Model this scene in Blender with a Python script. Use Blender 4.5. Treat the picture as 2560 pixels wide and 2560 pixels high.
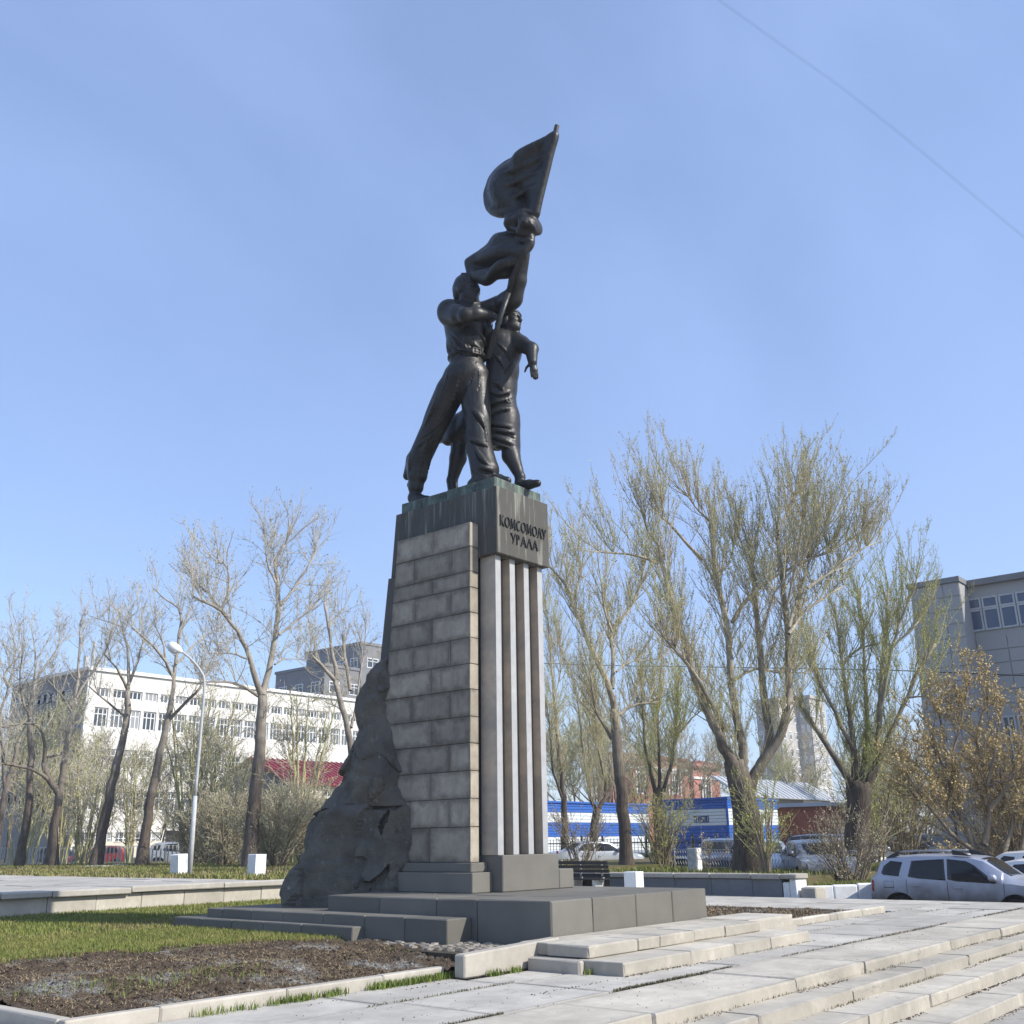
import bpy, bmesh, math, random
import numpy as np
from mathutils import Vector, Matrix

for _o in list(bpy.data.objects): bpy.data.objects.remove(_o, do_unlink=True)
scene = bpy.context.scene
COL = scene.collection
rnd = random.Random(11)

# ---------------------------------------------------------------- camera
F_PX = 2551.3
PITCH, ROLL, YAW = math.radians(17.91), math.radians(-0.849), math.radians(39.9)
CAM = np.array([0.0, 0.0, 1.6])
def _basis():
    f = np.array([math.cos(YAW)*math.cos(PITCH), math.sin(YAW)*math.cos(PITCH), math.sin(PITCH)])
    r = np.array([math.sin(YAW), -math.cos(YAW), 0.0]); u = np.cross(r, f)
    c, s = math.cos(ROLL), math.sin(ROLL)
    return np.array([c*r + s*u, -s*r + c*u, f])
BAS = _basis()
cam_data = bpy.data.cameras.new('camera')
cam = bpy.data.objects.new('camera', cam_data); COL.objects.link(cam)
cam_data.sensor_width = 36; cam_data.lens = 36*F_PX/2560
cam_data.clip_start = 0.1; cam_data.clip_end = 3000
cam.matrix_world = Matrix(((BAS[0][0], BAS[1][0], -BAS[2][0], CAM[0]), (BAS[0][1], BAS[1][1], -BAS[2][1], CAM[1]),
                           (BAS[0][2], BAS[1][2], -BAS[2][2], CAM[2]), (0, 0, 0, 1)))
scene.camera = cam

# ---------------------------------------------------------------- world and sun
SUN_AZ, SUN_EL = math.radians(-70), math.radians(36)      # azimuth counter-clockwise from +X
sun_dir = Vector((math.cos(SUN_AZ)*math.cos(SUN_EL), math.sin(SUN_AZ)*math.cos(SUN_EL), math.sin(SUN_EL)))
world = bpy.data.worlds.new('World'); scene.world = world; world.use_nodes = True
nt = world.node_tree; nt.nodes.clear()
wo = nt.nodes.new('ShaderNodeOutputWorld'); bg = nt.nodes.new('ShaderNodeBackground')
sky = nt.nodes.new('ShaderNodeTexSky'); sky.sky_type = 'NISHITA'; sky.sun_disc = False
sky.sun_elevation = SUN_EL; sky.sun_rotation = math.pi/2 - SUN_AZ
sky.altitude = 200; sky.air_density = 1.0; sky.dust_density = 0.7; sky.ozone_density = 1.6
bg.inputs[1].default_value = 0.15
# thin high cirrus over the blue
tc = nt.nodes.new('ShaderNodeTexCoord'); mp = nt.nodes.new('ShaderNodeMapping')
mp.inputs['Rotation'].default_value = (0.3, 0.2, 0.9); mp.inputs['Scale'].default_value = (1.3, 5.0, 4.0)
nz = nt.nodes.new('ShaderNodeTexNoise'); nz.inputs['Scale'].default_value = 1.4; nz.inputs['Detail'].default_value = 5; nz.inputs['Roughness'].default_value = 0.45
rp = nt.nodes.new('ShaderNodeMapRange'); rp.inputs[1].default_value = 0.3; rp.inputs[2].default_value = 0.75; rp.inputs[3].default_value = 0.36; rp.inputs[4].default_value = 0.60
mx = nt.nodes.new('ShaderNodeMixRGB'); mx.inputs[2].default_value = (2.3, 3.2, 5.6, 1)
nt.links.new(tc.outputs['Generated'], mp.inputs[0]); nt.links.new(mp.outputs[0], nz.inputs['Vector'])
nt.links.new(nz.outputs['Fac'], rp.inputs[0]); nt.links.new(rp.outputs[0], mx.inputs[0])
tint = nt.nodes.new('ShaderNodeMixRGB'); tint.blend_type = 'MULTIPLY'; tint.inputs[0].default_value = 1.0; tint.inputs[2].default_value = (0.98, 1.0, 1.06, 1)
nt.links.new(sky.outputs[0], tint.inputs[1]); nt.links.new(tint.outputs[0], mx.inputs[1])
nt.links.new(mx.outputs[0], bg.inputs[0]); nt.links.new(bg.outputs[0], wo.inputs[0])
sun_data = bpy.data.lights.new('sun', 'SUN'); sun_data.energy = 4.2; sun_data.angle = math.radians(0.55); sun_data.color = (1.0, 0.95, 0.87)
sun = bpy.data.objects.new('sun', sun_data); COL.objects.link(sun)
sun.rotation_euler = (-sun_dir).to_track_quat('-Z', 'Y').to_euler(); sun.location = (20, -30, 40)
vs = scene.view_settings; vs.view_transform = 'Standard'; vs.look = 'None'; vs.exposure = 0.42; vs.gamma = 1.0
scene.render.resolution_x = scene.render.resolution_y = 1024

# ---------------------------------------------------------------- measuring helpers (photo pixel -> point in the place)
def ray(x, y): return BAS.T @ np.array([(x-1280)/F_PX, -(y-1280)/F_PX, 1.0])
def onz(x, y, z): d = ray(x, y); return CAM + d*(z-CAM[2])/d[2]
def onx(x, y, v): d = ray(x, y); return CAM + d*(v-CAM[0])/d[0]
def ony(x, y, v): d = ray(x, y); return CAM + d*(v-CAM[1])/d[1]
def atd(x, y, dist): d = ray(x, y); return CAM + d*dist/math.hypot(d[0], d[1])
def proj(P):
    q = BAS @ (np.asarray(P, float)-CAM); return 1280+F_PX*q[0]/q[2], 1280-F_PX*q[1]/q[2]

# ---------------------------------------------------------------- materials
def srgb(h):
    c = [int(h[i:i+2], 16)/255 for i in (0, 2, 4)]
    return tuple(x/12.92 if x <= .04045 else ((x+.055)/1.055)**2.4 for x in c)+(1,)
class NT:
    def __init__(s, name, rough=.8, spec=.5, metal=0.0):
        s.m = bpy.data.materials.new(name); s.m.use_nodes = True; s.t = s.m.node_tree
        s.b = s.t.nodes['Principled BSDF']; s.b.inputs['Roughness'].default_value = rough
        s.b.inputs['Specular IOR Level'].default_value = spec; s.b.inputs['Metallic'].default_value = metal
        s.geo = None
    def n(s, typ, **kw):
        o = s.t.nodes.new(typ)
        for k, v in kw.items(): setattr(o, k, v)
        return o
    def L(s, a, b): s.t.links.new(a, b)
    def pos(s):
        if s.geo is None: s.geo = s.n('ShaderNodeNewGeometry')
        return s.geo.outputs['Position']
    def noise(s, scale, detail=4, rough=.55, stretch=None, vec=None, dist=0):
        t = s.n('ShaderNodeTexNoise'); t.inputs['Scale'].default_value = scale; t.inputs['Detail'].default_value = detail
        t.inputs['Roughness'].default_value = rough; t.inputs['Distortion'].default_value = dist
        v = vec or s.pos()
        if stretch:
            mp = s.n('ShaderNodeMapping'); mp.inputs['Scale'].default_value = stretch; s.L(v, mp.inputs[0]); v = mp.outputs[0]
        s.L(v, t.inputs['Vector']); return t.outputs['Fac']
    def rng(s, val, a, b, c=0.0, d=1.0):
        r = s.n('ShaderNodeMapRange'); s.L(val, r.inputs[0])
        for i, v in enumerate((a, b, c, d)): r.inputs[i+1].default_value = v
        return r.outputs[0]
    def mix(s, fac, c1, c2, mode='MIX'):
        m = s.n('ShaderNodeMixRGB', blend_type=mode)
        for i, v in ((0, fac), (1, c1), (2, c2)):
            if isinstance(v, (int, float)): m.inputs[i].default_value = v
            elif isinstance(v, tuple): m.inputs[i].default_value = v if len(v) == 4 else v+(1,)
            else: s.L(v, m.inputs[i])
        return m.outputs[0]
    def math(s, op, a, b=0.0):
        m = s.n('ShaderNodeMath', operation=op)
        for i, v in ((0, a), (1, b)):
            if isinstance(v, (int, float)): m.inputs[i].default_value = v
            else: s.L(v, m.inputs[i])
        return m.outputs[0]
    def col(s, c):
        if isinstance(c, tuple): s.b.inputs['Base Color'].default_value = c if len(c) == 4 else c+(1,)
        else: s.L(c, s.b.inputs['Base Color'])
    def bump(s, h, strength=.3, dist=.01):
        b = s.n('ShaderNodeBump'); b.inputs['Strength'].default_value = strength; b.inputs['Distance'].default_value = dist
        s.L(h, b.inputs['Height']); s.L(b.outputs[0], s.b.inputs['Normal'])
    def rnd(s):
        return s.n('ShaderNodeObjectInfo').outputs['Random']
    def gen(s):
        return s.n('ShaderNodeTexCoord').outputs['Generated']
def g(v, t=(1, 1, 1)): return (v*t[0], v*t[1], v*t[2], 1)
M = {}
def plain(name, c, rough=.7, spec=.5, metal=0, var=.25, scale=6, bump=.0, bscale=60):
    k = NT(name, rough, spec, metal); c = c if isinstance(c, tuple) else g(c)
    n = k.rng(k.noise(scale, 5), .3, .7)
    cc = k.mix(n, tuple(x*(1-var) for x in c[:3]), tuple(min(1, x*(1+var*.6)) for x in c[:3]))
    k.col(cc)
    if bump: k.bump(k.noise(bscale, 4), bump, .01)
    M[name] = k.m; return k.m

def concrete(name, base, var=.2, rand=.12, stain=(.16, .145, .12), stain_amt=.5, rough=.85, grime=None):
    k = NT(name, rough, .12)
    n1 = k.rng(k.noise(1.3, 6, .6), .35, .68); n2 = k.rng(k.noise(9, 5, .6), .3, .7); n3 = k.noise(120, 3)
    c = k.mix(n2, tuple(x*(1-var*.5) for x in base), tuple(x*(1+var*.4) for x in base))
    c = k.mix(k.math('MULTIPLY', n1, stain_amt), c, stain, 'MIX') if stain_amt else c
    rr = k.rng(k.rnd(), 0, 1, 1-rand, 1+rand)
    cr = k.n('ShaderNodeCombineColor'); [k.L(rr, cr.inputs[i]) for i in range(3)]
    c = k.mix(1.0, c, cr.outputs[0], 'MULTIPLY')
    if grime:
        sep = k.n('ShaderNodeSeparateXYZ'); k.L(k.gen(), sep.inputs[0])
        def ed(o, w): return k.math('MINIMUM', k.math('DIVIDE', o, w), k.math('DIVIDE', k.math('SUBTRACT', 1.0, o), w))
        e = k.math('MINIMUM', ed(sep.outputs[0], grime[0]), ed(sep.outputs[1], grime[1])); e = k.math('ADD', e, k.rng(k.noise(3.5, 6, .7), .3, .7, -.7, .7))
        c = k.mix(k.rng(e, .1, 1.0, .42, 0.0), c, tuple(x*.6 for x in stain))
        dk = k.rng(k.noise(.55, 7, .72), .56, .72); c = k.mix(k.math('MULTIPLY', dk, .32), c, tuple(x*.66 for x in stain))
        vo = k.n('ShaderNodeTexVoronoi', feature='DISTANCE_TO_EDGE'); vo.inputs['Scale'].default_value = .55; wv = k.n('ShaderNodeVectorMath', operation='ADD'); nn_ = k.n('ShaderNodeTexNoise'); nn_.inputs['Scale'].default_value = 2.5; k.L(k.pos(), nn_.inputs['Vector']); k.L(k.pos(), wv.inputs[0]); k.L(nn_.outputs['Color'], wv.inputs[1]); k.L(wv.outputs[0], vo.inputs['Vector'])
        ck = k.math('MULTIPLY', k.rng(vo.outputs['Distance'], .0, .006, 1, 0), k.rng(k.noise(.4, 2), .5, .56)); c = k.mix(k.math('MULTIPLY', ck, .6), c, tuple(x*.4 for x in stain))
    sp = k.rng(n3, .62, .75); c = k.mix(k.math('MULTIPLY', sp, .25), c, tuple(x*.45 for x in base))
    k.col(c); k.bump(k.math('ADD', k.noise(70, 4), k.math('MULTIPLY', k.noise(14, 3), .7)), .35, .006)
    M[name] = k.m
concrete('slab', (.50, .47, .41), stain=(.31, .29, .255), stain_amt=.75, rand=.13, grime=(.035, .06))
concrete('step_stone', (.535, .49, .405), stain=(.32, .295, .25), stain_amt=.75, rand=.14, grime=(.02, .10))
concrete('kerb_stone', (.44, .405, .345), stain=(.32, .29, .24))
concrete('cap_stone', (.50, .465, .40), stain=(.37, .34, .29), grime=(.03, .1))
concrete('wall_panel', (.48, .44, .365), stain=(.34, .31, .25), stain_amt=.7)
concrete('planter_panel', (.18, .19, .2), stain=(.13, .13, .13))
concrete('cobble', (.25, .225, .185), rand=.35, stain=(.14, .12, .1))
concrete('asphalt', (.10, .10, .10), stain=(.075, .072, .068))
blade('joint_moss', (.09, .085, .045, 1), (.15, .13, .07, 1)) if False else None
plain('joint_dirt', (.075, .064, .046), .95, .2, var=.5, scale=14)

# dark granite with fine grain
def granite(name, base, rough=.6, streak=0):
    k = NT(name, rough, .12)
    n = k.rng(k.noise(240, 2), .35, .68); n1 = k.rng(k.noise(2.2, 5), .3, .7)
    c = k.mix(n, tuple(x*.72 for x in base), tuple(x*1.3 for x in base))
    c = k.mix(k.math('MULTIPLY', n1, .35), c, tuple(x*1.45 for x in base))
    if streak:
        st = k.noise(1.0, 5, .6, (9, 9, .55)); f = k.math('MULTIPLY', k.rng(st, .54, .72), streak)
        c = k.mix(f, c, (.33, .33, .28, 1))
        st2 = k.noise(1.0, 4, .6, (3.2, 3.2, .35)); c = k.mix(k.math('MULTIPLY', k.rng(st2, .55, .8), .35*streak), c, (.12, .16, .14, 1))
    rr = k.rng(k.rnd(), 0, 1, .88, 1.14); cr = k.n('ShaderNodeCombineColor'); [k.L(rr, cr.inputs[i]) for i in range(3)]
    c = k.mix(1.0, c, cr.outputs[0], 'MULTIPLY')
    k.col(c); k.bump(k.noise(160, 3), .25, .004); M[name] = k.m
granite('granite', (.115, .108, .096), .7); granite('granite_header', (.085, .08, .07), .65, streak=1.0)
granite('granite_base', (.145, .137, .118), .75)

# sandstone-like bricks: grime gathered along their edges
def brick_mat():
    k = NT('sand_brick', .85, .3)
    n1 = k.rng(k.noise(2.6, 6, .62), .3, .72); n2 = k.rng(k.noise(14, 5), .3, .7)
    c = k.mix(n1, (.26, .225, .175, 1), (.42, .37, .295, 1)); c = k.mix(k.math('MULTIPLY', n2, .25), c, (.22, .20, .165, 1))
    sep = k.n('ShaderNodeSeparateXYZ'); k.L(k.gen(), sep.inputs[0])
    def edge(o, w):
        return k.math('MINIMUM', k.math('DIVIDE', o, w), k.math('DIVIDE', k.math('SUBTRACT', 1.0, o), w))
    nsep = k.n('ShaderNodeSeparateXYZ'); k.pos(); k.L(k.geo.outputs['Normal'], nsep.inputs[0]); endf = k.math('GREATER_THAN', k.math('ABSOLUTE', nsep.outputs[1]), .7)
    e = k.math('MINIMUM', k.math('ADD', edge(sep.outputs[1], .16), k.math('MULTIPLY', endf, 9.0)), edge(sep.outputs[2], .26)); e = k.math('ADD', e, k.math('MULTIPLY', endf, .55))
    e = k.math('ADD', e, k.rng(k.noise(5.0, 5, .7), .3, .7, -.55, .55))
    gr = k.rng(e, 0.0, 1.0, .72, 0.0)
    st = k.math('MULTIPLY', k.rng(k.noise(1.0, 5, .6, (7, 7, .7)), .52, .75, 0, .5), k.math('SUBTRACT', 1.0, k.math('MULTIPLY', endf, .8)))
    gr = k.math('MAXIMUM', gr, st)
    c = k.mix(gr, c, (.115, .098, .075, 1))
    rr = k.rng(k.rnd(), 0, 1, .78, 1.16); cr = k.n('ShaderNodeCombineColor'); [k.L(rr, cr.inputs[i]) for i in range(3)]
    c = k.mix(1.0, c, cr.outputs[0], 'MULTIPLY')
    k.col(c); k.bump(k.math('ADD', k.noise(60, 5), k.noise(12, 4)), .45, .008); M['sand_brick'] = k.m
brick_mat()
plain('mortar', (.055, .05, .042), .95, .2, var=.4, scale=20)
plain('fin_stone', (.36, .36, .35), .5, .45, var=.12, scale=5)
def fin_side():
    k = NT('fin_channel', .55, .4)
    w = k.rng(k.noise(1.0, 3, .5, (.3, .3, 1.9)), .35, .68)
    c = k.mix(w, (.40, .35, .29, 1), (.62, .51, .38, 1)); c = k.mix(k.math('MULTIPLY', k.rng(k.noise(7, 5), .3, .7), .3), c, (.16, .15, .14, 1))
    k.col(c); M['fin_channel'] = k.m
fin_side()
# bronze
def bronze(name, base, green, amt, rough=.42):
    k = NT(name, rough, .45, .3)
    n = k.rng(k.noise(3.5, 6, .6), .42, .75); n2 = k.rng(k.noise(22, 4), .3, .7)
    c = k.mix(n2, tuple(x*.7 for x in base), tuple(x*1.35 for x in base))
    st = k.rng(k.noise(1.0, 5, .62, (6, 6, .9)), .5, .74)
    gg = k.math('MULTIPLY', k.math('MAXIMUM', k.math('MULTIPLY', n, .6), st), amt)
    c = k.mix(gg, c, green)
    k.col(c); k.L(k.rng(n2, 0, 1, rough-.08, rough+.16), k.b.inputs['Roughness'])
    k.bump(k.math('ADD', k.noise(5, 5, .55), k.math('MULTIPLY', k.noise(40, 3), .12)), .3, .035); M[name] = k.m
bronze('bronze', (.026, .023, .022), (.068, .082, .072, 1), .55, .40)
bronze('bronze_green', (.06, .07, .06), (.22, .31, .25, 1), 1.0, .65)
bronze('letter_bronze', (.03, .03, .028), (.07, .09, .08, 1), .3)
# boulder
def rock():
    k = NT('rock', .85, .1)
    n = k.rng(k.noise(1.7, 7, .65), .3, .7); n2 = k.rng(k.noise(60, 3), .3, .7); n3 = k.rng(k.noise(5, 7, .7), .62, .74)
    c = k.mix(n, (.075, .07, .06, 1), (.175, .16, .13, 1)); c = k.mix(k.math('MULTIPLY', n2, .3), c, (.17, .165, .15, 1))
    c = k.mix(k.math('MULTIPLY', k.rng(k.noise(1.1, 4), .5, .72), .6), c, (.14, .12, .09, 1))
    c = k.mix(k.math('MULTIPLY', n3, .8), c, (.36, .34, .30, 1))
    k.col(c); k.bump(k.math('ADD', k.noise(2.2, 8, .6), k.math('MULTIPLY', k.noise(30, 4), .18)), .8, .16); M['rock'] = k.m
rock()
# soil, grass, bark ...
def soil():
    k = NT('soil', .97, .15)
    n = k.rng(k.noise(6, 8, .7), .3, .7); n2 = k.rng(k.noise(1.1, 5, .6), .54, .66); n3 = k.rng(k.noise(45, 4), .3, .7)
    c = k.mix(n, (.05, .035, .023, 1), (.155, .115, .08, 1)); c = k.mix(k.math('MULTIPLY', n3, .4), c, (.16, .13, .10, 1))
    c = k.mix(k.math('MULTIPLY', n2, k.rng(k.noise(26, 4), .35, .6)), c, (.40, .40, .37, 1))
    k.col(c); k.bump(k.math('ADD', k.noise(18, 8, .7), k.noise(60, 4)), .9, .04); M['soil'] = k.m
soil()
def lawn():
    k = NT('lawn_soil', .95, .2)
    n = k.rng(k.noise(1.6, 6, .6), .3, .7); n2 = k.rng(k.noise(16, 5, .6), .3, .7)
    c = k.mix(n, (.075, .095, .025, 1), (.13, .115, .05, 1)); c = k.mix(k.math('MULTIPLY', n2, .5), c, (.055, .075, .02, 1))
    k.col(c); k.bump(k.noise(60, 5), .8, .03); M['lawn_soil'] = k.m
lawn()
def park_lawn():
    k = NT('park_lawn', .95, .2)
    n = k.rng(k.noise(.35, 6, .65), .35, .65); n2 = k.rng(k.noise(5, 6, .6), .3, .7)
    c = k.mix(n, (.085, .10, .028, 1), (.17, .135, .075, 1)); c = k.mix(k.math('MULTIPLY', n2, .6), c, (.11, .085, .045, 1))
    k.col(c); k.bump(k.noise(20, 5), .8, .04); M['park_lawn'] = k.m
park_lawn()
def blade(name, a, b, trans=.3):
    k = NT(name, .6, .3); k.col(k.mix(k.rng(k.noise(1.5, 5, .8), .35, .65), a, b))
    k.b.inputs['Transmission Weight'].default_value = 0
    M[name] = k.m
blade('grass', (.12, .165, .025, 1), (.26, .24, .075, 1)); blade('dry_grass', (.36, .27, .15, 1), (.22, .16, .09, 1))
blade('weed', (.10, .16, .02, 1), (.18, .21, .05, 1)); blade('joint_moss', (.085, .08, .04, 1), (.15, .13, .07, 1))
def bark(name, low, high, z0, z1):
    k = NT(name, .9, .2)
    sep = k.n('ShaderNodeSeparateXYZ'); k.L(k.pos(), sep.inputs[0])
    zz = k.math('ADD', sep.outputs[2], k.rng(k.noise(.8, 4), .3, .7, -1.5, 1.5)); f = k.rng(zz, z0, z1)
    n = k.rng(k.noise(1.0, 6, .65, (14, 14, 2.2)), .35, .65)
    cl = k.mix(n, tuple(x*.55 for x in low), tuple(x*1.3 for x in low)); ch = k.mix(k.rng(k.noise(3, 5), .35, .65), tuple(x*.7 for x in high), tuple(x*1.15 for x in high))
    k.col(k.mix(f, cl, ch)); k.bump(k.noise(1.0, 5, .65, (20, 20, 3)), .9, .05); M[name] = k.m
bark('bark', (.095, .076, .06), (.44, .39, .30), 3.5, 9.0)
bark('bark_grey', (.135, .108, .085), (.37, .33, .27), 3.5, 10.5)
def _tw():
    k = NT('twig', .85, .2); k.col(k.mix(k.rng(k.noise(.45, 4, .6), .35, .65), (.40, .33, .23, 1), (.44, .42, .27, 1))); M['twig'] = k.m
_tw()
def _tw():
    k = NT('twig_olive', .85, .2); k.col(k.mix(k.rng(k.noise(.45, 4, .6), .35, .65), (.40, .35, .19, 1), (.40, .41, .20, 1))); M['twig_olive'] = k.m
_tw()
def _tw():
    k = NT('twig_grey', .85, .2); k.col(k.mix(k.rng(k.noise(.45, 4, .6), .35, .65), (.42, .37, .30, 1), (.50, .47, .39, 1))); M['twig_grey'] = k.m
_tw()
plain('stem_brown', (.25, .20, .14), .85, .2, var=.35, scale=2)
blade('bud', (.42, .41, .12, 1), (.52, .47, .19, 1)); blade('bud_green', (.38, .42, .06, 1), (.52, .48, .11, 1))
blade('bud_grey', (.42, .40, .25, 1), (.48, .44, .29, 1)); blade('catkin', (.62, .47, .21, 1), (.48, .37, .15, 1))
# painted and built surfaces
plain('white_paint', (.78, .78, .76), .6, .4, var=.08, scale=3)
plain('white_wash', (.80, .80, .78), .9, .2, var=.10, scale=6, bump=.3)
plain('lamp_grey', (.46, .47, .46), .6, .4, 0, var=.12)
plain('bench_wood', (.022, .018, .016), .55, .4, var=.4, scale=10)
plain('iron', (.018, .018, .02), .5, .5, var=.3)
plain('fence_pale', (.52, .51, .47), .7, .3, var=.2)
plain('fence_wire', (.40, .40, .38), .55, .4, .2, var=.2)
plain('post_concrete', (.46, .46, .43), .9, .2, var=.35, scale=7)
plain('white_wall', (.68, .66, .61), .85, .2, var=.08, scale=.6)
plain('white_trim', (.78, .78, .76), .7, .3, var=.06)
plain('cream_wall', (.68, .62, .52), .85, .2, var=.12, scale=.8)
plain('grey_and_shade_wall', (.30, .285, .27), .9, .2, var=.15, scale=.8)  # grey shed walls; also walls with shade put into their colour
plain('pink_wall', (.44, .20, .165), .85, .2, var=.14, scale=.9)
plain('brick_red', (.36, .11, .06), .85, .2, var=.25, scale=2)
plain('red_roof', (.26, .035, .045), .45, .5, var=.15, scale=1)
plain('grey_roof', (.42, .44, .46), .5, .5, var=.12, scale=.8)
plain('panel_grey', (.36, .355, .34), .75, .3, var=.07, scale=.25)
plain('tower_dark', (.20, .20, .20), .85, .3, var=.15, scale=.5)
plain('tower_beige', (.46, .44, .40), .85, .3, var=.12, scale=.5)
plain('kiosk_blue', (.035, .13, .47), .5, .4, var=.1); plain('kiosk_white', (.70, .74, .76), .5, .4, var=.06)
plain('letter_blue', (.03, .05, .18), .5, .4, var=.05)
plain('rust', (.30, .12, .07), .8, .3, var=.3, scale=4)
def glass(name, c, rough=.08):
    k = NT(name, rough, .45); k.col(c); M[name] = k.m
glass('window_glass', (.045, .055, .065, 1), .12); glass('window_pale', (.30, .31, .31, 1), .3); glass('window_mid', (.12, .135, .145, 1), .2); glass('window_blue', (.06, .09, .15, 1), .1); glass('car_glass', (.012, .014, .016, 1), .06)
def carpaint(name, c, metal=.0, rough=.3, dirt=.0):
    k = NT(name, rough, .5, metal)
    if dirt:
        sep = k.n('ShaderNodeSeparateXYZ'); k.L(k.pos(), sep.inputs[0])
        zz = k.math('ADD', sep.outputs[2], k.rng(k.noise(2.2, 5), .3, .7, -.14, .14)); f = k.rng(zz, -.1, .5, dirt, 0)
        cc = k.mix(f, c, (.13, .11, .088, 1)); k.col(cc); k.L(k.rng(f, 0, 1, rough, .85), k.b.inputs['Roughness'])
        k.L(k.rng(f, 0, 1, metal, 0), k.b.inputs['Metallic'])
    else: k.col(c)
    k.b.inputs['Coat Weight'].default_value = .5 if not dirt else .25; k.b.inputs['Coat Roughness'].default_value = .08
    M[name] = k.m
carpaint('paint_silver', (.38, .40, .46, 1), .35, .34, .95); carpaint('paint_white', (.74, .74, .73, 1)); carpaint('paint_navy', (.02, .022, .035, 1))
carpaint('paint_grey', (.20, .21, .22, 1), .4); carpaint('paint_red', (.25, .02, .025, 1)); carpaint('paint_pale', (.50, .52, .54, 1), .4)
carpaint('paint_black', (.012, .012, .013, 1))
plain('rubber', (.016, .016, .016), .85, .3, var=.3); plain('rim_metal', (.35, .35, .36), .4, .5, .7, var=.1)
plain('black_plastic', (.018, .018, .019), .55, .4, var=.2)
glass('tail_red', (.22, .012, .012, 1), .2); glass('head_glass', (.55, .58, .60, 1), .15)

# ---------------------------------------------------------------- object helpers
def link(o, parent=None):
    COL.objects.link(o)
    if parent is not None:
        o.parent = parent
        if parent.name in WROOT: o.matrix_parent_inverse = Matrix.Translation(-Vector(WROOT[parent.name]))
    return o
WROOT = {}          # empties whose parts are modelled in place (world coordinates)
def tag(o, label=None, cat=None, group=None, kind=None):
    if label: o['label'] = label
    if cat: o['category'] = cat
    if group: o['group'] = group
    if kind: o['kind'] = kind
    return o
def empty(name, loc=(0, 0, 0), rz=0.0, label=None, cat=None, group=None, world=True):
    o = bpy.data.objects.new(name, None); o.empty_display_size = .2; link(o)
    o.location = loc; o.rotation_euler = (0, 0, rz)
    if world: WROOT[o.name] = tuple(map(float, loc))
    return tag(o, label, cat, group)
class MB:
    """collects simple shapes, then links them as ONE mesh object"""
    def __init__(s): s.v = []; s.f = []
    def add(s, vs, fs):
        n = len(s.v); s.v += [tuple(map(float, p)) for p in vs]; s.f += [tuple(i+n for i in f) for f in fs]; return s
    def box(s, x0, x1, y0, y1, z0, z1):
        return s.add([(x0,y0,z0),(x1,y0,z0),(x1,y1,z0),(x0,y1,z0),(x0,y0,z1),(x1,y0,z1),(x1,y1,z1),(x0,y1,z1)],
                     [(0,3,2,1),(4,5,6,7),(0,1,5,4),(1,2,6,5),(2,3,7,6),(3,0,4,7)])
    def cbox(s, x0, x1, y0, y1, z0, z1, c=.012, j=0.0):
        lo, hi = (x0,y0,z0), (x1,y1,z1); idx = {}; vs = []
        cc = min(c, .45*(x1-x0), .45*(y1-y0), .45*(z1-z0))
        for sx in (0,1):
            for sy in (0,1):
                for sz in (0,1):
                    sg = (sx,sy,sz)
                    for a in range(3):
                        p = []
                        for b in range(3):
                            e = (lo, hi)[sg[b]][b]; q = 0 if a == b else cc*(1+ (rnd.uniform(-j, j) if j else 0))
                            p.append(e + (q if sg[b] == 0 else -q))
                        idx[sg, a] = len(vs); vs.append(p)
        fs = []
        for a in range(3):
            b, c2 = (a+1) % 3, (a+2) % 3
            for sa in (0,1):
                ring = []
                for sb, sc in ((0,0),(1,0),(1,1),(0,1)):
                    sg = [0,0,0]; sg[a], sg[b], sg[c2] = sa, sb, sc; ring.append(idx[tuple(sg), a])
                fs.append(ring if sa else ring[::-1])
        for a in range(3):   # edges along axis a
            b, c2 = (a+1) % 3, (a+2) % 3
            for sb in (0,1):
                for sc in (0,1):
                    s0 = [0,0,0]; s1 = [0,0,0]; s0[b] = s1[b] = sb; s0[c2] = s1[c2] = sc; s1[a] = 1
                    q = [idx[tuple(s0), b], idx[tuple(s1), b], idx[tuple(s1), c2], idx[tuple(s0), c2]]
                    fs.append(q if sb != sc else q[::-1])
        for sx in (0,1):
            for sy in (0,1):
                for sz in (0,1):
                    t = [idx[(sx,sy,sz), a] for a in range(3)]
                    fs.append(t if (sx+sy+sz) % 2 else t[::-1])
        return s.add(vs, fs)
    def prism(s, pts, axis, a, b):
        """polygon pts in the plane normal to axis, from a to b; pts order (next axis, next-next axis)"""
        n = len(pts)
        def p(q, t):
            r = [0,0,0]; r[axis] = t; r[(axis+1) % 3], r[(axis+2) % 3] = q; return r
        return s.add([p(q, a) for q in pts]+[p(q, b) for q in pts],
                     [tuple(range(n))[::-1], tuple(range(n, 2*n))]+[(i, (i+1) % n, n+(i+1) % n, n+i) for i in range(n)])
    def tube(s, pts, r, sides=8, cap=True):
        pts = [Vector(p) for p in pts]; rs = r if isinstance(r, (list, tuple)) else [r]*len(pts); n0 = len(s.v); ring = []
        ref = Vector((0,0,1)) if abs((pts[-1]-pts[0]).normalized().z) < .9 else Vector((1,0,0))
        for i, p in enumerate(pts):
            t = (pts[min(i+1, len(pts)-1)]-pts[max(i-1, 0)]).normalized(); u = t.cross(ref).normalized(); w = t.cross(u)
            ring.append([p+(u*math.cos(2*math.pi*k/sides)+w*math.sin(2*math.pi*k/sides))*rs[i] for k in range(sides)])
        vs = [q for R_ in ring for q in R_]; fs = []
        for i in range(len(pts)-1):
            for k in range(sides):
                k2 = (k+1) % sides; fs.append((i*sides+k, i*sides+k2, (i+1)*sides+k2, (i+1)*sides+k))
        if cap: fs += [tuple(range(sides))[::-1], tuple((len(pts)-1)*sides+k for k in range(sides))]
        return s.add(vs, fs)
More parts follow.
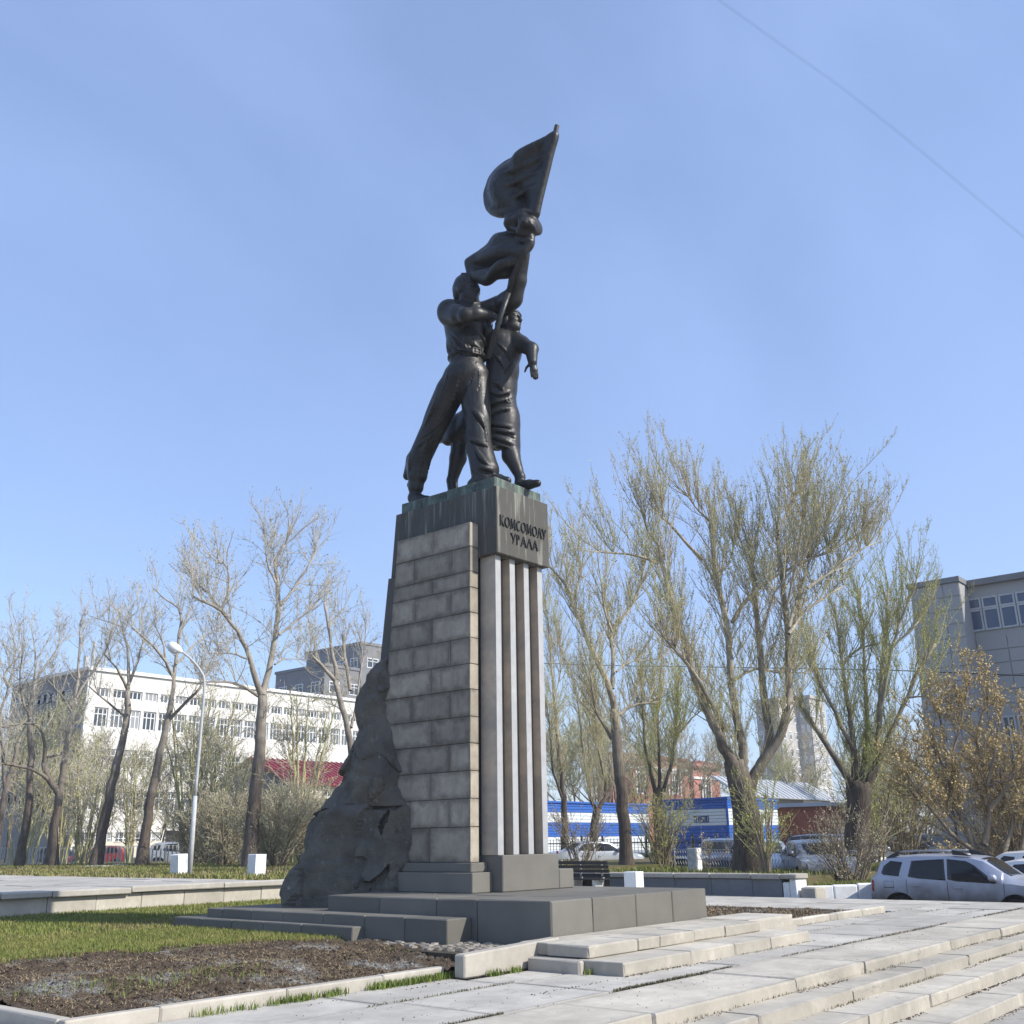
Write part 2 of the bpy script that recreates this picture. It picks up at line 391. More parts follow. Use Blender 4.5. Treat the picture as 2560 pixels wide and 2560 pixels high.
    def lathe(s, prof, c=(0,0,0), n=16):
        """prof (r, z) about a vertical axis through c"""
        vs = [(c[0]+r*math.cos(2*math.pi*k/n), c[1]+r*math.sin(2*math.pi*k/n), c[2]+z) for r, z in prof for k in range(n)]
        fs = [(i*n+k, i*n+(k+1) % n, (i+1)*n+(k+1) % n, (i+1)*n+k) for i in range(len(prof)-1) for k in range(n)]
        fs += [tuple(range(n))[::-1], tuple((len(prof)-1)*n+k for k in range(n))]
        return s.add(vs, fs)
    def build(s, name, mat, parent=None, smooth=False, fix=True):
        me = bpy.data.meshes.new(name); me.from_pydata(s.v, [], s.f)
        if fix:
            bm = bmesh.new(); bm.from_mesh(me); bmesh.ops.recalc_face_normals(bm, faces=bm.faces); bm.to_mesh(me); bm.free()
        if smooth: me.shade_smooth()
        me.materials.append(M[mat] if isinstance(mat, str) else mat)
        o = bpy.data.objects.new(name, me); return link(o, parent)
def np_mesh(name, V, quads=None, tris=None, mat=None, parent=None, smooth=False):
    me = bpy.data.meshes.new(name); V = np.asarray(V, np.float32).reshape(-1, 3)
    q = np.zeros((0, 4), np.int32) if quads is None else np.asarray(quads, np.int32).reshape(-1, 4)
    t = np.zeros((0, 3), np.int32) if tris is None else np.asarray(tris, np.int32).reshape(-1, 3)
    me.vertices.add(len(V)); me.vertices.foreach_set('co', V.ravel())
    me.loops.add(q.size+t.size); me.loops.foreach_set('vertex_index', np.concatenate([q.ravel(), t.ravel()]))
    me.polygons.add(len(q)+len(t))
    me.polygons.foreach_set('loop_start', np.concatenate([np.arange(len(q))*4, q.size+np.arange(len(t))*3]).astype(np.int32))
    me.update(calc_edges=True); me.validate()
    if smooth: me.shade_smooth()
    if mat: me.materials.append(M[mat])
    return link(bpy.data.objects.new(name, me), parent)
def copy_tree(o, parent=None):
    c = o.copy(); COL.objects.link(c); inv = o.matrix_parent_inverse.copy(); c.parent = parent; c.matrix_parent_inverse = inv
    for ch in list(o.children): copy_tree(ch, c)
    return c
# ================================================================= ground, paving, stairs, beds
def structure(o): o['kind'] = 'structure'; return o
structure(MB().box(-900, 1100, -900, 1100, -3.0, -.80).build('ground', 'asphalt'))
structure(MB().box(29.75, 52, -14, 14.05, -.81, -.74).build('parking_road', 'asphalt'))
structure(MB().box(-12, 29.0, -14, 4.47, -.81, -.56).build('lower_pavement', 'slab'))

def slab_field(root, name, rows, zt, th=.10, cuts=(1.9, 3.1), x_axis=True, keep=None, mat='slab', gap=.026, seed=3, tilt=.006):
    """rows: list of (a0, a1, b0, b1): strip across a (second axis) running along b"""
    r = random.Random(seed)
    for (a0, a1, b0, b1) in rows:
        b = b0 - r.uniform(0, 1.5); first = True
        while b < b1:
            e = min(b + r.uniform(*cuts), b1); s0 = max(b, b0); b = e
            if e - s0 < .25: continue
            gx = gap*r.uniform(.6, 1.5); dz = r.uniform(-tilt, tilt)
            x0, x1, y0, y1 = (s0+gx/2, e-gx/2, a0+gx/2, a1-gx/2) if x_axis else (a0+gx/2, a1-gx/2, s0+gx/2, e-gx/2)
            if keep and not keep((x0+x1)/2, (y0+y1)/2): continue
            MB().cbox(x0, x1, y0, y1, zt-th+dz, zt+dz, .008, .5).build(name, mat, root)
# paved square, bedding below and its slabs
plaza = structure(MB().box(-6, 28.48, 6.08, 40, -.5, -.03).build('plaza', 'joint_dirt'))
rows = [(7.2, 8.62, -4, 28.46), (8.62, 9.25, 12.45, 17.8), (8.62, 9.62, -4, 5.1), (8.62, 9.32, 17.8, 28.46), (8.62, 9.62, 5.1, 10.05), (8.62, 9.24, 10.05, 12.45)]
slab_field(plaza, 'slab', rows, 0.0, seed=5)
rows = [(y, y+1.4, 24.25, 28.46) for y in np.arange(9.32, 23.0, 1.4)] + [(y, y+1.4, 18.65, 24.2) for y in np.arange(14.92, 22.9, 1.4)] + [(9.32, 14.9, 24.0, 24.22)][:0]
slab_field(plaza, 'slab', rows, 0.0, cuts=(1.8, 2.9), seed=8)
rows = [(y, y+1.5, -4, 5.1) for y in np.arange(9.62, 23, 1.5)]
slab_field(plaza, 'slab', rows, 0.0, seed=9)
# grass tufts in the joints are made further down

# the flight of four steps that leads down from the square
stairs = empty('stairs', (12, 5.2, -.56), label='long flight of pale concrete steps leading down from the paved square', cat='steps')
def stair_row(yf, yb, zt, seed, cuts):
    r = random.Random(seed); x = -4.0; k = 0
    fixed = sorted(cuts)
    xs = [-4.0, -.6, 2.5, 5.9] + fixed + [31.0]
    xs = [q for q in xs if q <= 28.46] + [28.46]
    for a, b in zip(xs[:-1], xs[1:]):
        dz = r.uniform(-.007, .007); dy = r.uniform(-.012, .012)
        MB().cbox(a+.008, b-.008, yf+dy, yb, zt-.16+dz, zt+dz, .02, .8).build('step_block', 'step_stone', stairs)
stair_row(6.0, 7.185, 0.0, 1, [9.2, 12.3, 14.4, 15.95, 17.9, 20.6, 23.5, 26.2])
stair_row(5.56, 6.12, -.14, 2, [8.2, 10.5, 12.9, 15.4, 17.3, 20.1, 23.0, 25.8])
stair_row(5.02, 5.68, -.28, 3, [7.4, 9.6, 12.0, 13.95, 16.0, 18.9, 21.8, 24.6, 27])
stair_row(4.46, 5.14, -.42, 4, [8.0, 10.6, 12.9, 15.6, 18.0, 20.9, 23.9, 26.6])
for (a, b, z) in ((4.52, 5.1, -.59), (5.12, 5.6, -.45), (5.62, 6.05, -.31)): MB().box(-4, 28.4, a, b, -.78, z+.005).build('step_core', 'joint_dirt', stairs)

# ---- bed and lawn left of the monument
rng_np = np.random.default_rng(4)
def bed_h(x, y):
    t = np.clip((y-9.9)/1.8, 0, 1); return .085 + .115*t*t*(3-2*t)
def soil_edge(x):      # where soil meets turf (y)
    return np.interp(x, [4, 6.8, 8.3, 10.2, 11.1, 12.2], [14.9, 14.6, 14.3, 14.0, 13.3, 12.7])
def vnoise(x, y, s, seed=0):
    """cheap smooth 2-D value noise"""
    r = np.random.default_rng(seed); G = r.random((64, 64)); X, Y = x*s, y*s
    i, j = np.floor(X).astype(int), np.floor(Y).astype(int); u, v = X-i, Y-j; u = u*u*(3-2*u); v = v*v*(3-2*v)
    a, b, c, d = G[i % 64, j % 64], G[(i+1) % 64, j % 64], G[i % 64, (j+1) % 64], G[(i+1) % 64, (j+1) % 64]
    return (a*(1-u)+b*u)*(1-v)+(c*(1-u)+d*u)*v
def grid_sheet(name, x0, x1, y0, y1, step, hf, mat, mask=None, skirt=-.4):
    xs = np.arange(x0, x1+step*.5, step); ys = np.arange(y0, y1+step*.5, step); X, Y = np.meshgrid(xs, ys, indexing='ij')
    Z = hf(X, Y); V = np.stack([X, Y, Z], -1).reshape(-1, 3); n, m = len(xs), len(ys)
    I = np.arange(n*m).reshape(n, m); Q = np.stack([I[:-1, :-1], I[1:, :-1], I[1:, 1:], I[:-1, 1:]], -1).reshape(-1, 4)
    if mask is not None:
        C = V[Q].mean(1); Q = Q[mask(C[:, 0], C[:, 1])]
    return structure(np_mesh(name, V, Q, None, mat, smooth=True))
in_soil = lambda x, y: y < soil_edge(x) + .25*(vnoise(x, y, 1.6, 3)-.5)
clod = lambda x, y: bed_h(x, y) - .015 + .05*(vnoise(x, y, 5, 1)-.5) + .045*(vnoise(x, y, 13, 2)-.5) + .03*(vnoise(x, y, 29, 5)-.5)
grid_sheet('flower_bed', 5.27, 12.3, 9.74, 14.95, .035, clod, 'soil', mask=lambda x, y: (y < soil_edge(x)+.35) & ~((x > 10.1) & (y < 9.4)) )
grid_sheet('lawn', 5.27, 18.6, 12.5, 24.1, .12, lambda x, y: bed_h(x, y) - .012 + .03*(vnoise(x, y, 1.5, 7)-.5) - .12*(y < soil_edge(x)-.15), 'lawn_soil')
structure(MB().box(5.3, 18.55, 14.9, 24.1, -.3, .12).build('lawn_base', 'lawn_soil'))
structure(MB().box(5.3, 16.9, 9.76, 14.95, -.3, .03).build('bed_base', 'soil'))
# soil bed at the right of the monument
clod2 = lambda x, y: .0 + .05*(vnoise(x, y, 4, 11)-.5)+.06*(vnoise(x, y, 11, 12)-.5)
grid_sheet('far_flower_bed', 16.62, 24.2, 9.5, 14.9, .06, lambda x, y: clod2(x, y)-.02, 'soil')

# kerbs
kerb = empty('bed_kerb', (7.8, 9.7, 0), label='pale concrete kerb round the dug soil bed left of the monument', cat='kerb')
for a, b in ((5.14, 6.1), (6.1, 7.62), (7.62, 9.02), (9.02, 10.07)):
    d = rnd.uniform(-.006, .006); MB().cbox(a+.004, b-.004, 9.62+d, 9.76+d, -.1, .125+d, .015, .5).build('kerb_stone', 'kerb_stone', kerb)
for a in np.arange(9.77, 24, 1.55):
    d = rnd.uniform(-.006, .006); MB().cbox(5.14+d, 5.28+d, a+.004, a+1.545, -.1, .125+d, .015, .5).build('kerb_stone', 'kerb_stone', kerb)
kerb2 = empty('low_kerb', (20.6, 9.4, 0), label='low pale kerb in front of the soil bed right of the granite platform', cat='kerb')
for a, b in ((17.85, 18.75), (18.75, 19.7), (19.7, 20.95), (20.95, 21.3), (21.3, 22.6), (22.6, 23.9)):
    d = rnd.uniform(-.008, .008); MB().cbox(a+.004, b-.004, 9.34+d, 9.48+d, -.1, .13+d, .02, .5).build('kerb_stone', 'step_stone', kerb2)

# sloping retaining slab beside the pale steps
wb = MB()
pts = [(10.08, 0), (11.98, 0), (12.02, .34), (10.08, .275)]
wb.prism([(z, x) for x, z in pts], 1, 9.30, 9.48)
o = wb.build('retaining_slab', 'kerb_stone'); tag(o, 'grey concrete slab on edge beside the pale entry steps, weeds at its foot', 'wall')
bev = o.modifiers.new('bevel', 'BEVEL'); bev.width = .018; bev.segments = 1

# pale entry steps in front of the platform
ent = empty('entry_steps', (14, 8.6, 0), label='two tiers of pale concrete blocks below the dark granite platform', cat='steps')
for a, b in ((11.36, 13.0), (13.0, 14.22), (14.22, 15.35), (15.35, 16.72)):
    d = rnd.uniform(-.008, .008); MB().cbox(a+.006, b-.006, 7.82+d, 8.55, -.02, .158+d*.6, .018, .6).build('step_block', 'step_stone', ent)
MB().cbox(11.24, 11.345, 8.40, 9.25, -.02, .152, .018, .6).build('step_block', 'kerb_stone', ent)
MB().cbox(11.36, 12.44, 8.56, 9.585, -.02, .150, .01).build('step_block', 'step_stone', ent)
MB().cbox(12.46, 17.8, 8.56, 9.585, -.02, .150, .01).build('step_block', 'step_stone', ent)
for a, b in ((11.46, 12.62), (12.62, 13.18), (13.18, 14.12), (14.12, 15.05), (15.05, 16.2)):
    d = rnd.uniform(-.012, .012); MB().cbox(a+.006, b-.006, 8.42+d, 9.1, .162, .315+d*.5, .018, .6).build('step_block', 'step_stone', ent)
MB().cbox(16.2, 17.82, 8.62, 9.59, .0, .325, .03, .6).build('step_block', 'step_stone', ent)
for a, b in ((11.5, 12.9), (12.9, 14.4), (14.4, 16.19)):
    MB().cbox(a+.006, b-.006, 9.11, 9.60, .162, .312, .012, .5).build('step_block', 'step_stone', ent)
for (y, x0, x1) in ((8.55, 11.36, 16.2),): pass

# cobble strip at the foot of the platform
cob = structure(MB().box(10.9, 12.3, 9.5, 12.9, .0, .172).build('cobble_strip', 'joint_dirt'))
r5 = random.Random(9)
for iy in range(26):
    for ix in range(9):
        x0 = 11.02+ix*.138+r5.uniform(-.01, .01)+(.06 if iy % 2 else 0); y0 = 9.6+iy*.124+r5.uniform(-.008, .008)
        if x0 < 11.02+.35*max(0, (y0-11.3)) + r5.uniform(-.1, .1) or x0+.12 > 12.24: continue
        if y0 > 11.05 and x0 > 11.55: continue
        MB().cbox(x0, x0+.124, y0, y0+.11, .12, .205+r5.uniform(-.012, .012), .028, .5).build('cobble', 'cobble', cob)

# ================================================================= granite platform
plat = empty('granite_platform', (14.4, 12.0, .2), label='stepped dark grey granite platform that carries the monument', cat='platform')
def gblock(x0, x1, y0, y1, z0, z1, c=.012, nm='granite_block', mat='granite_base'):
    return MB().cbox(x0, x1, y0, y1, z0, z1, c, .5).build(nm, mat, plat)
gblock(12.25, 13.236, 9.62, 11.045, .16, .785, .018); 
gblock(12.25, 13.236, 11.055, 11.90, .16, .775, .018)
gblock(12.262, 13.236, 11.912, 13.2, .16, .775, .014); gblock(12.262, 13.236, 13.208, 14.5, .16, .772, .014)
gblock(13.245, 14.40, 9.62, 10.9, .16, .785, .016); gblock(14.41, 15.49, 9.62, 10.9, .16, .785, .016); gblock(15.50, 16.60, 9.62, 10.9, .16, .785, .016)
for a, b in ((13.245, 14.9), (14.908, 16.6)):
    for c_, d_ in ((10.908, 12.9), (12.908, 14.5), (14.508, 16.6)): gblock(a, b, c_, d_, .16, .783)
ys = [11.15, 12.05, 12.95, 13.95, 15.0, 15.9, 16.75]
for a, b in zip(ys[:-1], ys[1:]): gblock(11.71+rnd.uniform(-.004, .004), 12.245, a+.004, b-.004, .16, .525, .014)
gblock(12.255, 16.6, 14.6, 17.2, .16, .52); gblock(11.712, 12.245, 16.756, 17.22, .16, .522, .014)
ys = [12.95, 14.2, 15.2, 16.1, 17.0, 17.9]
for a, b in zip(ys[:-1], ys[1:]): gblock(11.46+rnd.uniform(-.005, .005), 11.704, a+.004, b-.004, .12, .37, .014)
gblock(11.71, 16.6, 17.23, 17.9, .12, .365)

# ================================================================= pedestal
ped = empty('pedestal', (14.7, 13.5, .785), label='tall tapering monument pedestal of sandstone blocks, granite head and pale vertical fins', cat='pedestal')
P = lambda nm, mb, mat, par=None, smooth=False: mb.build(nm, mat, par or ped, smooth)
# stepped bases under the fins and under the brick cheek
P('fin_base', MB().cbox(13.99, 15.56, 12.02, 14.6, .785, 1.385, .015), 'granite_base'); P('fin_base', MB().cbox(15.565, 16.0, 12.02, 14.6, .785, 1.12, .015), 'granite_base')
P('base_course', MB().cbox(13.47, 13.985, 12.25, 14.75, .785, 1.112, .012), 'granite_base')
P('base_course', MB().cbox(13.56, 13.985, 12.36, 14.7, 1.114, 1.27, .012), 'granite_base')
P('base_course', MB().cbox(15.57, 15.9, 12.3, 14.7, 1.125, 1.30, .012), 'granite_base')
# core with a battered rear
def batter(z): return 14.74 + (8.07-z)*.118      # rear y
core = MB(); core.prism([(12.30, 1.27), (batter(1.27), 1.27), (batter(6.7), 6.7), (12.30, 6.7)], 0, 14.02, 15.36); P('shaft_core', core, 'granite')
sk = MB(); sk.prism([(13.0, 1.27), (batter(1.27)-.08, 1.27), (batter(6.7)-.04, 6.72), (13.0, 6.72)], 0, 13.83, 14.015); P('shaft_side', sk, 'granite')
# granite head
hd = MB()
def yr(z): return 14.74 + (8.07-z)*.085
hd.add([(13.885,11.985,6.745),(15.46,11.985,6.745),(15.46,yr(6.745),6.745),(13.885,yr(6.745),6.745),(13.885,11.985,8.07),(15.46,11.985,8.07),(15.46,yr(8.07),8.07),(13.885,yr(8.07),8.07)],
       [(0,3,2,1),(4,5,6,7),(0,1,5,4),(1,2,6,5),(2,3,7,6),(3,0,4,7)])
head = P('head_block', hd, 'granite_header'); bv = head.modifiers.new('bevel', 'BEVEL'); bv.width = .012; bv.segments = 1
# sandstone cheeks (each stone a part); courses with their joints
courses = [7.387, 6.912, 6.427, 6.124, 5.646, 5.175, 4.697, 4.236, 3.751, 3.282, 2.805, 2.332, 1.857, 1.272]
def panel_rear(z): return 14.40 + (7.387-z)*.083 + .02
for side in (0, 1):
    xo, xi = (13.65, 13.88) if side == 0 else (15.70, 15.47)
    x0, x1 = min(xo, xi), max(xo, xi)
    back = MB(); back.prism([(12.475, 1.28), (panel_rear(1.28)-.02, 1.28), (panel_rear(7.37)-.02, 7.37), (12.475, 7.37)], 0, x0+.014 if side == 0 else x0, x1 if side == 0 else x1-.014); P('mortar_bed', back, 'mortar')
    for ci in range(13):
        zt, zb = courses[ci], courses[ci+1]; odd = ci % 2 == 1
        js = [12.456] + ([12.955, 13.93] if odd else [13.43]) + [None]
        if ci == 2: js = [12.456, 13.425, None]
        if ci == 3: js = [12.456, 12.945, 13.912, None]
        if ci >= 4:
            js = [12.456, 13.435, None] if ci % 2 == 0 else [12.456, 12.96, 13.945, None]
        for a, b in zip(js[:-1], js[1:]):
            m = MB(); gp = .008; aa = a + (gp*.5 if a > 12.5 else 0)
            d = rnd.uniform(-.006, .006); fx0, fx1 = (x0+d, x1) if side == 0 else (x0, x1+d)
            z0, z1 = zb+gp*.5, zt-(gp*.5 if ci else 0)
            if b is None:
                r0, r1 = panel_rear(z0), panel_rear(z1)
                m.cbox(fx0, fx1, aa, r1, z0, z1, .007, .6)
                m.v = [(x, y + ((r0-r1)*(z1-z)/(z1-z0) if y > aa+.1 else 0), z) for x, y, z in m.v]
            else: m.cbox(fx0, fx1, aa, b-gp*.5, z0, z1, .007, .6)
            P('brick', m, 'sand_brick')
# fins, each with its own pale nose strip
fin_x = [(13.985, 14.135), (14.40, 14.55), (14.82, 14.965), (15.235, 15.385)]
for a, b in fin_x:
    f = P('fin', MB().cbox(a, b, 12.128, 12.50, 1.386, 6.744, .004), 'fin_channel')
    P('fin_nose', MB().cbox(a-.001, b+.001, 12.118, 12.127, 1.387, 6.743, .002), 'fin_stone', f)
# raised inscription (two lines), every letter a part
def stroke(mb, p, q, w, y0, y1):
    (x0, z0), (x1, z1) = p, q; dx, dz = x1-x0, z1-z0; L = math.hypot(dx, dz); nx, nz = -dz/L*w/2, dx/L*w/2
    mb.prism([(z0+nz, x0+nx), (z0-nz, x0-nx), (z1-nz, x1-nx), (z1+nz, x1+nx)], 1, y0, y1)
def ring(mb, cx, cz, rx, rz, w, y0, y1, a0=0, a1=360, n=22):
    A = [math.radians(a0+(a1-a0)*i/n) for i in range(n+1)]
    for i in range(n):
        t0, t1 = A[i], A[i+1]
        wt = lambda t: w*(.35+.75*abs(math.cos(t)))
        q = []
        for t, s in ((t0, 1), (t1, 1), (t1, 0), (t0, 0)):
            k = 0 if s else 1
            q.append((cz+(rz-k*wt(t)*.55)*math.sin(t), cx+(rx-k*wt(t))*math.cos(t)))
        mb.prism(q, 1, y0, y1)
def glyph(ch, x, z, h, w, y0, y1):
    """letters of the inscription in a roman style, thick and thin strokes with small serifs"""
    mb = MB(); T, t = h*.09, h*.05; e = 0.0004
    def S(a, b, wd): stroke(mb, (x+a[0]*w, z+a[1]*h), (x+b[0]*w, z+b[1]*h), wd, y0, y1-S.k*e); S.k += 1
    S.k = 0
    def serif(a, b): S((a-.13, b), (a+.13, b), h*.04)
    if ch == 'К': S((.12, 0), (.12, 1), T); S((.15, .5), (.78, 1), t); S((.25, .56), (.9, 0), T); serif(.12, .01); serif(.12, .99); serif(.82, .99); serif(.9, .01)
    elif ch == 'О': ring(mb, x+.5*w, z+.5*h, .5*w, .5*h, T, y0, y1)
    elif ch == 'С': ring(mb, x+.55*w, z+.5*h, .5*w, .5*h, T, y0, y1, 50, 310)
    elif ch == 'М': S((.1, 0), (.18, 1), t); S((.18, 1), (.5, .1), T); S((.5, .1), (.82, 1), t); S((.82, 1), (.9, 0), T); serif(.1, .01); serif(.9, .01)
    elif ch == 'Л': S((.05, 0), (.5, 1), t); S((.5, 1), (.95, 0), T); serif(.05, .01); serif(.95, .01)
    elif ch == 'А': S((.05, 0), (.5, 1), t); S((.5, 1), (.95, 0), T); S((.25, .35), (.75, .35), t*.8); serif(.05, .01); serif(.95, .01)
    elif ch == 'У': S((.05, 1), (.55, .35), T); S((.95, 1), (.3, -.05), t); serif(.05, .99); serif(.95, .99)
    elif ch == 'Р': S((.2, 0), (.2, 1), T); ring(mb, x+.3*w, z+.72*h, .5*w, .28*h, T, y0, y1, -90, 90, 12); serif(.2, .01)
    return mb
def word(txt, x0, x1, z, h, widths):
    tot = sum(widths[c] for c in txt); sc = (x1-x0)/tot; x = x0
    for c in txt:
        w = widths[c]*sc; P('letter', glyph(c, x+.06*w, z, h, w*.88, 11.957, 11.986), 'letter_bronze'); x += w
WD = {'К': .8, 'О': .95, 'М': 1.0, 'С': .8, 'Л': .85, 'У': .75, 'Р': .65, 'А': .85}
l0 = ony(1248, 1298, 11.985); l1 = ony(1364, 1340, 11.985); zb1 = ony(1250, 1312.5, 11.985)[2]
word('КОМСОМОЛУ', l0[0], l1[0], zb1, .20, WD)
u0 = ony(1276, 1350, 11.985); u1 = ony(1344, 1372, 11.985); zb2 = ony(1294, 1362, 11.985)[2]
word('УРАЛА', u0[0], u1[0], zb2, .19, WD)

# rough boulder built against the back of the pedestal
from mathutils import noise as mnoise
rock_pts_L = [(956,1656),(936,1670),(915,1703),(894,1745),(888,1786),(887,1826),(874,1869),(865,1898),(853,1944),(845,1964),(832,1985),(816,1998),(805,2022),(778,2047),(770,2076),(760,2122),(747,2151),(735,2171),(723,2196),(722,2217),(712,2245),(708,2266)]
rock_pts_R = [(969,1662),(989,1712),(983,1766),(984,1811),(981,1848),(992,1890),(1002,1931),(1000,1964),(1016,2002),(1018,2051),(1033,2097),(1036,2155),(1014,2180),(1004,2200),(1000,2236)]
def boulder(z0, z1, inset, seed):
    ns, na = int((z1-z0)/.035)+2, 190
    zR = [(onx(x, y, 13.62)[2], onx(x, y, 13.62)[1]) for x, y in rock_pts_R][::-1]
    zL = [(atd(x, y, 20.6)[2], x) for x, y in rock_pts_L][::-1]
    V = []
    for i in range(ns):
        z = z0+(z1-z0)*i/(ns-1)
        yR = np.interp(z, [a for a, b in zR], [b for a, b in zR]); xt = np.interp(z, [a for a, b in zL], [b for a, b in zL])
        xf = np.interp(z, [.5, 1.2, 2.2, 2.6, 3.6, 4.8, 5.15], [12.42, 12.62, 12.95, 13.12, 13.22, 13.42, 13.6]) + inset
        xb = np.interp(z, [.5, 2.2, 5.15], [16.3, 15.9, 15.3]); cx, a = (xf+xb)/2, (xb-xf)/2
        lo, hi = yR+.05, yR+6
        def ring_pts(yL):
            cy, b = (yR+yL)/2, (yL-yR)/2; o = []
            for k in range(na):
                t = 2*math.pi*k/na; c, s = math.cos(t), math.sin(t); e = 2/3.4
                X_, Y_ = cx+a*math.copysign(abs(c)**e, c), cy+b*math.copysign(abs(s)**e, s)
                xl = 13.30-.36*(Y_-14.25)+.10*(z-.5)*.4; dlt = X_-xl; X_ = xl+.5*(dlt+math.sqrt(dlt*dlt+.03))
                o.append((X_, Y_, z))
            return o
        for _ in range(22):
            mid = (lo+hi)/2; mn = min(proj(p)[0] for p in ring_pts(mid)[::3])
            if mn > xt: lo = mid
            else: hi = mid
        rp = ring_pts((lo+hi)/2); cy = (yR+(lo+hi)/2)/2
        for p in rp:
            v = Vector(p); q = v*.8+Vector((seed, 0, 0)); n = mnoise.hetero_terrain(q, .9, 2.1, 5, .6)-.9
            rdg = abs(mnoise.noise(Vector((v.x*1.3, v.y*1.3, v.z*.35+seed))))
            vq = Vector((v.x*1.0, v.y*1.0, v.z*.55+seed)); dd, _p = mnoise.voronoi(vq*1.25); fc = (dd[1]-dd[0]); dd2, _p = mnoise.voronoi(v*2.6+Vector((seed, 0, 0))); fc2 = min(.4, dd2[1]-dd2[0])
            fac = .16*mnoise.noise(v*.9+Vector((0, seed, 0))) + .05*n - .14*max(0, .2-rdg) + .20*min(.5, fc) + .07*fc2 - .05 + .035*mnoise.noise(v*5.0)
            for sc_, am in ((1.0, .20), (2.3, .10)):
                w_ = Vector((v.x, v.y, v.z*.7))*sc_ + Vector((seed, seed*.5, 0)) + Vector((1, 1, 1))*.25*mnoise.noise(v*2.2); _d, _pp = mnoise.voronoi(w_); gv = mnoise.cell_vector(_pp[0]*7.3)-Vector((.5, .5, .5)); fac += am*gv.dot(w_-_pp[0])*1.3/sc_**.5
            d = Vector((v.x-cx, v.y-cy, 0)).normalized(); top = min(1, max(0, (z1-z)/.18)); e2 = 1-(1-top)**2
            V.append(((cx+(v.x-cx)*(.9+.1*e2))+d.x*fac, (cy+(v.y-cy)*(.93+.07*e2))+d.y*fac, z+.03*mnoise.noise(v*1.7)))
    Q = [(i*na+k, i*na+(k+1) % na, (i+1)*na+(k+1) % na, (i+1)*na+k) for i in range(ns-1) for k in range(na)]
    mb = MB(); mb.add(V, Q+[tuple(range(na))[::-1], tuple((ns-1)*na+k for k in range(na))])
    P('boulder', mb, 'rock', None, True).data.set_sharp_from_angle(angle=math.radians(24))
boulder(.45, 2.30, 0, 3.1); boulder(2.26, 5.12, .05, 7.7)
# light mortar in the seam between the two boulders
# smooth curve through points
def catmull(P, n):
    P = np.asarray(P, float)
    if len(P) == 2: t = np.linspace(0, 1, n)[:, None]; return P[0]*(1-t)+P[1]*t
    Q = np.vstack([2*P[0]-P[1], P, 2*P[-1]-P[-2]]); out = []
    T = np.linspace(0, len(P)-1-1e-9, n)
    for t in T:
        i = int(t); u = t-i; a, b, c, d = Q[i:i+4]
        out.append(.5*((2*b)+(-a+c)*u+(2*a-5*b+4*c-d)*u*u+(-a+3*b-3*c+d)*u**3))
    return np.array(out)
# ================================================================= bronze group
def surface_nets(D, org, h):
    """D: signed distance samples; returns verts, quads"""
    S = D < 0; nx, ny, nz = D.shape
    c = np.zeros((nx-1, ny-1, nz-1), np.int8)
    for a in (0, 1):
        for b in (0, 1):
            for d in (0, 1): c += S[a:nx-1+a, b:ny-1+b, d:nz-1+d]
    act = (c > 0) & (c < 8); idx = -np.ones(act.shape, np.int64); cells = np.argwhere(act); idx[act] = np.arange(len(cells))
    acc = np.zeros((len(cells), 3)); cnt = np.zeros(len(cells)); i, j, k = cells.T
    corners = [(a, b, d) for a in (0, 1) for b in (0, 1) for d in (0, 1)]
    for p in corners:
        for ax in range(3):
            if p[ax]: continue
            q = list(p); q[ax] = 1
            d0 = D[i+p[0], j+p[1], k+p[2]]; d1 = D[i+q[0], j+q[1], k+q[2]]; m = (d0 < 0) != (d1 < 0)
            t = np.where(m, d0/np.where(np.abs(d0-d1) < 1e-12, 1, d0-d1), 0)
            pt = np.stack([np.full(len(t), float(x)) for x in p], 1); pt[:, ax] += t
            acc[m] += pt[m]; cnt[m] += 1
    V = org + (cells + acc/cnt[:, None])*h
    quads = []
    for ax in range(3):
        o1, o2 = (ax+1) % 3, (ax+2) % 3
        sl0 = [slice(None)]*3; sl1 = [slice(None)]*3; sl0[ax] = slice(0, -1); sl1[ax] = slice(1, None)
        A, B = S[tuple(sl0)], S[tuple(sl1)]; e = np.argwhere(A != B)
        ok = (e[:, o1] > 0) & (e[:, o2] > 0) & (e[:, o1] < D.shape[o1]-1) & (e[:, o2] < D.shape[o2]-1); e = e[ok]
        fl = A[tuple(e.T)]
        def g_(d1, d2):
            q = e.copy(); q[:, o1] -= d1; q[:, o2] -= d2; return idx[tuple(q.T)]
        Q = np.stack([g_(1, 1), g_(0, 1), g_(0, 0), g_(1, 0)], 1); Q[~fl] = Q[~fl][:, ::-1]; quads.append(Q)
    return V, np.concatenate(quads)
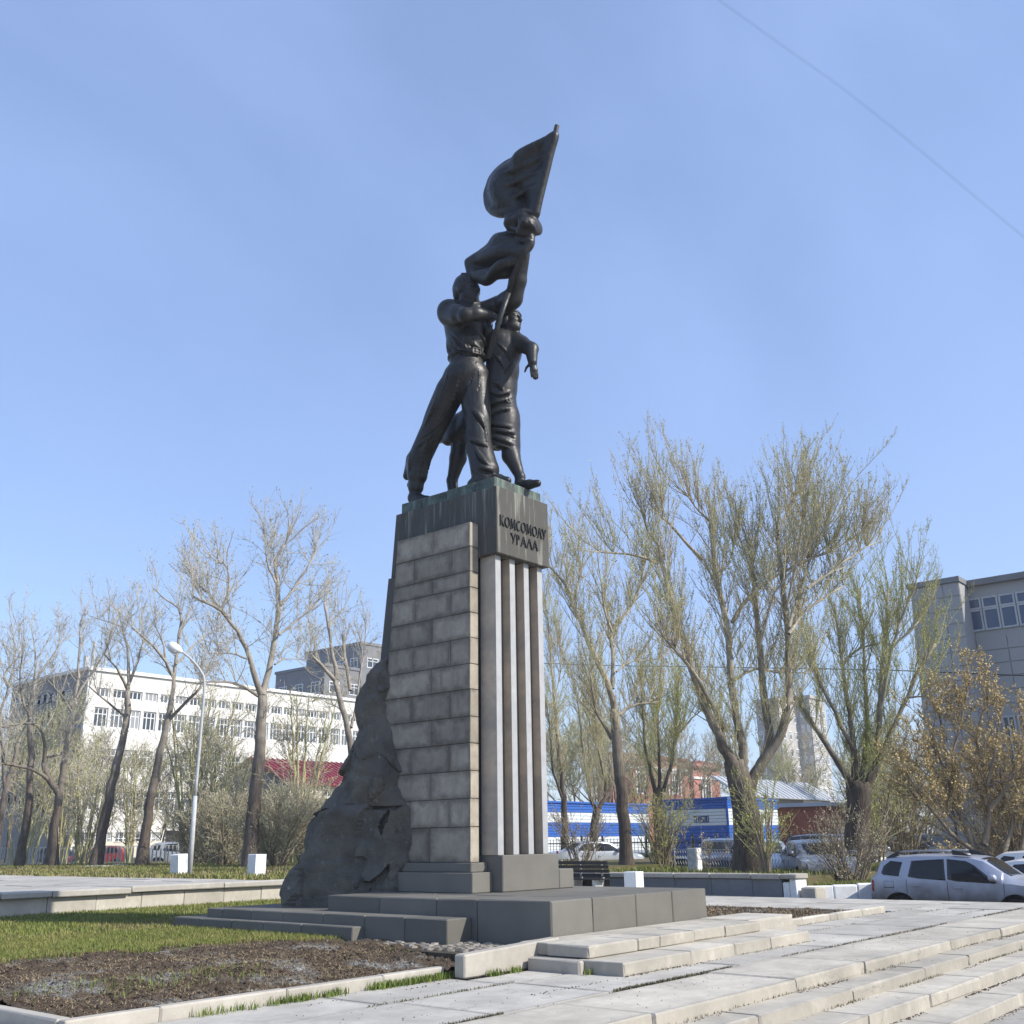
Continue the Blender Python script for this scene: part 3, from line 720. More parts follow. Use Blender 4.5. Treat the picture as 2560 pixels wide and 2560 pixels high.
class Sculpt:
    """clay-like modelling: tapered limbs and ellipsoids blended into one continuous skin"""
    def __init__(s, lo, hi, h):
        s.org = np.array(lo, float); s.h = h; n = np.ceil((np.array(hi)-s.org)/h).astype(int)+1; s.n = n
        s.D = np.full(tuple(n), 1.0, np.float32)
        s.ax = [s.org[i]+np.arange(n[i])*h for i in range(3)]
    def _win(s, lo, hi):
        sl = []
        for i in range(3):
            a = max(0, int((lo[i]-s.org[i])/s.h)); b = min(s.n[i], int((hi[i]-s.org[i])/s.h)+2)
            if b <= a: return None
            sl.append(slice(a, b))
        G = np.meshgrid(*[s.ax[i][sl[i]] for i in range(3)], indexing='ij'); return tuple(sl), G
    def _put(s, sl, d, k, op):
        o = s.D[sl]
        if op == 'u':
            if k <= 0: r = np.minimum(o, d)
            else: t = np.clip(.5+.5*(o-d)/k, 0, 1); r = o*(1-t)+d*t-k*t*(1-t)
        else:
            t = np.clip(.5-.5*(o+d)/k, 0, 1); r = o*(1-t)+(-d)*t+k*t*(1-t)
        s.D[sl] = r
    def limb(s, a, b, ra, rb, k=.05, op='u', flat=None):
        """round cone from a to b; flat=(unit vector, factor) squashes it along a direction"""
        a, b = np.array(a, float), np.array(b, float); m = max(ra, rb)*(1.0 if not flat else max(1, 1/flat[1]))+k+.06
        w = s._win(np.minimum(a, b)-m, np.maximum(a, b)+m)
        if w is None: return
        sl, (X, Y, Z) = w; p = [X-a[0], Y-a[1], Z-a[2]]; ba = b-a; L2 = ba@ba
        t = np.clip((p[0]*ba[0]+p[1]*ba[1]+p[2]*ba[2])/max(L2, 1e-9), 0, 1); q = [p[i]-ba[i]*t for i in range(3)]
        if flat:
            f, fac = np.array(flat[0], float), flat[1]; f /= np.linalg.norm(f); dt = q[0]*f[0]+q[1]*f[1]+q[2]*f[2]
            q = [q[i]+f[i]*dt*(1/fac-1) for i in range(3)]
        d = np.sqrt(q[0]**2+q[1]**2+q[2]**2)-(ra+(rb-ra)*t)
        s._put(sl, d.astype(np.float32), k, op)
    def chain(s, pts, rs, k=.05, flat=None):
        for i in range(len(pts)-1): s.limb(pts[i], pts[i+1], rs[i], rs[i+1], k, 'u', flat)
    def ell(s, c, r, R=None, k=.05, op='u'):
        c = np.array(c, float); r = np.array(r, float); m = max(r)+k+.06; w = s._win(c-m, c+m)
        if w is None: return
        sl, (X, Y, Z) = w; p = np.stack([X-c[0], Y-c[1], Z-c[2]], -1)
        if R is not None: p = p @ np.array(R).T
        n0 = np.sqrt(((p/r)**2).sum(-1)); n1 = np.sqrt(((p/(r*r))**2).sum(-1)); d = n0*(n0-1)/np.maximum(n1, 1e-6)
        s._put(sl, d.astype(np.float32), k, op)
    def folds(s, lo, hi, fn, amp):
        w = s._win(lo, hi)
        if w is None: return
        sl, (X, Y, Z) = w; s.D[sl] = s.D[sl] + amp*fn(X, Y, Z).astype(np.float32)
    def hit(s, px, py):
        d = ray(px, py); d = d/np.linalg.norm(d); t = 12.0
        for _ in range(900):
            p = CAM+d*t; i = np.round((p-s.org)/s.h).astype(int)
            if (i >= 0).all() and (i < s.n).all() and s.D[tuple(i)] < 0: return p+d*.01
            t += .02
        return None
    def hem(s, lo, hi, zf):
        w = s._win(lo, hi); sl, (X, Y, Z) = w; s.D[sl] = np.maximum(s.D[sl], (zf(X, Y)-Z).astype(np.float32))
    def build(s, name, mat, parent):
        V, Q = surface_nets(s.D, s.org, s.h); return np_mesh(name, V, Q, None, mat, parent, True)

grp = empty('bronze_statue', (14.7, 13.4, 8.07), label='dark bronze statue of a striding man with flag and a woman beside him', cat='statue')
# cast base plate in four sections
for (a, b) in ((12.11, 12.62), (12.62, 13.4), (13.4, 14.1), (14.1, 14.68)):
    MB().cbox(13.975, 15.40, a+.002, b-.002, 8.072, 8.31+rnd.uniform(-.004, .004), .015, .5).build('base_plate', 'bronze_green', grp)
ZB = 8.31
k2 = .31056
def c2(x, y, X): return onx(950+x*k2, 680+y*k2, X)        # from the statue close-up onto a plane of constant X
def c1(x, y, X): return onx(950+x*.2588, 280+y*.2588, X)
def vec(*a): return np.array(a, float)
def frame(face, up=(0, 0, 1), tilt=0.0):
    """rows: side, forward, up for a head looking along face"""
    f = vec(*face); f /= np.linalg.norm(f); u = vec(*up); sd = np.cross(f, u); sd /= np.linalg.norm(sd); u = np.cross(sd, f)
    return np.array([sd, f, u])
def head(S, c, R, h, female=False):
    """c: head centre, R rows (side, forward, up), h: head height"""
    W = lambda a, b, z: c + (R[0]*a + R[1]*b + R[2]*z)*h
    E = lambda p, r, k=.03, op='u': S.ell(W(*p), vec(*r)*h, R, k*h*2, op)
    E((0, -.05, .13), (.335, .43, .37))                 # skull
    E((0, .13, -.14), (.265, .27, .36), .06)            # face
    E((0, .23, -.37), (.15, .15, .12), .06)             # chin
    for s_ in (-1, 1):
        E((s_*.19, .06, -.27), (.12, .2, .15), .06)     # jaw
        E((s_*.17, .25, -.08), (.09, .10, .07), .05)    # cheekbone
        E((s_*.125, .40, .065), (.095, .09, .055), .035, 'c')   # eye socket
        E((s_*.125, .33, .055), (.06, .055, .042), .012) # eyeball
        S.limb(W(s_*.04, .39, .125), W(s_*.22, .31, .125), .034*h, .025*h, .03*h)   # brow
        E((s_*.34, -.03, -.02), (.045, .10, .15), .02)  # ear
        S.limb(W(0, .40, -.275), W(s_*.10, .345, -.27), .03*h, .015*h, .02*h)        # lower lip
        S.limb(W(0, .415, -.225), W(s_*.11, .345, -.225), .024*h, .014*h, .015*h)    # upper lip
        E((s_*.055, .42, -.135), (.045, .05, .035), .02) # nostril wing
    S.limb(W(0, .385, .10), W(0, .475, -.12), .036*h, .055*h, .03*h)   # nose
    S.limb(W(-.09, .43, -.25), W(.09, .43, -.25), .010*h, .010*h, .012*h, 'c')
    # hair
    if not female:
        E((0, -.11, .19), (.352, .42, .35), .04)
        E((.02, .12, .37), (.25, .24, .15), .07); E((-.12, .16, .40), (.13, .2, .11), .05); E((.14, .14, .42), (.12, .2, .11), .05); E((0, -.12, .45), (.26, .28, .13), .07)
        for i in range(6): S.limb(W(-.22+i*.088, .33, .36), W(-.2+i*.088, .0, .53), .03*h, .045*h, .05*h)
        for s_ in (-1, 1): E((s_*.30, .0, .16), (.07, .2, .2), .05)
        for i in range(7): S.limb(W(-.26+i*.085, .36, .40), W(-.24+i*.085, -.25, .60), .018*h, .022*h, .02*h, 'c')
        for i in range(6):
            for s_ in (-1, 1): S.limb(W(s_*.36, .12-i*.07, .34), W(s_*.37, .05-i*.08, .06), .014*h, .014*h, .02*h, 'c')
        E((0, -.33, -.05), (.25, .17, .27), .04)
    else:
        E((0, -.10, .20), (.38, .43, .36), .03)
        for i in range(9):
            a = math.radians(-80+20*i); S.limb(W(.33*math.sin(a), .20+.12*math.cos(a), .28), W(.36*math.sin(a), -.2, .45), .075*h, .1*h, .04*h)
        E((0, -.43, -.02), (.30, .2, .25), .05); E((0, -.48, -.22), (.22, .16, .16), .05)
        for s_ in (-1, 1): E((s_*.33, -.13, -.02), (.09, .2, .2), .05)
def hand(S, wrist, tip_dir, palm_n, size, curl=.4, grip=False, thumb_side=1):
    """palm plus five fingers; palm_n = direction the palm faces"""
    t = vec(*tip_dir); t /= np.linalg.norm(t); n = vec(*palm_n); n -= t*(n@t); n /= np.linalg.norm(n); b = np.cross(t, n)*thumb_side
    w = vec(*wrist); pc = w + t*size*.28
    S.limb(w, w+t*size*.42, .16*size, .21*size, .03, flat=(n, .55))
    lens = [.44, .50, .46, .36]
    for i in range(4):
        o = (i-1.5)*.105; p = w + t*size*.46 - b*size*o*-1.0; d = t.copy(); L = lens[i]*size
        for s_, fr in enumerate((.45, .32, .25)):
            ang = curl*(1.0 if s_ else .55)*(1.9 if grip else 1.0)
            d = d*math.cos(ang)+n*math.sin(ang); d /= np.linalg.norm(d); n2 = np.cross(b, d)
            q = p + d*L*fr; S.limb(p, q, size*(.062-.006*s_), size*(.056-.006*s_), .008); p = q
            n = n
    n = vec(*palm_n); n -= t*(n@t); n /= np.linalg.norm(n)
    p = w + t*size*.12 + b*size*.16; d = t*.6+b*.75+n*.35; d /= np.linalg.norm(d)
    q = p + d*size*.24; S.limb(p, q, size*.085, size*.065, .02); d = d*.55+t*.5+n*(.75 if grip else .2); d /= np.linalg.norm(d)
    S.limb(q, q + d*size*.24, size*.062, size*.05, .01)

# ---------------------------------------------------------------- the man
XM = 14.40
S = Sculpt((13.2, 11.3, ZB-.04), (15.35, 15.15, 13.9), .0165)
pel = c2(705, 800, XM); wai = c2(690, 668, XM); chest = c2(690, 470, XM+.02); nb = c2(700, 300, XM+.02)
shR = c2(560, 320, XM-.36); shL = c2(850, 330, XM+.42)
hipR = c2(630, 850, XM-.15); hipL = c2(762, 860, XM+.12)
# torso
S.ell(chest+vec(0, 0, .10), (.50, .36, .55), None, .08); S.ell(c2(670, 400, XM), (.46, .33, .36), None, .08)
S.limb(chest, wai, .44, .37, .10); S.limb(wai, pel, .335, .37, .06); S.ell(pel+vec(0, 0, -.08), (.39, .37, .34), None, .06)
S.limb(shR, shL, .24, .22, .10); S.limb(nb+vec(0, .02, -.08), c2(702, 235, XM+.02), .185, .165, .07)
S.ell(wai+vec(0, -.02, .22), (.43, .39, .26), None, .10)             # shirt bloused over the belt
bel = c2(700, 695, XM)
for i in range(20):                                                      # belt
    a0, a1 = 2*math.pi*i/20, 2*math.pi*(i+1)/20
    S.limb(bel+vec(.365*math.cos(a0), .365*math.sin(a0), .0), bel+vec(.365*math.cos(a1), .365*math.sin(a1), .0), .05, .05, .012)
bk = bel+vec(-.12, -.38, .0)
for d0, d1 in (((-.09, -.06), (.09, -.06)), ((.09, -.06), (.09, .06)), ((.09, .06), (-.09, .06)), ((-.09, .06), (-.09, -.06))):
    u = vec(.92, -.35, 0); S.limb(bk+u*d0[0]+vec(0, 0, d0[1]), bk+u*d1[0]+vec(0, 0, d1[1]), .02, .02, .005)
# rear leg
kR = c2(455, 1200, XM-.12); aR = c2(300, 1640, XM-.10); fR = c2(290, 1775, XM-.08)
S.limb(hipR, kR, .32, .255, .10); S.limb(c2(560, 960, XM-.15), c2(480, 1130, XM-.14), .29, .27, .08)
S.limb(kR, c2(310, 1520, XM-.10), .26, .245, .08); S.limb(c2(310, 1520, XM-.10), aR, .235, .215, .05)
S.limb(c2(285, 1520, XM-.08), c2(222, 1640, XM-.08), .20, .10, .08)                 # trouser hem flaring behind
S.limb(aR, c2(288, 1735, XM-.1), .165, .165, .03); S.ell(c2(262, 1715, XM-.1), (.12, .12, .10), None, .03)
S.limb(vec(fR[0], fR[1]+.04, ZB+.22), vec(fR[0], fR[1]-.10, ZB+.13), .15, .14, .05); S.limb(vec(fR[0], fR[1]-.08, ZB+.12), vec(fR[0]+.05, fR[1]-.28, ZB+.10), .135, .11, .05)
# front leg
kL = c2(790, 1180, XM+.10); aL = c2(845, 1600, XM+.10)
S.limb(hipL, kL, .33, .255, .10); S.limb(c2(755, 950, XM+.1), c2(765, 1080, XM+.1), .30, .275, .08)
S.limb(kL, c2(800, 1420, XM+.1), .255, .27, .08); S.limb(c2(800, 1420, XM+.1), aL, .265, .285, .05)
S.limb(aL, vec(aL[0], aL[1], ZB+.2), .27, .25, .05); S.ell(vec(aL[0], aL[1]+.12, ZB+.16), (.25, .30, .17), None, .05)
ft = c2(1030, 1668, XM+.12)
S.limb(vec(aL[0]+.02, aL[1]-.1, ZB+.14), vec(ft[0]-.02, ft[1]+.22, ZB+.14), .15, .125, .04); S.limb(vec(ft[0]-.02, ft[1]+.22, ZB+.12), vec(ft[0], ft[1]+.02, ZB+.08), .12, .085, .04)
# trouser creases and folds
def fold(pts, r, k=.03, op='u', groove=True):
    """a cloth fold (or groove) laid along the visible skin"""
    P_ = catmull(pts, 3*len(pts)); H = [S.hit(*proj(p)) for p in P_]; H = [h for h in H if h is not None]
    n = len(H)
    for _ in range(3):
        if n > 2: H = [H[0]]+[(H[i-1]+2*H[i]+H[i+1])/4 for i in range(1, n-1)]+[H[-1]]
    for i in range(n-1):
        if np.linalg.norm(H[i+1]-H[i]) > .35: continue
        f0, f1 = math.sin(math.pi*(i+.6)/(n+.2)), math.sin(math.pi*min(i+1.6, n)/(n+.2)); S.limb(H[i], H[i+1], r*1.05*max(.25, f0), r*1.05*max(.25, f1), k*.55, op)
        if groove and op == 'u' and r > .025:
            o_ = vec(0, 0, -r*1.9); S.limb(H[i]+o_, H[i+1]+o_, r*.75*f0, r*.75*f1, k*.5, 'c')
XF = XM-.30
fold([c2(735, 1090, XF+.10), c2(800, 1160, XF+.14), c2(850, 1260, XF+.20)], .045, .06)
fold([c2(725, 1330, XF+.10), c2(790, 1370, XF+.12), c2(870, 1390, XF+.2)], .04, .05); fold([c2(760, 1400, XF+.1), c2(820, 1500, XF+.1), c2(880, 1560, XF+.14)], .04, .05)
fold([c2(790, 1560, XF+.08), c2(850, 1580, XF+.10), c2(910, 1590, XF+.2)], .045, .05)
fold([c2(640, 800, XF+.02), c2(610, 960, XF-.03), c2(560, 1090, XF-.02)], .05, .08); fold([c2(700, 930, XF+.05), c2(650, 1060, XF+.05)], .04, .06, 'c')
fold([c2(455, 1000, XF+.0), c2(420, 1120, XF+.03), c2(360, 1230, XF+.05)], .04, .06); fold([c2(480, 1250, XF+.0), c2(400, 1330, XF+.0), c2(300, 1400, XF+.05)], .04, .05)
fold([c2(390, 1330, XF+.0), c2(340, 1480, XF+.0), c2(330, 1620, XF+.03)], .045, .06); fold([c2(250, 1450, XF+.05), c2(235, 1600, XF+.06)], .04, .05)
fold([c2(770, 720, XF+.10), c2(755, 800, XF+.10), c2(720, 930, XF+.12), c2(660, 1030, XF+.14)], .011, .012, 'c')       # fly seam
# shirt folds and breast pocket
for p in ([(560, 560), (640, 620), (760, 640)], [(580, 480), (650, 560), (700, 640)], [(720, 560), (780, 600), (830, 640)], [(800, 480), (840, 560), (850, 640)], [(540, 590), (560, 650), (590, 690)]):
    fold([c2(x, y, XM-.34+.00035*(x-540)) for x, y in p], .04, .06)
for p in ([(735, 470), (750, 560), (745, 650)], [(600, 790), (630, 840), (640, 900)], [(690, 760), (700, 800), (690, 850)]): fold([c2(x, y, XM-.3) for x, y in p], .010, .01, 'c')
for p in ([(560, 1010), (520, 1120), (440, 1230)], [(520, 1180), (430, 1270), (330, 1330)], [(430, 1420), (400, 1520), (380, 1640)], [(300, 1480), (280, 1580), (290, 1650)], [(660, 1100), (700, 1200), (720, 1320)], [(830, 1180), (850, 1300), (870, 1420)], [(730, 1450), (740, 1540), (770, 1640)], [(560, 760), (540, 850), (500, 960)], [(790, 760), (800, 850), (790, 940)]):
    fold([c2(x, y, XM-.3) for x, y in p], .028, .03)
for p in ([(530, 640), (570, 660), (620, 655)], [(800, 540), (830, 600), (820, 660)], [(640, 590), (690, 640), (700, 670)]): fold([c2(x, y, XM-.3) for x, y in p], .026, .025)
# right arm laid across the chest onto the staff
elR = c2(690, 350, XM-.56); wrR = c2(893, 350, XM-.14)
S.limb(shR, elR, .20, .16, .08); S.ell(shR+vec(0, 0, .03), (.25, .25, .22), None, .08); S.limb(shR+vec(-.04, .02, -.10), shR*.35+elR*.65+vec(0, .03, -.05), .20, .185, .08)
S.limb(elR, c2(770, 338, XM-.40), .15, .15, .06); S.limb(c2(770, 338, XM-.40), wrR, .148, .095, .05)
for q in (.55, .62): m_ = shR*(1-q)+elR*q; S.ell(m_+vec(0, 0, -.01), (.2, .2, .2), None, .04)
grip_lo = c2(962, 372, XM-.10)
hand(S, wrR, grip_lo-wrR, vec(.5, .2, -.6), .36, .55, True, 1)
# left arm raising the staff
elL = c1(1290, 1800, XM+.22); wrL = c1(1392, 1375, XM+.02)
S.limb(shL, elL, .215, .185, .08); S.limb(shL, (shL+elL)/2, .25, .215, .06); S.limb(elL, (elL*.6+wrL*.4), .19, .185, .06); S.limb(elL*.6+wrL*.4, wrL, .18, .125, .05)
for q in (.75, .9): 
    m = shL+(elL-shL)*q; S.ell(m, (.23, .23, .22), None, .05)                    # rolled sleeve
grip_hi = c1(1400, 1262, XM-.05)
hand(S, wrL, grip_hi-wrL, vec(-.8, .3, .1), .36, .55, True, -1)
# head, turned towards the square
hc = c2(703, 158, XM+.02); HR = frame((.03, -1, .03))
head(S, hc, HR, .68)
S.limb(c2(640, 285, XM-.2), c2(720, 330, XM-.3), .06, .05, .04); S.limb(c2(780, 280, XM+.1), c2(725, 330, XM-.25), .06, .05, .04)  # collar
man = S.build('male_figure', 'bronze', grp)

# ---------------------------------------------------------------- the woman
XW = 15.02
S = Sculpt((14.2, 11.0, ZB-.04), (15.8, 15.1, 12.9), .0165)
whc = c2(1050, 400, XW); WR = frame((.10, -1, .08)); head(S, whc, WR, .57, True)
wn = c2(1010, 490, XW); wch = c2(990, 620, XW); ww = c2(985, 800, XW); wp = c2(955, 930, XW)
S.limb(wn, c2(1020, 450, XW), .15, .14, .05)
S.ell(wch, (.42, .38, .46), None, .08); S.limb(wch, ww, .37, .34, .10); S.limb(ww, wp, .345, .39, .08); S.ell(wp+vec(0, 0, .02), (.36, .36, .33), None, .06)
for s_ in (.1, 1): S.ell(c2(1068, 668, XW+s_*.16), (.14, .13, .14), None, .10)                # bust
wsR = c2(950, 545, XW-.22); wsL = c2(1045, 535, XW+.12)
S.limb(wsR, wsL, .20, .19, .08)
# arm swung out, bent at the elbow
we = c2(1218, 622, XW-.04); wwr = c2(1228, 725, XW-.16)
S.limb(wsL, we, .19, .15, .08); S.limb(wsL, wsL+(we-wsL)*.55, .205, .18, .06); S.limb(we, wwr, .145, .095, .05)
hand(S, wwr, vec(.05, -.12, -1), vec(.6, .8, 0), .40, .14, False, -1)
# other arm reaches behind the man to the staff
S.limb(wsR, c2(850, 560, XW-.25), .18, .15, .07); S.limb(c2(850, 560, XW-.25), c2(870, 470, XW-.40), .145, .105, .05); hand(S, c2(870, 470, XW-.40), vec(0, -.2, 1), vec(-1, -.3, 0), .28, .5, True)
# skirt swinging back between the legs
S.limb(c2(990, 1180, XW), c2(980, 1440, XW), .35, .39, .08); S.limb(c2(640, 1240, XW-.03), c2(590, 1420, XW-.03), .27, .25, .08); S.limb(c2(830, 1250, XW), c2(790, 1430, XW), .3, .3, .1)
S.limb(c2(720, 1180, XW-.03), c2(540, 1330, XW-.03), .25, .22, .08)
wkF = c2(1035, 1380, XW); wkR = c2(640, 1350, XW-.05)
S.limb(wp, c2(1000, 1220, XW), .35, .30, .10); S.limb(c2(1000, 1220, XW), c2(1010, 1390, XW), .29, .285, .06)
S.limb(wp+vec(0, .12, -.1), c2(760, 1230, XW-.02), .34, .30, .12); S.limb(c2(760, 1230, XW-.02), c2(640, 1330, XW-.03), .29, .25, .08)
S.limb(c2(880, 1180, XW), c2(820, 1340, XW), .32, .27, .1); S.ell(c2(530, 1330, XW-.02), (.2, .22, .16), None, .10); S.ell(c2(590, 1390, XW-.02), (.17, .14, .14), None, .06)
S.limb(c2(930, 1330, XW), c2(760, 1360, XW), .24, .22, .08)
S_skirt = True
XG = XW-.28
for p in ([(860, 1070), (950, 1040), (1060, 1010)], [(870, 1160), (960, 1110), (1060, 1090)], [(860, 1210), (960, 1230), (1050, 1240)], [(890, 1320), (980, 1345), (1090, 1395)],
          [(900, 880), (960, 900), (990, 960)], [(880, 960), (960, 985), (1040, 960)], [(900, 1260), (990, 1280), (1080, 1290)]):
    fold([c2(x, y, XG+.0003*(x-880)) for x, y in p], .036, .07)
for p in ([(860, 1110), (950, 1075), (1050, 1050)], [(870, 1300), (980, 1310), (1080, 1340)]): fold([c2(x, y, XG-.04) for x, y in p], .028, .04, 'c')
for p in ([(900, 640), (960, 700), (1000, 780)], [(930, 560), (1000, 620), (1060, 720)], [(1060, 700), (1020, 760), (1000, 800)]): fold([c2(x, y, XG+.02) for x, y in p], .028, .045)
zh0, yh0 = c2(1000, 1425, XW)[2], c2(1000, 1425, XW)[1]; zh1, yh1 = c2(520, 1385, XW)[2], c2(520, 1385, XW)[1]
S.hem((14.2, 11, ZB), (15.8, 15.1, zh0+.9), lambda X, Y: zh0+(zh1-zh0)*np.clip((Y-yh0)/(yh1-yh0), -.3, 1.3)+.03*np.sin(Y*17)+.02*np.sin(X*23))
# legs
waF = c2(1128, 1650, XW); S.limb(wkF, c2(1055, 1480, XW), .165, .185, .05); S.limb(c2(1055, 1480, XW), waF, .185, .10, .05)
wt = c2(1285, 1752, XW)
S.limb(waF, vec(waF[0], waF[1]+.02, ZB+.12), .105, .11, .04); S.limb(vec(waF[0], waF[1], ZB+.12), vec(wt[0], wt[1]+.25, ZB+.10), .115, .095, .04); S.limb(vec(wt[0], wt[1]+.25, ZB+.09), vec(wt[0], wt[1]+.05, ZB+.07), .095, .075, .04)
waR = c2(580, 1680, XW-.05); S.limb(wkR, c2(628, 1500, XW-.05), .17, .18, .05); S.limb(c2(628, 1500, XW-.05), waR, .18, .11, .05)
S.limb(waR, vec(waR[0], waR[1]-.08, ZB+.10), .12, .11, .04); S.limb(vec(waR[0], waR[1]+.02, ZB+.12), vec(waR[0], waR[1]-.34, ZB+.07), .11, .08, .04)
S.build('female_figure', 'bronze', grp)

# ---------------------------------------------------------------- staff and banner
bot, mid_, top = c2(872, 694, XM-.16), c2(965, 372, XM-.12), c1(1400, 1230, XM-.04)
tip = c1(1710, 130, XM+.02)
st = MB(); st.tube([bot, mid_, c1(1245, 1750, XM-.08)], .052, 10); st.tube([c1(1245, 1750, XM-.08), top, c1(1490, 1000, XM+0.0), tip], [.052, .05, .05, .052], 10)
st.build('flagstaff', 'bronze', grp, True)
S = Sculpt((13.7, 10.0, 12.0), (15.1, 14.9, 19.0), .024)
pole = lambda t: c1(1500+(1690-1500)*t, 985+(215-985)*t, XM+.01)
up = [(1.0, 1672, 245), (.94, 1510, 345), (.87, 1365, 428), (.77, 1218, 505), (.66, 1130, 580), (.56, 1075, 655), (.46, 1045, 750), (.36, 1035, 805), (.26, 1040, 875), (.16, 1060, 930), (.08, 1100, 968), (.02, 1160, 985), (-.02, 1215, 975)]
prev = None
for i in range(len(up)-1):
    for s_ in np.linspace(0, 1, 7)[:-1]:
        t = up[i][0]*(1-s_)+up[i+1][0]*s_; x = up[i][1]*(1-s_)+up[i+1][1]*s_; y = up[i][2]*(1-s_)+up[i+1][2]*s_
        p0 = pole(t); p1 = c1(x, y, XM+.01); L = np.linalg.norm(p1-p0); n = max(2, int(L/.10)); pts = []
        for q in np.linspace(0, 1, n+1):
            w = (.20*math.sin(q*5.2+t*2.2)+.09*math.sin(q*11-t*9))*min(1, q*2.2)*min(1, (1-q)*3.0+.05)*min(1, L/1.5)**1.3
            pts.append(p0*(1-q)+p1*q+vec(w, 0, 0))
        for a, b in zip(pts[:-1], pts[1:]): S.limb(a, b, .055, .055, .075)
lw = [((1440, 1160), (1310, 1155)), ((1440, 1200), (1190, 1190)), ((1450, 1250), (1115, 1225)), ((1440, 1290), (1070, 1300)), ((1420, 1330), (980, 1360)), ((1400, 1370), (845, 1440)), ((1380, 1400), (855, 1500)), ((1360, 1420), (870, 1565)), ((1340, 1430), (915, 1612)), ((1330, 1440), (1015, 1648)), ((1320, 1450), (1060, 1632)), ((1310, 1455), (1120, 1580)), ((1305, 1460), (1200, 1570)), ((1303, 1462), (1260, 1500))]
for i in range(len(lw)-1):
    for s_ in np.linspace(0, 1, 7)[:-1]:
        f = lambda j, c_: lw[i][j][c_]*(1-s_)+lw[i+1][j][c_]*s_
        p0 = c1(f(0, 0), f(0, 1), XM-.02); p1 = c1(f(1, 0), f(1, 1), XM-.02); L = np.linalg.norm(p1-p0); n = max(2, int(L/.10)); v = (i+s_)/len(lw); pts = []
        for q in np.linspace(0, 1, n+1):
            w = (.17*math.sin(v*14+q*2.0)+.06*math.sin(v*31))*min(1, q*2+.2)*min(1, (1-q)*3+.1); pts.append(p0*(1-q)+p1*q+vec(w, 0, 0))
        for a, b in zip(pts[:-1], pts[1:]): S.limb(a, b, .052, .052, .075)
# gathered cloth wound round the staff above the hand
for (x, y, rx, rz, dx) in ((1400, 1005, .27, .12, 0), (1360, 1060, .32, .15, -.05), (1310, 1040, .28, .16, .05), (1290, 1085, .22, .12, -.06), (1430, 1090, .2, .16, -.1), (1420, 1150, .2, .12, .0), (1400, 1195, .17, .10, 0), (1495, 1100, .10, .20, .05)):
    S.ell(c1(x, y, XM+dx), (.24, rx*.9, rz), None, .06)
for p in (((1370, 965), (1450, 965), (1510, 1010)), ((1330, 1040), (1400, 1065), (1480, 1130)), ((1430, 1050), (1470, 1100), (1500, 1140)), ((1230, 1100), (1320, 1130), (1480, 1155)), ((1330, 1170), (1400, 1180), (1470, 1195)), ((1380, 1230), (1430, 1240), (1470, 1250))):
    fold([c1(x, y, XM-.24) for x, y in p], .045, .05, 'u', False)
for p in (((1500, 700), (1250, 860), (1060, 930)), ((1560, 560), (1280, 690), (1040, 760)), ((1620, 400), (1400, 520), (1180, 600))): fold([c1(x, y, XM-.12) for x, y in p], .05, .10, 'u', False)
S.build('banner', 'bronze', grp)
# ================================================================= trees
def unit(v): return v/np.maximum(np.linalg.norm(v, axis=-1, keepdims=True), 1e-9)
def tubes_np(P, R_, sides):
    """P (N,K,3), R (N,K) -> verts, quads"""
    N, K = R_.shape; t = unit(P[:, -1]-P[:, 0]); ref = np.where(np.abs(t[:, 2:3]) > .9, np.array([[1., 0, 0]]), np.array([[0, 0, 1.]]))
    u = unit(np.cross(t, ref)); w = np.cross(t, u); a = np.arange(sides)*2*np.pi/sides
    ringv = u[:, None, :]*np.cos(a)[None, :, None]+w[:, None, :]*np.sin(a)[None, :, None]
    V = P[:, :, None, :]+ringv[:, None]*R_[:, :, None, None]; I = np.arange(N*K*sides).reshape(N, K, sides); J = np.roll(I, -1, 2)
    Q = np.stack([I[:, :-1], J[:, :-1], J[:, 1:], I[:, 1:]], -1).reshape(-1, 4); return V.reshape(-1, 3), Q
def limb_tube(P, R_, sides=8, rng=None, rough=.06):
    P = np.asarray(P); K = len(P); T = unit(np.gradient(P, axis=0)); ref = np.array([.3, -.2, 1.0]) if abs(T[0][2]) < .85 else np.array([1.0, .2, 0])
    U = unit(np.cross(T, ref)); W = np.cross(T, U); a = np.arange(sides)*2*np.pi/sides
    rr = R_[:, None]*(1+(rng.normal(0, rough, (K, sides)) if rng is not None else 0))
    V = P[:, None]+(U[:, None]*np.cos(a)[None, :, None]+W[:, None]*np.sin(a)[None, :, None])*rr[..., None]
    I = np.arange(K*sides).reshape(K, sides); J = np.roll(I, -1, 1); Q = np.stack([I[:-1], J[:-1], J[1:], I[1:]], -1).reshape(-1, 4)
    cap = [(I[-1, 0], I[-1, k], I[-1, k+1]) for k in range(1, sides-1)]
    return V.reshape(-1, 3), Q, np.array(cap)
class Geo:
    def __init__(s): s.V = []; s.Q = []; s.T = []; s.n = 0
    def add(s, V, Q=None, T=None):
        if Q is not None and len(Q): s.Q.append(np.asarray(Q)+s.n)
        if T is not None and len(T): s.T.append(np.asarray(T)+s.n)
        s.V.append(V); s.n += len(V)
    def build(s, name, mat, parent, smooth=False):
        if not s.V: return None
        return np_mesh(name, np.concatenate(s.V), np.concatenate(s.Q) if s.Q else None, np.concatenate(s.T) if s.T else None, mat, parent, smooth)
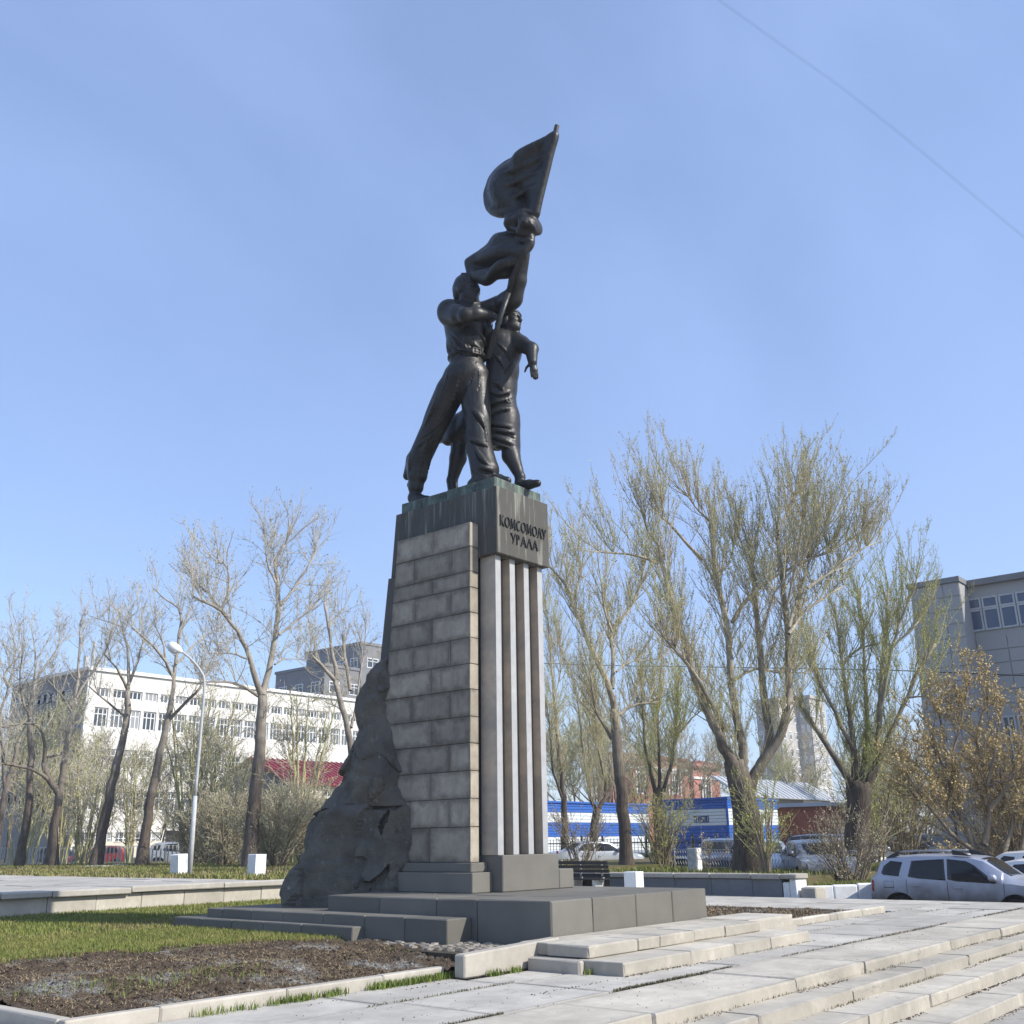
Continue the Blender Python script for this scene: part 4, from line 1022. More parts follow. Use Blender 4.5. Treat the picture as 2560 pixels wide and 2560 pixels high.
def leaves_np(rng, C, size, T=None):
    """one small tri per centre"""
    N = len(C); a = unit(rng.normal(size=(N, 3))); b = unit(np.cross(a, rng.normal(size=(N, 3)))); s = size*rng.uniform(.6, 1.3, (N, 1))
    V = np.stack([C-a*s*.9, C+a*s*.45+b*s*.42, C+a*s*.45-b*s*.42], 1).reshape(-1, 3); return V, np.arange(N*3).reshape(-1, 3)
def build_tree(root, limbs, seed, bark_m='bark', twig_m='twig', leaf_m='bud', branch_den=2.2, branch_len=(1.0, 2.6), twig_den=7, twig_len=(.35, 1.0), up=.75,
               leaf_n=5, leaf_size=.045, broom=9, broom_len=(1.4, 3.4), t0=.25, twig_r=.0085, sides=8, low=None, bl_r=.028, thick=.62, straight=.5):
    """limbs: list of (points Kx3, r0, r1, kind) ; kind 'trunk' bears few shoots"""
    rng = np.random.default_rng(seed); trunk = Geo(); crown = Geo(); fol = Geo(); UP = np.array([0, 0, 1.0])
    bs, bd, bl = [], [], []
    for (pts, r0, r1, kind) in limbs:
        L = np.linalg.norm(np.diff(np.asarray(pts), axis=0), axis=1).sum(); K = max(6, int(L/.45)); P = catmull(pts, K)
        P[1:-1] += rng.normal(0, .025*min(1, L/4), (K-2, 3)); tt = np.linspace(0, 1, K); R_ = r0+(r1-r0)*tt**.8
        if kind == 'trunk': R_[0] *= 1.3; R_[1] *= 1.1
        R_ = R_*thick; V, Q, C = limb_tube(P, R_, sides if r0 > .09 else 6, rng, .05); trunk.add(V, Q, C)
        n = rng.poisson(max(0, L*branch_den*(.35 if kind == 'trunk' else 1)))
        T = unit(np.gradient(P, axis=0))
        for _ in range(n):
            t = rng.uniform(.55 if kind == 'trunk' else t0*.6, 1) ** .8; i = min(K-1, int(t*(K-1)))
            d = rng.normal(size=3); d -= T[i]*(d@T[i])*.6; d = unit(d); d = unit(d*.8+T[i]*.5+UP*up*rng.uniform(.2, 1.1))
            bs.append(P[i]); bd.append(d); bl.append(rng.uniform(*branch_len)*(1.15-.35*t))
        if kind != 'trunk':
            for _ in range(int(broom*(1 if r0 > .13 else .5))):
                i = K-1-int(abs(rng.normal(0, .22))*K); i = max(0, i); d = unit(T[i]*.5+UP*rng.uniform(.5, 1.2)+rng.normal(0, .30, 3))
                bs.append(P[i]); bd.append(d); bl.append(rng.uniform(*broom_len))
    bs, bd, bl = np.array(bs), np.array(bd), np.array(bl)[:, None]; NB = len(bs); KB = 6
    u = np.linspace(0, 1, KB)[None, :, None]
    sway = rng.normal(0, .06, (NB, 1, 3))*bl[:, None]
    BP = bs[:, None]+bd[:, None]*(bl[:, None]*u)+UP*(bl[:, None]*u*u*.28*up*(1-np.abs(bd[:, None, 2:3])))+sway*np.sin(u*3.1)+np.cumsum(rng.normal(0, .022, (NB, KB, 3)), 1)*(u > 0)
    BR = np.clip(bl*.011, .008, bl_r)*np.linspace(1, .3, KB)[None]
    V, Q = tubes_np(BP, BR, 4); crown.add(V, Q)
    cnt = rng.poisson(np.maximum(.5, bl[:, 0]*twig_den)); bi = np.repeat(np.arange(NB), cnt); NT_ = len(bi)
    t = rng.uniform(.12, 1, NT_); f = t*(KB-1); i0 = np.minimum(KB-2, f.astype(int)); fr = (f-i0)[:, None]
    S0 = BP[bi, i0]*(1-fr)+BP[bi, i0+1]*fr; TD = unit(BP[bi, i0+1]-BP[bi, i0]); r = rng.normal(size=(NT_, 3))
    D = unit(TD*.8+unit(r)*.75+UP*up*rng.uniform(.1, .9, (NT_, 1))); LL = rng.uniform(*twig_len, (NT_, 1))*(1.15-.5*t[:, None])
    KT = 3; u = np.linspace(0, 1, KT)[None, :, None]; TP = S0[:, None]+D[:, None]*(LL[:, None]*u)+UP*(LL[:, None]*u*u*.25*up)+rng.normal(0, .02, (NT_, KT, 3))*(u > 0)
    TR = np.full((NT_, 1), twig_r)*np.array([[1, .8, .45]]); V, Q = tubes_np(TP, TR, 3); crown.add(V, Q)
    if leaf_n:
        C = []
        for k_ in range(leaf_n):
            m = rng.random(NT_) < .9; q = rng.uniform(.15, 1.05, (m.sum(), 1)); C.append(TP[m, 0]*(1-q)+TP[m, 2]*q+rng.normal(0, .018, (m.sum(), 3)))
        nb = max(1, int(leaf_n*1.2))
        for k_ in range(nb): q = rng.uniform(.45, 1.0, (NB, 1)); C.append(BP[:, 2]*(1-q)+BP[:, -1]*q+rng.normal(0, .03, (NB, 3)))
        C = np.concatenate(C); V, T_ = leaves_np(rng, C, leaf_size); fol.add(V, None, T_)
    trunk.build('trunk', bark_m, root, True); o = crown.build('crown', twig_m, root); o['kind'] = 'stuff'; o = fol.build('leaf_buds', leaf_m, root)
    if o: o['kind'] = 'stuff'
def traced(conv, d, defs, px_r):
    """defs: list of (points in picture, radius0, radius1, kind, depth drift)"""
    out = []
    for pts, r0, r1, kind, dr in defs:
        n = len(pts); P = [atd(*conv(x, y), d+dr*(i/(n-1) if kind != 'trunk' else 0)) for i, (x, y) in enumerate(pts)]
        out.append((P, r0, r1, kind))
    return out
cA = lambda x, y: (x*.46584, 1400+y*.46584)             # left park close-up
cB = lambda x, y: (1450+x*.5176, 1000+y*.5176)          # right trees close-up
cC = lambda x, y: (1350+x*.46595, 1400+y*.46595)
cD = lambda x, y: (1900+x*.46577, 1400+y*.46577)
cE = lambda x, y: (2150+x*.2122, 1900+y*.2122)
def tree_thing(conv, d, defs, seed, label, zbase, group=None, **kw):
    L = traced(conv, d, defs, 1); b = np.array(L[0][0][0]); L[0][0][0] = np.array([b[0], b[1], zbase-.08])
    root = empty('poplar_tree', (b[0], b[1], zbase), label=label, cat='tree', group=group); build_tree(root, L, seed, **kw); return root
GL = .66            # level of the park lawn at the left
left_kw = dict(bark_m='bark_grey', twig_m='twig_grey', leaf_m='bud_grey', branch_den=1.9, branch_len=(.8, 2.8), twig_den=4.6, twig_len=(.4, 1.3), leaf_n=3, leaf_size=.06, twig_r=.0095, broom=9, broom_len=(1.0, 2.8), bl_r=.03, up=.5, thick=.6)
tree_thing(cA, 66, [([(105,1605),(150,1350),(165,1100),(160,900),(175,700)], .42, .22, 'trunk', 0), ([(175,700),(215,610),(300,490),(320,420)], .16, .05, 'l', 1), ([(165,850),(120,740),(110,600),(130,440)], .16, .05, 'l', -2), ([(170,720),(190,560),(180,420)], .13, .05, 'l', 1.5)], 1,
           'grey poplar leaning slightly right, its lower trunk pale, near the round road sign', GL, **left_kw)
tree_thing(cA, 64, [([(290,1610),(300,1400),(320,1270),(270,1190),(235,1090)], .42, .24, 'trunk', 0), ([(235,1090),(245,980),(200,890),(120,880),(10,900)], .2, .06, 'l', -2), ([(270,1190),(190,1130),(60,1100),(0,1090)], .2, .07, 'l', -1), ([(250,1060),(340,1030),(390,930)], .14, .05, 'l', 1)], 2,
           'dark crooked tree with limbs bending left, beside a leaning poplar trunk', GL, **left_kw)
tree_thing(cA, 68, [([(262,1600),(310,1300),(350,1050),(385,850),(405,760)], .40, .22, 'trunk', 0), ([(405,760),(420,600),(430,370)], .17, .1, 'l', 1), ([(385,820),(340,740),(260,650)], .14, .07, 'l', -1), ([(410,740),(500,590),(560,500),(590,390)], .14, .05, 'l', 1)], 3,
           'tall slim poplar with a cut left limb before the shaded end of the white building', GL, **left_kw)
tree_thing(cA, 62, [([(515,1610),(560,1400),(600,1200),(650,1000),(680,850),(685,700)], .52, .25, 'trunk', 0), ([(685,700),(690,520),(658,350)], .19, .08, 'l', 1), ([(682,850),(600,780),(480,680)], .15, .06, 'l', -1), ([(682,690),(640,600),(560,505)], .16, .07, 'l', -2), ([(690,670),(750,500),(772,420)], .16, .06, 'l', 1), ([(660,360),(600,340),(480,300)], .09, .03, 'l', 0)], 4,
           'stout poplar leaning right past the corner of the white building', GL, **left_kw)
tree_thing(cA, 60, [([(762,1610),(790,1400),(820,1230),(860,1030),(900,870),(922,740)], .50, .24, 'trunk', 0), ([(922,740),(935,600),(960,430),(968,320),(955,250)], .20, .09, 'l', 1), ([(905,860),(1000,760),(1078,682)], .17, .12, 'l', -1.5), ([(928,620),(880,530),(800,440),(708,362)], .17, .08, 'l', -2), ([(890,545),(870,430),(822,340)], .11, .05, 'l', 1), ([(945,560),(1050,450),(1190,360)], .13, .04, 'l', 2), ([(962,420),(1000,310),(1032,250)], .12, .07, 'l', 1), ([(955,255),(880,205),(822,150)], .10, .05, 'l', 0)], 5,
           'poplar with cut-back upper limbs standing just left of the street lamp', GL, **left_kw)
tree_thing(cA, 49, [([(1342,1630),(1360,1350),(1395,1050),(1400,900),(1410,730)], .55, .36, 'trunk', 0), ([(1410,730),(1430,650),(1462,500),(1490,330),(1492,150),(1475,0)], .28, .14, 'l', 1.5), ([(1402,730),(1340,530),(1270,380),(1190,275),(1040,195)], .24, .09, 'l', -2), ([(1200,285),(1130,190),(1060,130)], .11, .08, 'l', -1), ([(1190,260),(1230,150),(1215,30),(1170,15)], .11, .06, 'l', 0), ([(1385,730),(1270,662),(1082,655)], .14, .05, 'l', -2), ([(1325,530),(1250,502),(1120,500)], .09, .04, 'l', 0), ([(1497,400),(1600,320),(1700,235)], .12, .05, 'l', 1), ([(1505,240),(1600,120),(1690,-30)], .13, .06, 'l', 1), ([(1475,560),(1530,530),(1640,540)], .08, .03, 'l', 2), ([(1476,5),(1500,-40),(1530,-80)], .11, .08, 'l', 0), ([(1480,120),(1440,30),(1425,-60)], .1, .06, 'l', 0)], 6,
           'tallest poplar of the park behind a white box light, forking into two great stems', GL, **{**left_kw, 'broom': 16, 'branch_den': 2.8})
tree_thing(cA, 56, [([(1905,1650),(1900,1300),(1880,980),(1850,830),(1800,650)], .34, .24, 'trunk', 0), ([(1800,650),(1740,580),(1672,510)], .2, .15, 'l', -1), ([(1805,640),(1770,400),(1742,240)], .2, .1, 'l', 0), ([(1765,360),(1850,250)], .1, .05, 'l', 1), ([(1880,700),(1850,520),(1838,400)], .17, .13, 'l', 1), ([(1885,900),(1925,700),(1960,420)], .14, .06, 'l', 2)], 7,
           'poplar with three sawn limbs close behind the boulder of the monument', GL, **left_kw)
tree_thing(cA, 72, [([(-10,1480),(25,1250),(70,1100),(95,980)], .36, .2, 'trunk', 0), ([(95,980),(150,860),(190,700)], .16, .05, 'l', 1), ([(30,1250),(10,1000),(0,830),(40,700),(22,615),(65,560)], .2, .07, 'l', -1), ([(10,900),(-60,760),(-80,560)], .14, .05, 'l', 0), ([(40,700),(80,520),(60,330)], .12, .04, 'l', 0)], 8,
           'thin poplar at the end of the park row with a twisting side stem', GL, **left_kw)
right_kw = dict(bark_m='bark', twig_m='twig', leaf_m='bud', branch_den=5.6, branch_len=(.9, 3.2), twig_den=6.5, twig_len=(.2, .75), leaf_n=5, leaf_size=.042, broom=16, broom_len=(1.5, 3.6), up=1.6, twig_r=.0065, bl_r=.02, thick=.6)
GR = .5
tree_thing(cC, 44, [([(470,1690),(452,1400),(430,1150),(410,950),(400,800)], .48, .34, 'trunk', 0), ([(400,800),(370,680),(290,500),(210,320),(170,215)], .26, .13, 'l', -1), ([(172,218),(120,110),(40,25)], .11, .07, 'l', -1), ([(178,215),(215,80),(205,-20)], .11, .06, 'l', 1), ([(388,690),(392,500),(386,380),(480,260),(540,130),(556,-10)], .19, .08, 'l', 2), ([(385,960),(330,860),(292,790),(270,600)], .15, .08, 'l', -1), ([(425,830),(500,780),(640,760)], .13, .06, 'l', 1), ([(410,600),(480,550),(632,540)], .08, .03, 'l', 2), ([(386,385),(350,280),(330,120)], .1, .04, 'l', -1)], 11,
           'poplar behind the white box light with a limb sweeping left to the pedestal', GR, **right_kw)
tree_thing(cC, 60, [([(285,1600),(290,1420),(312,1330)], .42, .34, 'trunk', 0), ([(300,1340),(270,1270),(232,1000),(190,700)], .2, .07, 'l', -1), ([(320,1330),(355,1240),(320,1050),(232,780)], .22, .07, 'l', 1), ([(340,1150),(300,900),(285,600)], .1, .06, 'l', 0)], 12,
           'low forked tree in front of the blue and white striped wall', 0.3, **right_kw)
tree_thing(cC, 58, [([(140,1590),(130,1350),(120,1200),(95,950)], .36, .2, 'trunk', 0), ([(95,950),(65,600),(30,200)], .17, .05, 'l', 0), ([(128,1300),(70,1120),(55,950),(40,800)], .14, .05, 'l', -1), ([(80,750),(110,560),(100,380)], .08, .04, 'l', 1)], 13,
           'slender two-stemmed tree rising over the bench beside the pedestal', 0.3, **right_kw)
tree_thing(cC, 47, [([(650,1680),(640,1400),(632,1220)], .42, .36, 'trunk', 0), ([(620,1250),(585,1100),(560,950),(545,690)], .16, .08, 'l', -1), ([(640,1230),(640,1000),(626,750)], .15, .06, 'l', 0), ([(660,1240),(700,1120),(722,960),(746,730)], .16, .07, 'l', 1), ([(700,1130),(742,940),(890,780)], .1, .04, 'l', 2)], 14,
           'pollarded tree wrapped in green shoots between the striped wall and the blue kiosk', GR, **{**right_kw, 'leaf_m': 'bud_green', 'twig_m': 'twig_olive'})
big_defs = [([(808,2080),(800,1960),(765,1830),(745,1740)], .86, .62, 'trunk', 0),
 ([(775,1850),(745,1760),(690,1670),(650,1580),(560,1350),(500,1150),(440,950),(378,690)], .42, .12, 'l', -1.5), ([(785,1860),(790,1770),(790,1700),(742,1450),(712,1150),(660,850),(630,600)], .36, .13, 'l', 0), ([(795,1930),(870,1770),(912,1660),(890,1450),(865,1150),(835,850),(826,690)], .36, .12, 'l', 1.5), ([(795,1920),(850,1800),(965,1620),(1000,1500),(1010,1350),(1000,1100),(975,850),(958,640)], .36, .11, 'l', 1),
 ([(735,1075),(830,940),(1010,820),(1280,690)], .15, .05, 'l', 1), ([(1008,1130),(1100,1010),(1272,900)], .12, .06, 'l', 2), ([(375,790),(250,745),(100,735)], .11, .05, 'l', -2), ([(592,770),(440,610),(385,555)], .12, .05, 'l', -1), ([(700,1600),(620,1440),(530,1290),(415,1160)], .15, .08, 'l', -3), ([(742,1355),(850,1300),(960,1310),(1100,1320)], .09, .04, 'l', 2), ([(1010,1100),(1100,800),(1150,630)], .1, .04, 'l', 2), ([(1100,910),(1290,770),(1430,690)], .1, .04, 'l', 2), ([(640,600),(560,520),(500,430)], .08, .04, 'l', 0), ([(960,650),(1010,520),(1060,430)], .08, .04, 'l', 1), ([(380,700),(330,640),(310,560)], .09, .05, 'l', -1), ([(650,860),(720,780),(760,640)], .08, .04, 'l', 1), ([(1000,1000),(1060,700),(1080,560)], .09, .04, 'l', -1), ([(870,1180),(960,900),(1240,560)], .09, .04, 'l', -2)]
tree_thing(cB, 37.5, big_defs, 15, 'huge spreading poplar with four tall stems standing behind the planter wall', GR, **{**right_kw, 'broom': 22, 'broom_len': (1.3, 3.3), 'branch_den': 6.0})
tree_thing(cD, 46, [([(515,1600),(520,1450),(530,1300),(532,1190)], .62, .66, 'trunk', 0), ([(520,1290),(490,1200),(400,1060),(300,900),(215,775)], .26, .1, 'l', -1), ([(525,1300),(512,1150),(500,1000),(480,800),(440,560),(400,240)], .26, .07, 'l', 0), ([(535,1300),(548,1150),(575,880),(560,560),(540,150)], .2, .06, 'l', 2), ([(540,1300),(580,1180),(620,1080),(640,820),(662,500),(690,150)], .25, .07, 'l', 1), ([(545,1310),(590,1190),(640,1090),(730,870),(830,640),(942,450)], .24, .08, 'l', 1), ([(640,880),(700,500),(842,100)], .15, .05, 'l', -1), ([(510,1030),(400,820),(318,650),(260,500)], .15, .06, 'l', -2), ([(440,570),(520,480),(640,450)], .1, .04, 'l', 1), ([(660,520),(760,420),(850,330)], .08, .04, 'l', 0), ([(780,740),(830,735),(895,732)], .07, .04, 'l', 0)], 16,
           'yellow-green pollard with a thick dark trunk, beside the big grey panelled building', .45, **{**right_kw, 'leaf_m': 'bud_green', 'twig_m': 'twig_olive', 'broom': 11, 'thick': .75})
# spreading willow with ochre catkins behind the parked silver car
wil = [([(1400,1160),(1300,930),(1150,600),(1055,370)], .14, .09, 'l', 0), ([(1055,370),(900,180),(740,60)], .08, .03, 'l', -1), ([(1070,380),(1030,150),(900,-40)], .08, .03, 'l', 0), ([(1340,1060),(1060,860),(800,530),(620,260)], .10, .04, 'l', -1.5), ([(1150,600),(1010,500),(800,430),(600,300)], .06, .03, 'l', -1), ([(1460,1000),(1530,640),(1500,300),(1430,0)], .13, .05, 'l', 1), ([(1535,570),(1740,320),(1900,40)], .1, .04, 'l', 0), ([(1500,300),(1600,-100),(1640,-500)], .07, .03, 'l', 0), ([(1700,1100),(1820,640),(1880,100),(1950,-500)], .10, .03, 'l', 2), ([(1900,1100),(1980,600),(2150,100)], .1, .03, 'l', 1), ([(1000,300),(1100,-100),(1200,-500),(1260,-800)], .06, .03, 'l', 1), ([(1430,20),(1380,-300),(1500,-700)], .06, .03, 'l', 0), ([(900,-40),(860,-300),(900,-560)], .05, .02, 'l', 0), ([(700,500),(560,300),(500,60)], .05, .02, 'l', 0)]
Lw = traced(cE, 40, wil, 1); root = empty('willow_bush', (Lw[0][0][0][0], Lw[0][0][0][1], -.3), label='broad willow thicket covered in ochre catkins behind the silver car', cat='bush')
Lw[0][0][0] = Lw[0][0][0]*np.array([1, 1, 0])+np.array([0, 0, -.5])
build_tree(root, Lw, 21, bark_m='stem_brown', twig_m='stem_brown', leaf_m='catkin', branch_den=5.5, branch_len=(.7, 1.9), twig_den=9, twig_len=(.25, .7), up=.5, leaf_n=9, leaf_size=.058, broom=10, broom_len=(.7, 1.8), t0=.1, twig_r=.007, thick=.9)

# multi-stemmed coppice / shrubs
def coppice(name, loc, h, spread, n, seed, label, cat='bush', group=None, lean=.25, **kw):
    rng = np.random.default_rng(seed); L = []
    for i in range(n):
        a = rng.uniform(0, 2*math.pi); r = rng.uniform(0, .25)*spread; b = np.array(loc)+np.array([math.cos(a)*r, math.sin(a)*r, -.05]); hh = h*rng.uniform(.6, 1.0); o = spread*rng.uniform(.2, 1.0)
        m = b+np.array([math.cos(a)*o*.45, math.sin(a)*o*.45, hh*.55]); t = b+np.array([math.cos(a)*o, math.sin(a)*o, hh])+rng.normal(0, lean*.4, 3)
        r0 = .012*h+.012; L.append(([b, m, t], r0, r0*.3, 'l'))
    root = empty(name, loc, label=label, cat=cat, group=group)
    k_ = dict(bark_m='stem_brown', twig_m='stem_brown', leaf_m='bud', branch_den=4, branch_len=(.3*h**.6, .7*h**.6), twig_den=8, twig_len=(.2, .55), up=.5, leaf_n=3, leaf_size=.045, broom=2, broom_len=(.3, .8), t0=.15, twig_r=.008, sides=5, thick=.8)
    k_.update(kw); build_tree(root, L, seed+1, **k_); return root
def gpt(px, py, d, z): p = atd(px, py, d); return (p[0], p[1], z)
# young growth among the park trees
sap = dict(twig_m='twig_grey', bark_m='twig_olive', leaf_m='bud', branch_den=2.0, twig_den=4.5, branch_len=(.8, 2.2), twig_len=(.4, 1.1), leaf_n=4, leaf_size=.065, twig_r=.013, bl_r=.03)
for i, (x, d, h, sp, n, lb) in enumerate([(205, 70, 7.5, 2.2, 10, 'clump of straight olive saplings in front of the white building corner'), (330, 69, 7, 1.8, 8, 'olive sapling clump between two leaning poplars'), (60, 74, 7.5, 2.6, 9, 'tall tangle of saplings at the end of the park row'),
        (470, 62, 10, 2.0, 12, 'tall fan of slender stems right behind the street lamp'), (540, 60, 8, 1.6, 9, 'slender sapling fan between the street lamp and the tallest poplar'), (745, 58, 10, 2.0, 8, 'group of tall thin saplings before the red-roofed house'), (150, 76, 7.5, 2.4, 12, 'brownish sapling thicket near the round road sign')]):
    coppice('sapling_clump', gpt(x, 2150, d, .6), h, sp, n, 40+i, lb, 'saplings', **sap)
hed = dict(twig_m='twig', leaf_m='bud_grey', branch_den=4, twig_den=8, leaf_n=4, leaf_size=.05, twig_r=.011, twig_len=(.25, .7))
for i, (x, d, h, sp, n, lb) in enumerate([(690, 50, 3.6, 2.1, 26, 'dense round brown bush right of the tallest poplar trunk'), (770, 52, 3.4, 1.7, 20, 'dense brown bush half hidden behind the boulder'), (560, 56, 3.6, 1.9, 22, 'brown bush left of the tallest poplar trunk'), (500, 60, 3.4, 1.8, 20, 'low brown bush right of the street lamp foot')]):
    coppice('hedge_bush', gpt(x, 2150, d, .6), h, sp, n, 60+i, lb, 'bush', **hed)
for i, (x, d, z, h, sp, n, lb, m, td) in enumerate([(1655, 45, .5, 3.0, 1.5, 24, 'green shoots sprouting round the pollarded tree by the kiosk', 'bud_green', 4), (1915, 36.4, .5, 3.0, .7, 13, 'leafy green suckers at the foot of the huge poplar', 'bud_green', 3.5), (2120, 36, -.1, 2.7, 1.3, 22, 'brown leafless shrub behind the white kerb by the silver car', 'bud_grey', 4), (2180, 48, .2, 4.5, 1.7, 20, 'yellow-green bush beside the thick dark trunk', 'bud_green', 5), (1450, 52, .4, 2.6, 1.4, 14, 'reddish twiggy shrub behind the park bench', 'bud_grey', 5), (1770, 40, .5, 1.0, .7, 8, 'thin dry shrub at the wire fence', 'bud_grey', 4), (2540, 42, -.6, 5.2, 2.2, 30, 'olive bush behind the two white cars', 'catkin', 7), (2255, 52, -.2, 5.0, 2.0, 22, 'brown bush filling the gap between the brick hut and the grey building', 'bud', 6), (2290, 60, -.2, 6.0, 2.4, 22, 'tall olive bush at the foot of the grey building wall', 'bud', 6)]):
    coppice('shrub', gpt(x, 2150, d, z), h, sp, n, 80+i, lb, 'bush', leaf_m=m, twig_m='twig_olive' if 'green' in m else 'stem_brown', twig_den=td, branch_den=2.6, leaf_n=4, leaf_size=.038, twig_r=.007)
# trees farther away, beyond the streets
def far_tree(name, loc, h, seed, label, group, **kw):
    rng = np.random.default_rng(seed); b = np.array(loc); L = [([b, b+np.array([rng.normal(0, .3), rng.normal(0, .3), h*.35]), b+np.array([rng.normal(0, .5), rng.normal(0, .5), h*.7])], .028*h*.6, .1, 'trunk')]
    for i in range(9):
        a = rng.uniform(0, 6.28); t = rng.uniform(.2, .65); s = b+np.array([0, 0, h*t]); o = h*rng.uniform(.10, .26)
        L.append(([s, s+np.array([math.cos(a)*o*.6, math.sin(a)*o*.6, h*.13]), s+np.array([math.cos(a)*o, math.sin(a)*o, h*rng.uniform(.25, .34)])], .10, .03, 'l'))
    root = empty(name, loc, label=label, cat='tree', group=group)
    k_ = dict(bark_m='bark_grey', twig_m='twig', leaf_m='bud_grey', branch_den=2.2, branch_len=(1, 2.8), twig_den=5, twig_len=(.5, 1.4), up=.5, leaf_n=3, leaf_size=.08, broom=5, broom_len=(1, 2.5), twig_r=.016, bl_r=.05, sides=6); k_.update(kw)
    build_tree(root, L, seed, **k_); return root
ft_a = far_tree('street_tree', gpt(1480, 2100, 95, 0), 15, 301, 'bare olive tree behind the low forked tree', 'trees beyond the car park', twig_m='twig_olive')
ft_b = far_tree('street_tree', gpt(1590, 2100, 105, 0), 14, 302, 'bare tree behind the wing of the pink building', 'trees beyond the car park')
far_lb = ['tree beyond the car park showing right beside the pedestal fins', 'tree behind the roof of the pink building tower', 'tree beyond the grey-roofed shed', 'tree just left of the big grey building', 'tree behind the poplar limb that sweeps to the pedestal', 'tree behind the striped shed', 'tree behind the red brick hut', 'tree between the kiosk and the pink building tower', 'tree over the wing of the pink building', 'tree in front of the beige apartment blocks', 'tree above the roof of the brick hut', 'tree close to the overhanging end of the grey building', 'tree between the two beige apartment blocks', 'tree behind the pollard with green shoots']
for i, (x, d, s) in enumerate([(1400, 92, .95), (1690, 112, .95), (1850, 118, .95), (2230, 120, .9), (1440, 108, 1.0), (1540, 90, .85), (2160, 108, .85), (1760, 105, .9), (1620, 96, .8), (2020, 125, .9), (2190, 90, .75), (2270, 88, .8), (1990, 110, .8), (1660, 120, 1.0)]):
    c_ = copy_tree((ft_a, ft_b)[i % 2]); c_['label'] = 'bare '+far_lb[i]; c_.location = gpt(x, 2100, d, 0); c_.rotation_euler = (0, 0, i*1.3); c_.scale = (s, s, s)
fl_a = far_tree('avenue_tree', gpt(20, 2130, 88, .3), 15, 303, 'tall olive tree behind the pale fence, beside the shaded end wall', 'trees behind the pale fence', twig_m='twig_olive')
fl_b = far_tree('avenue_tree', gpt(260, 2130, 92, .3), 12, 304, 'bare grey tree behind the pale fence in front of the white building corner', 'trees behind the pale fence', twig_m='twig_grey')
fen_lb = ['tree behind the pale fence near the round road sign', 'tree behind the pale fence beside the silver estate car', 'tree behind the pale fence left of the red-roofed house', 'tree past the end of the pale fence', 'tree behind the pale fence beside the red hatchback', 'tree behind the yard wall of the red-roofed house']
for i, (x, d, s) in enumerate([(120, 90, .8), (400, 88, .75), (520, 84, .8), (-40, 82, 1.0), (320, 86, .7), (620, 90, .8)]):
    c_ = copy_tree((fl_a, fl_b)[i % 2]); c_['label'] = 'bare '+fen_lb[i]; c_.location = gpt(x, 2130, d, .3); c_.rotation_euler = (0, 0, i*1.7+.5); c_.scale = (s, s, s)
# ================================================================= park ground, walls, terrace
structure(MB().box(18.62, 120, 23.9, 130, -.79, .65).build('park_lawn', 'park_lawn'))
structure(MB().box(29.78, 50, 14.25, 23.88, -.79, .48).build('planted_verge', 'park_lawn'))
structure(MB().box(50.02, 140, 5, 23.88, -.79, -.06).build('car_park', 'asphalt'))
terr = structure(MB().box(4, 18.55, 23.95, 60, -.5, .655).build('terrace', 'joint_dirt'))
slab_field(terr, 'slab', [(y, y+1.5, 6, 18.5) for y in np.arange(24.35, 44, 1.5)], .69, th=.03, cuts=(2.4, 3.2), seed=21)
tw = empty('terrace_wall', (13, 23.9, .2), label='low pale retaining wall with overhanging cap slabs along the raised terrace', cat='wall')
xs = [5.0, 8.2, 10.9, 12.05, 14.0, 16.6, 19.1, 21.8, 24.4, 27.2, 29.4]
for a, b in zip(xs[:-1], xs[1:]):
    d = rnd.uniform(-.012, .012) - (.16 if a == 10.9 and False else 0); MB().cbox(a+.008, b-.008, 23.72+d, 24.34, .565+d, .70+d, .02, .6).build('cap_slab', 'cap_stone', tw)
xs = list(np.arange(5, 29.4, 1.17))
for a, b in zip(xs, xs[1:]): d = rnd.uniform(-.006, .006); MB().cbox(a+.005, b-.005, 23.86+d, 24.0, -.1, .560, .01, .5).build('wall_panel', 'wall_panel', tw)
pw = empty('planter_wall', (29.5, 20, 0), label='dark low planter wall with capstones and a whitewashed end behind the square', cat='wall')
ysp = [14.55, 15.5, 16.9, 18.2, 19.7, 21.2, 22.6, 23.7]
for a, b in zip(ysp[:-1], ysp[1:]):
    d = rnd.uniform(-.01, .01); MB().cbox(29.44+d, 29.95, a+.01, b-.01, .44+d*.5, .585+d*.5, .02, .6).build('cap_slab', 'kerb_stone', pw)
    MB().cbox(29.52, 29.72, a+.006, b-.006, -.2, .435, .01, .5).build('wall_panel', 'planter_panel', pw)
MB().cbox(29.40, 30.25, 14.02, 14.54, .45, .59, .03, .6).build('cap_slab', 'cap_stone', pw)
MB().cbox(29.50, 30.2, 14.08, 14.30, -.2, .445, .03, .5).build('end_pier', 'white_wash', pw)
MB().cbox(29.51, 29.9, 14.31, 14.52, -.2, .36, .03, .5).build('end_pier', 'white_wash', pw)
wk = empty('white_kerb', (30.6, 13.2, -.3), label='whitewashed kerb stones along the grass by the silver car', cat='kerb')
for i, (a, b) in enumerate(((0, .8), (.81, 1.55), (1.56, 2.35))):
    e_ = Vector((.70, -.714, 0)); n_ = Vector((.714, .70, 0)); p_ = Vector((29.95, 13.98, 0)); q = MB().cbox(a, b, 0, .18, -.75, .24+.03*i+rnd.uniform(-.02, .02), .04, .6)
    q.v = [tuple(p_+e_*x+n_*y+Vector((0, 0, z))) for x, y, z in q.v]; q.build('kerb_stone', 'white_wash', wk)
MB().cbox(29.6, 30.3, 13.55, 14.0, -.3, .22, .03, .6).build('kerb_stone', 'kerb_stone', wk)
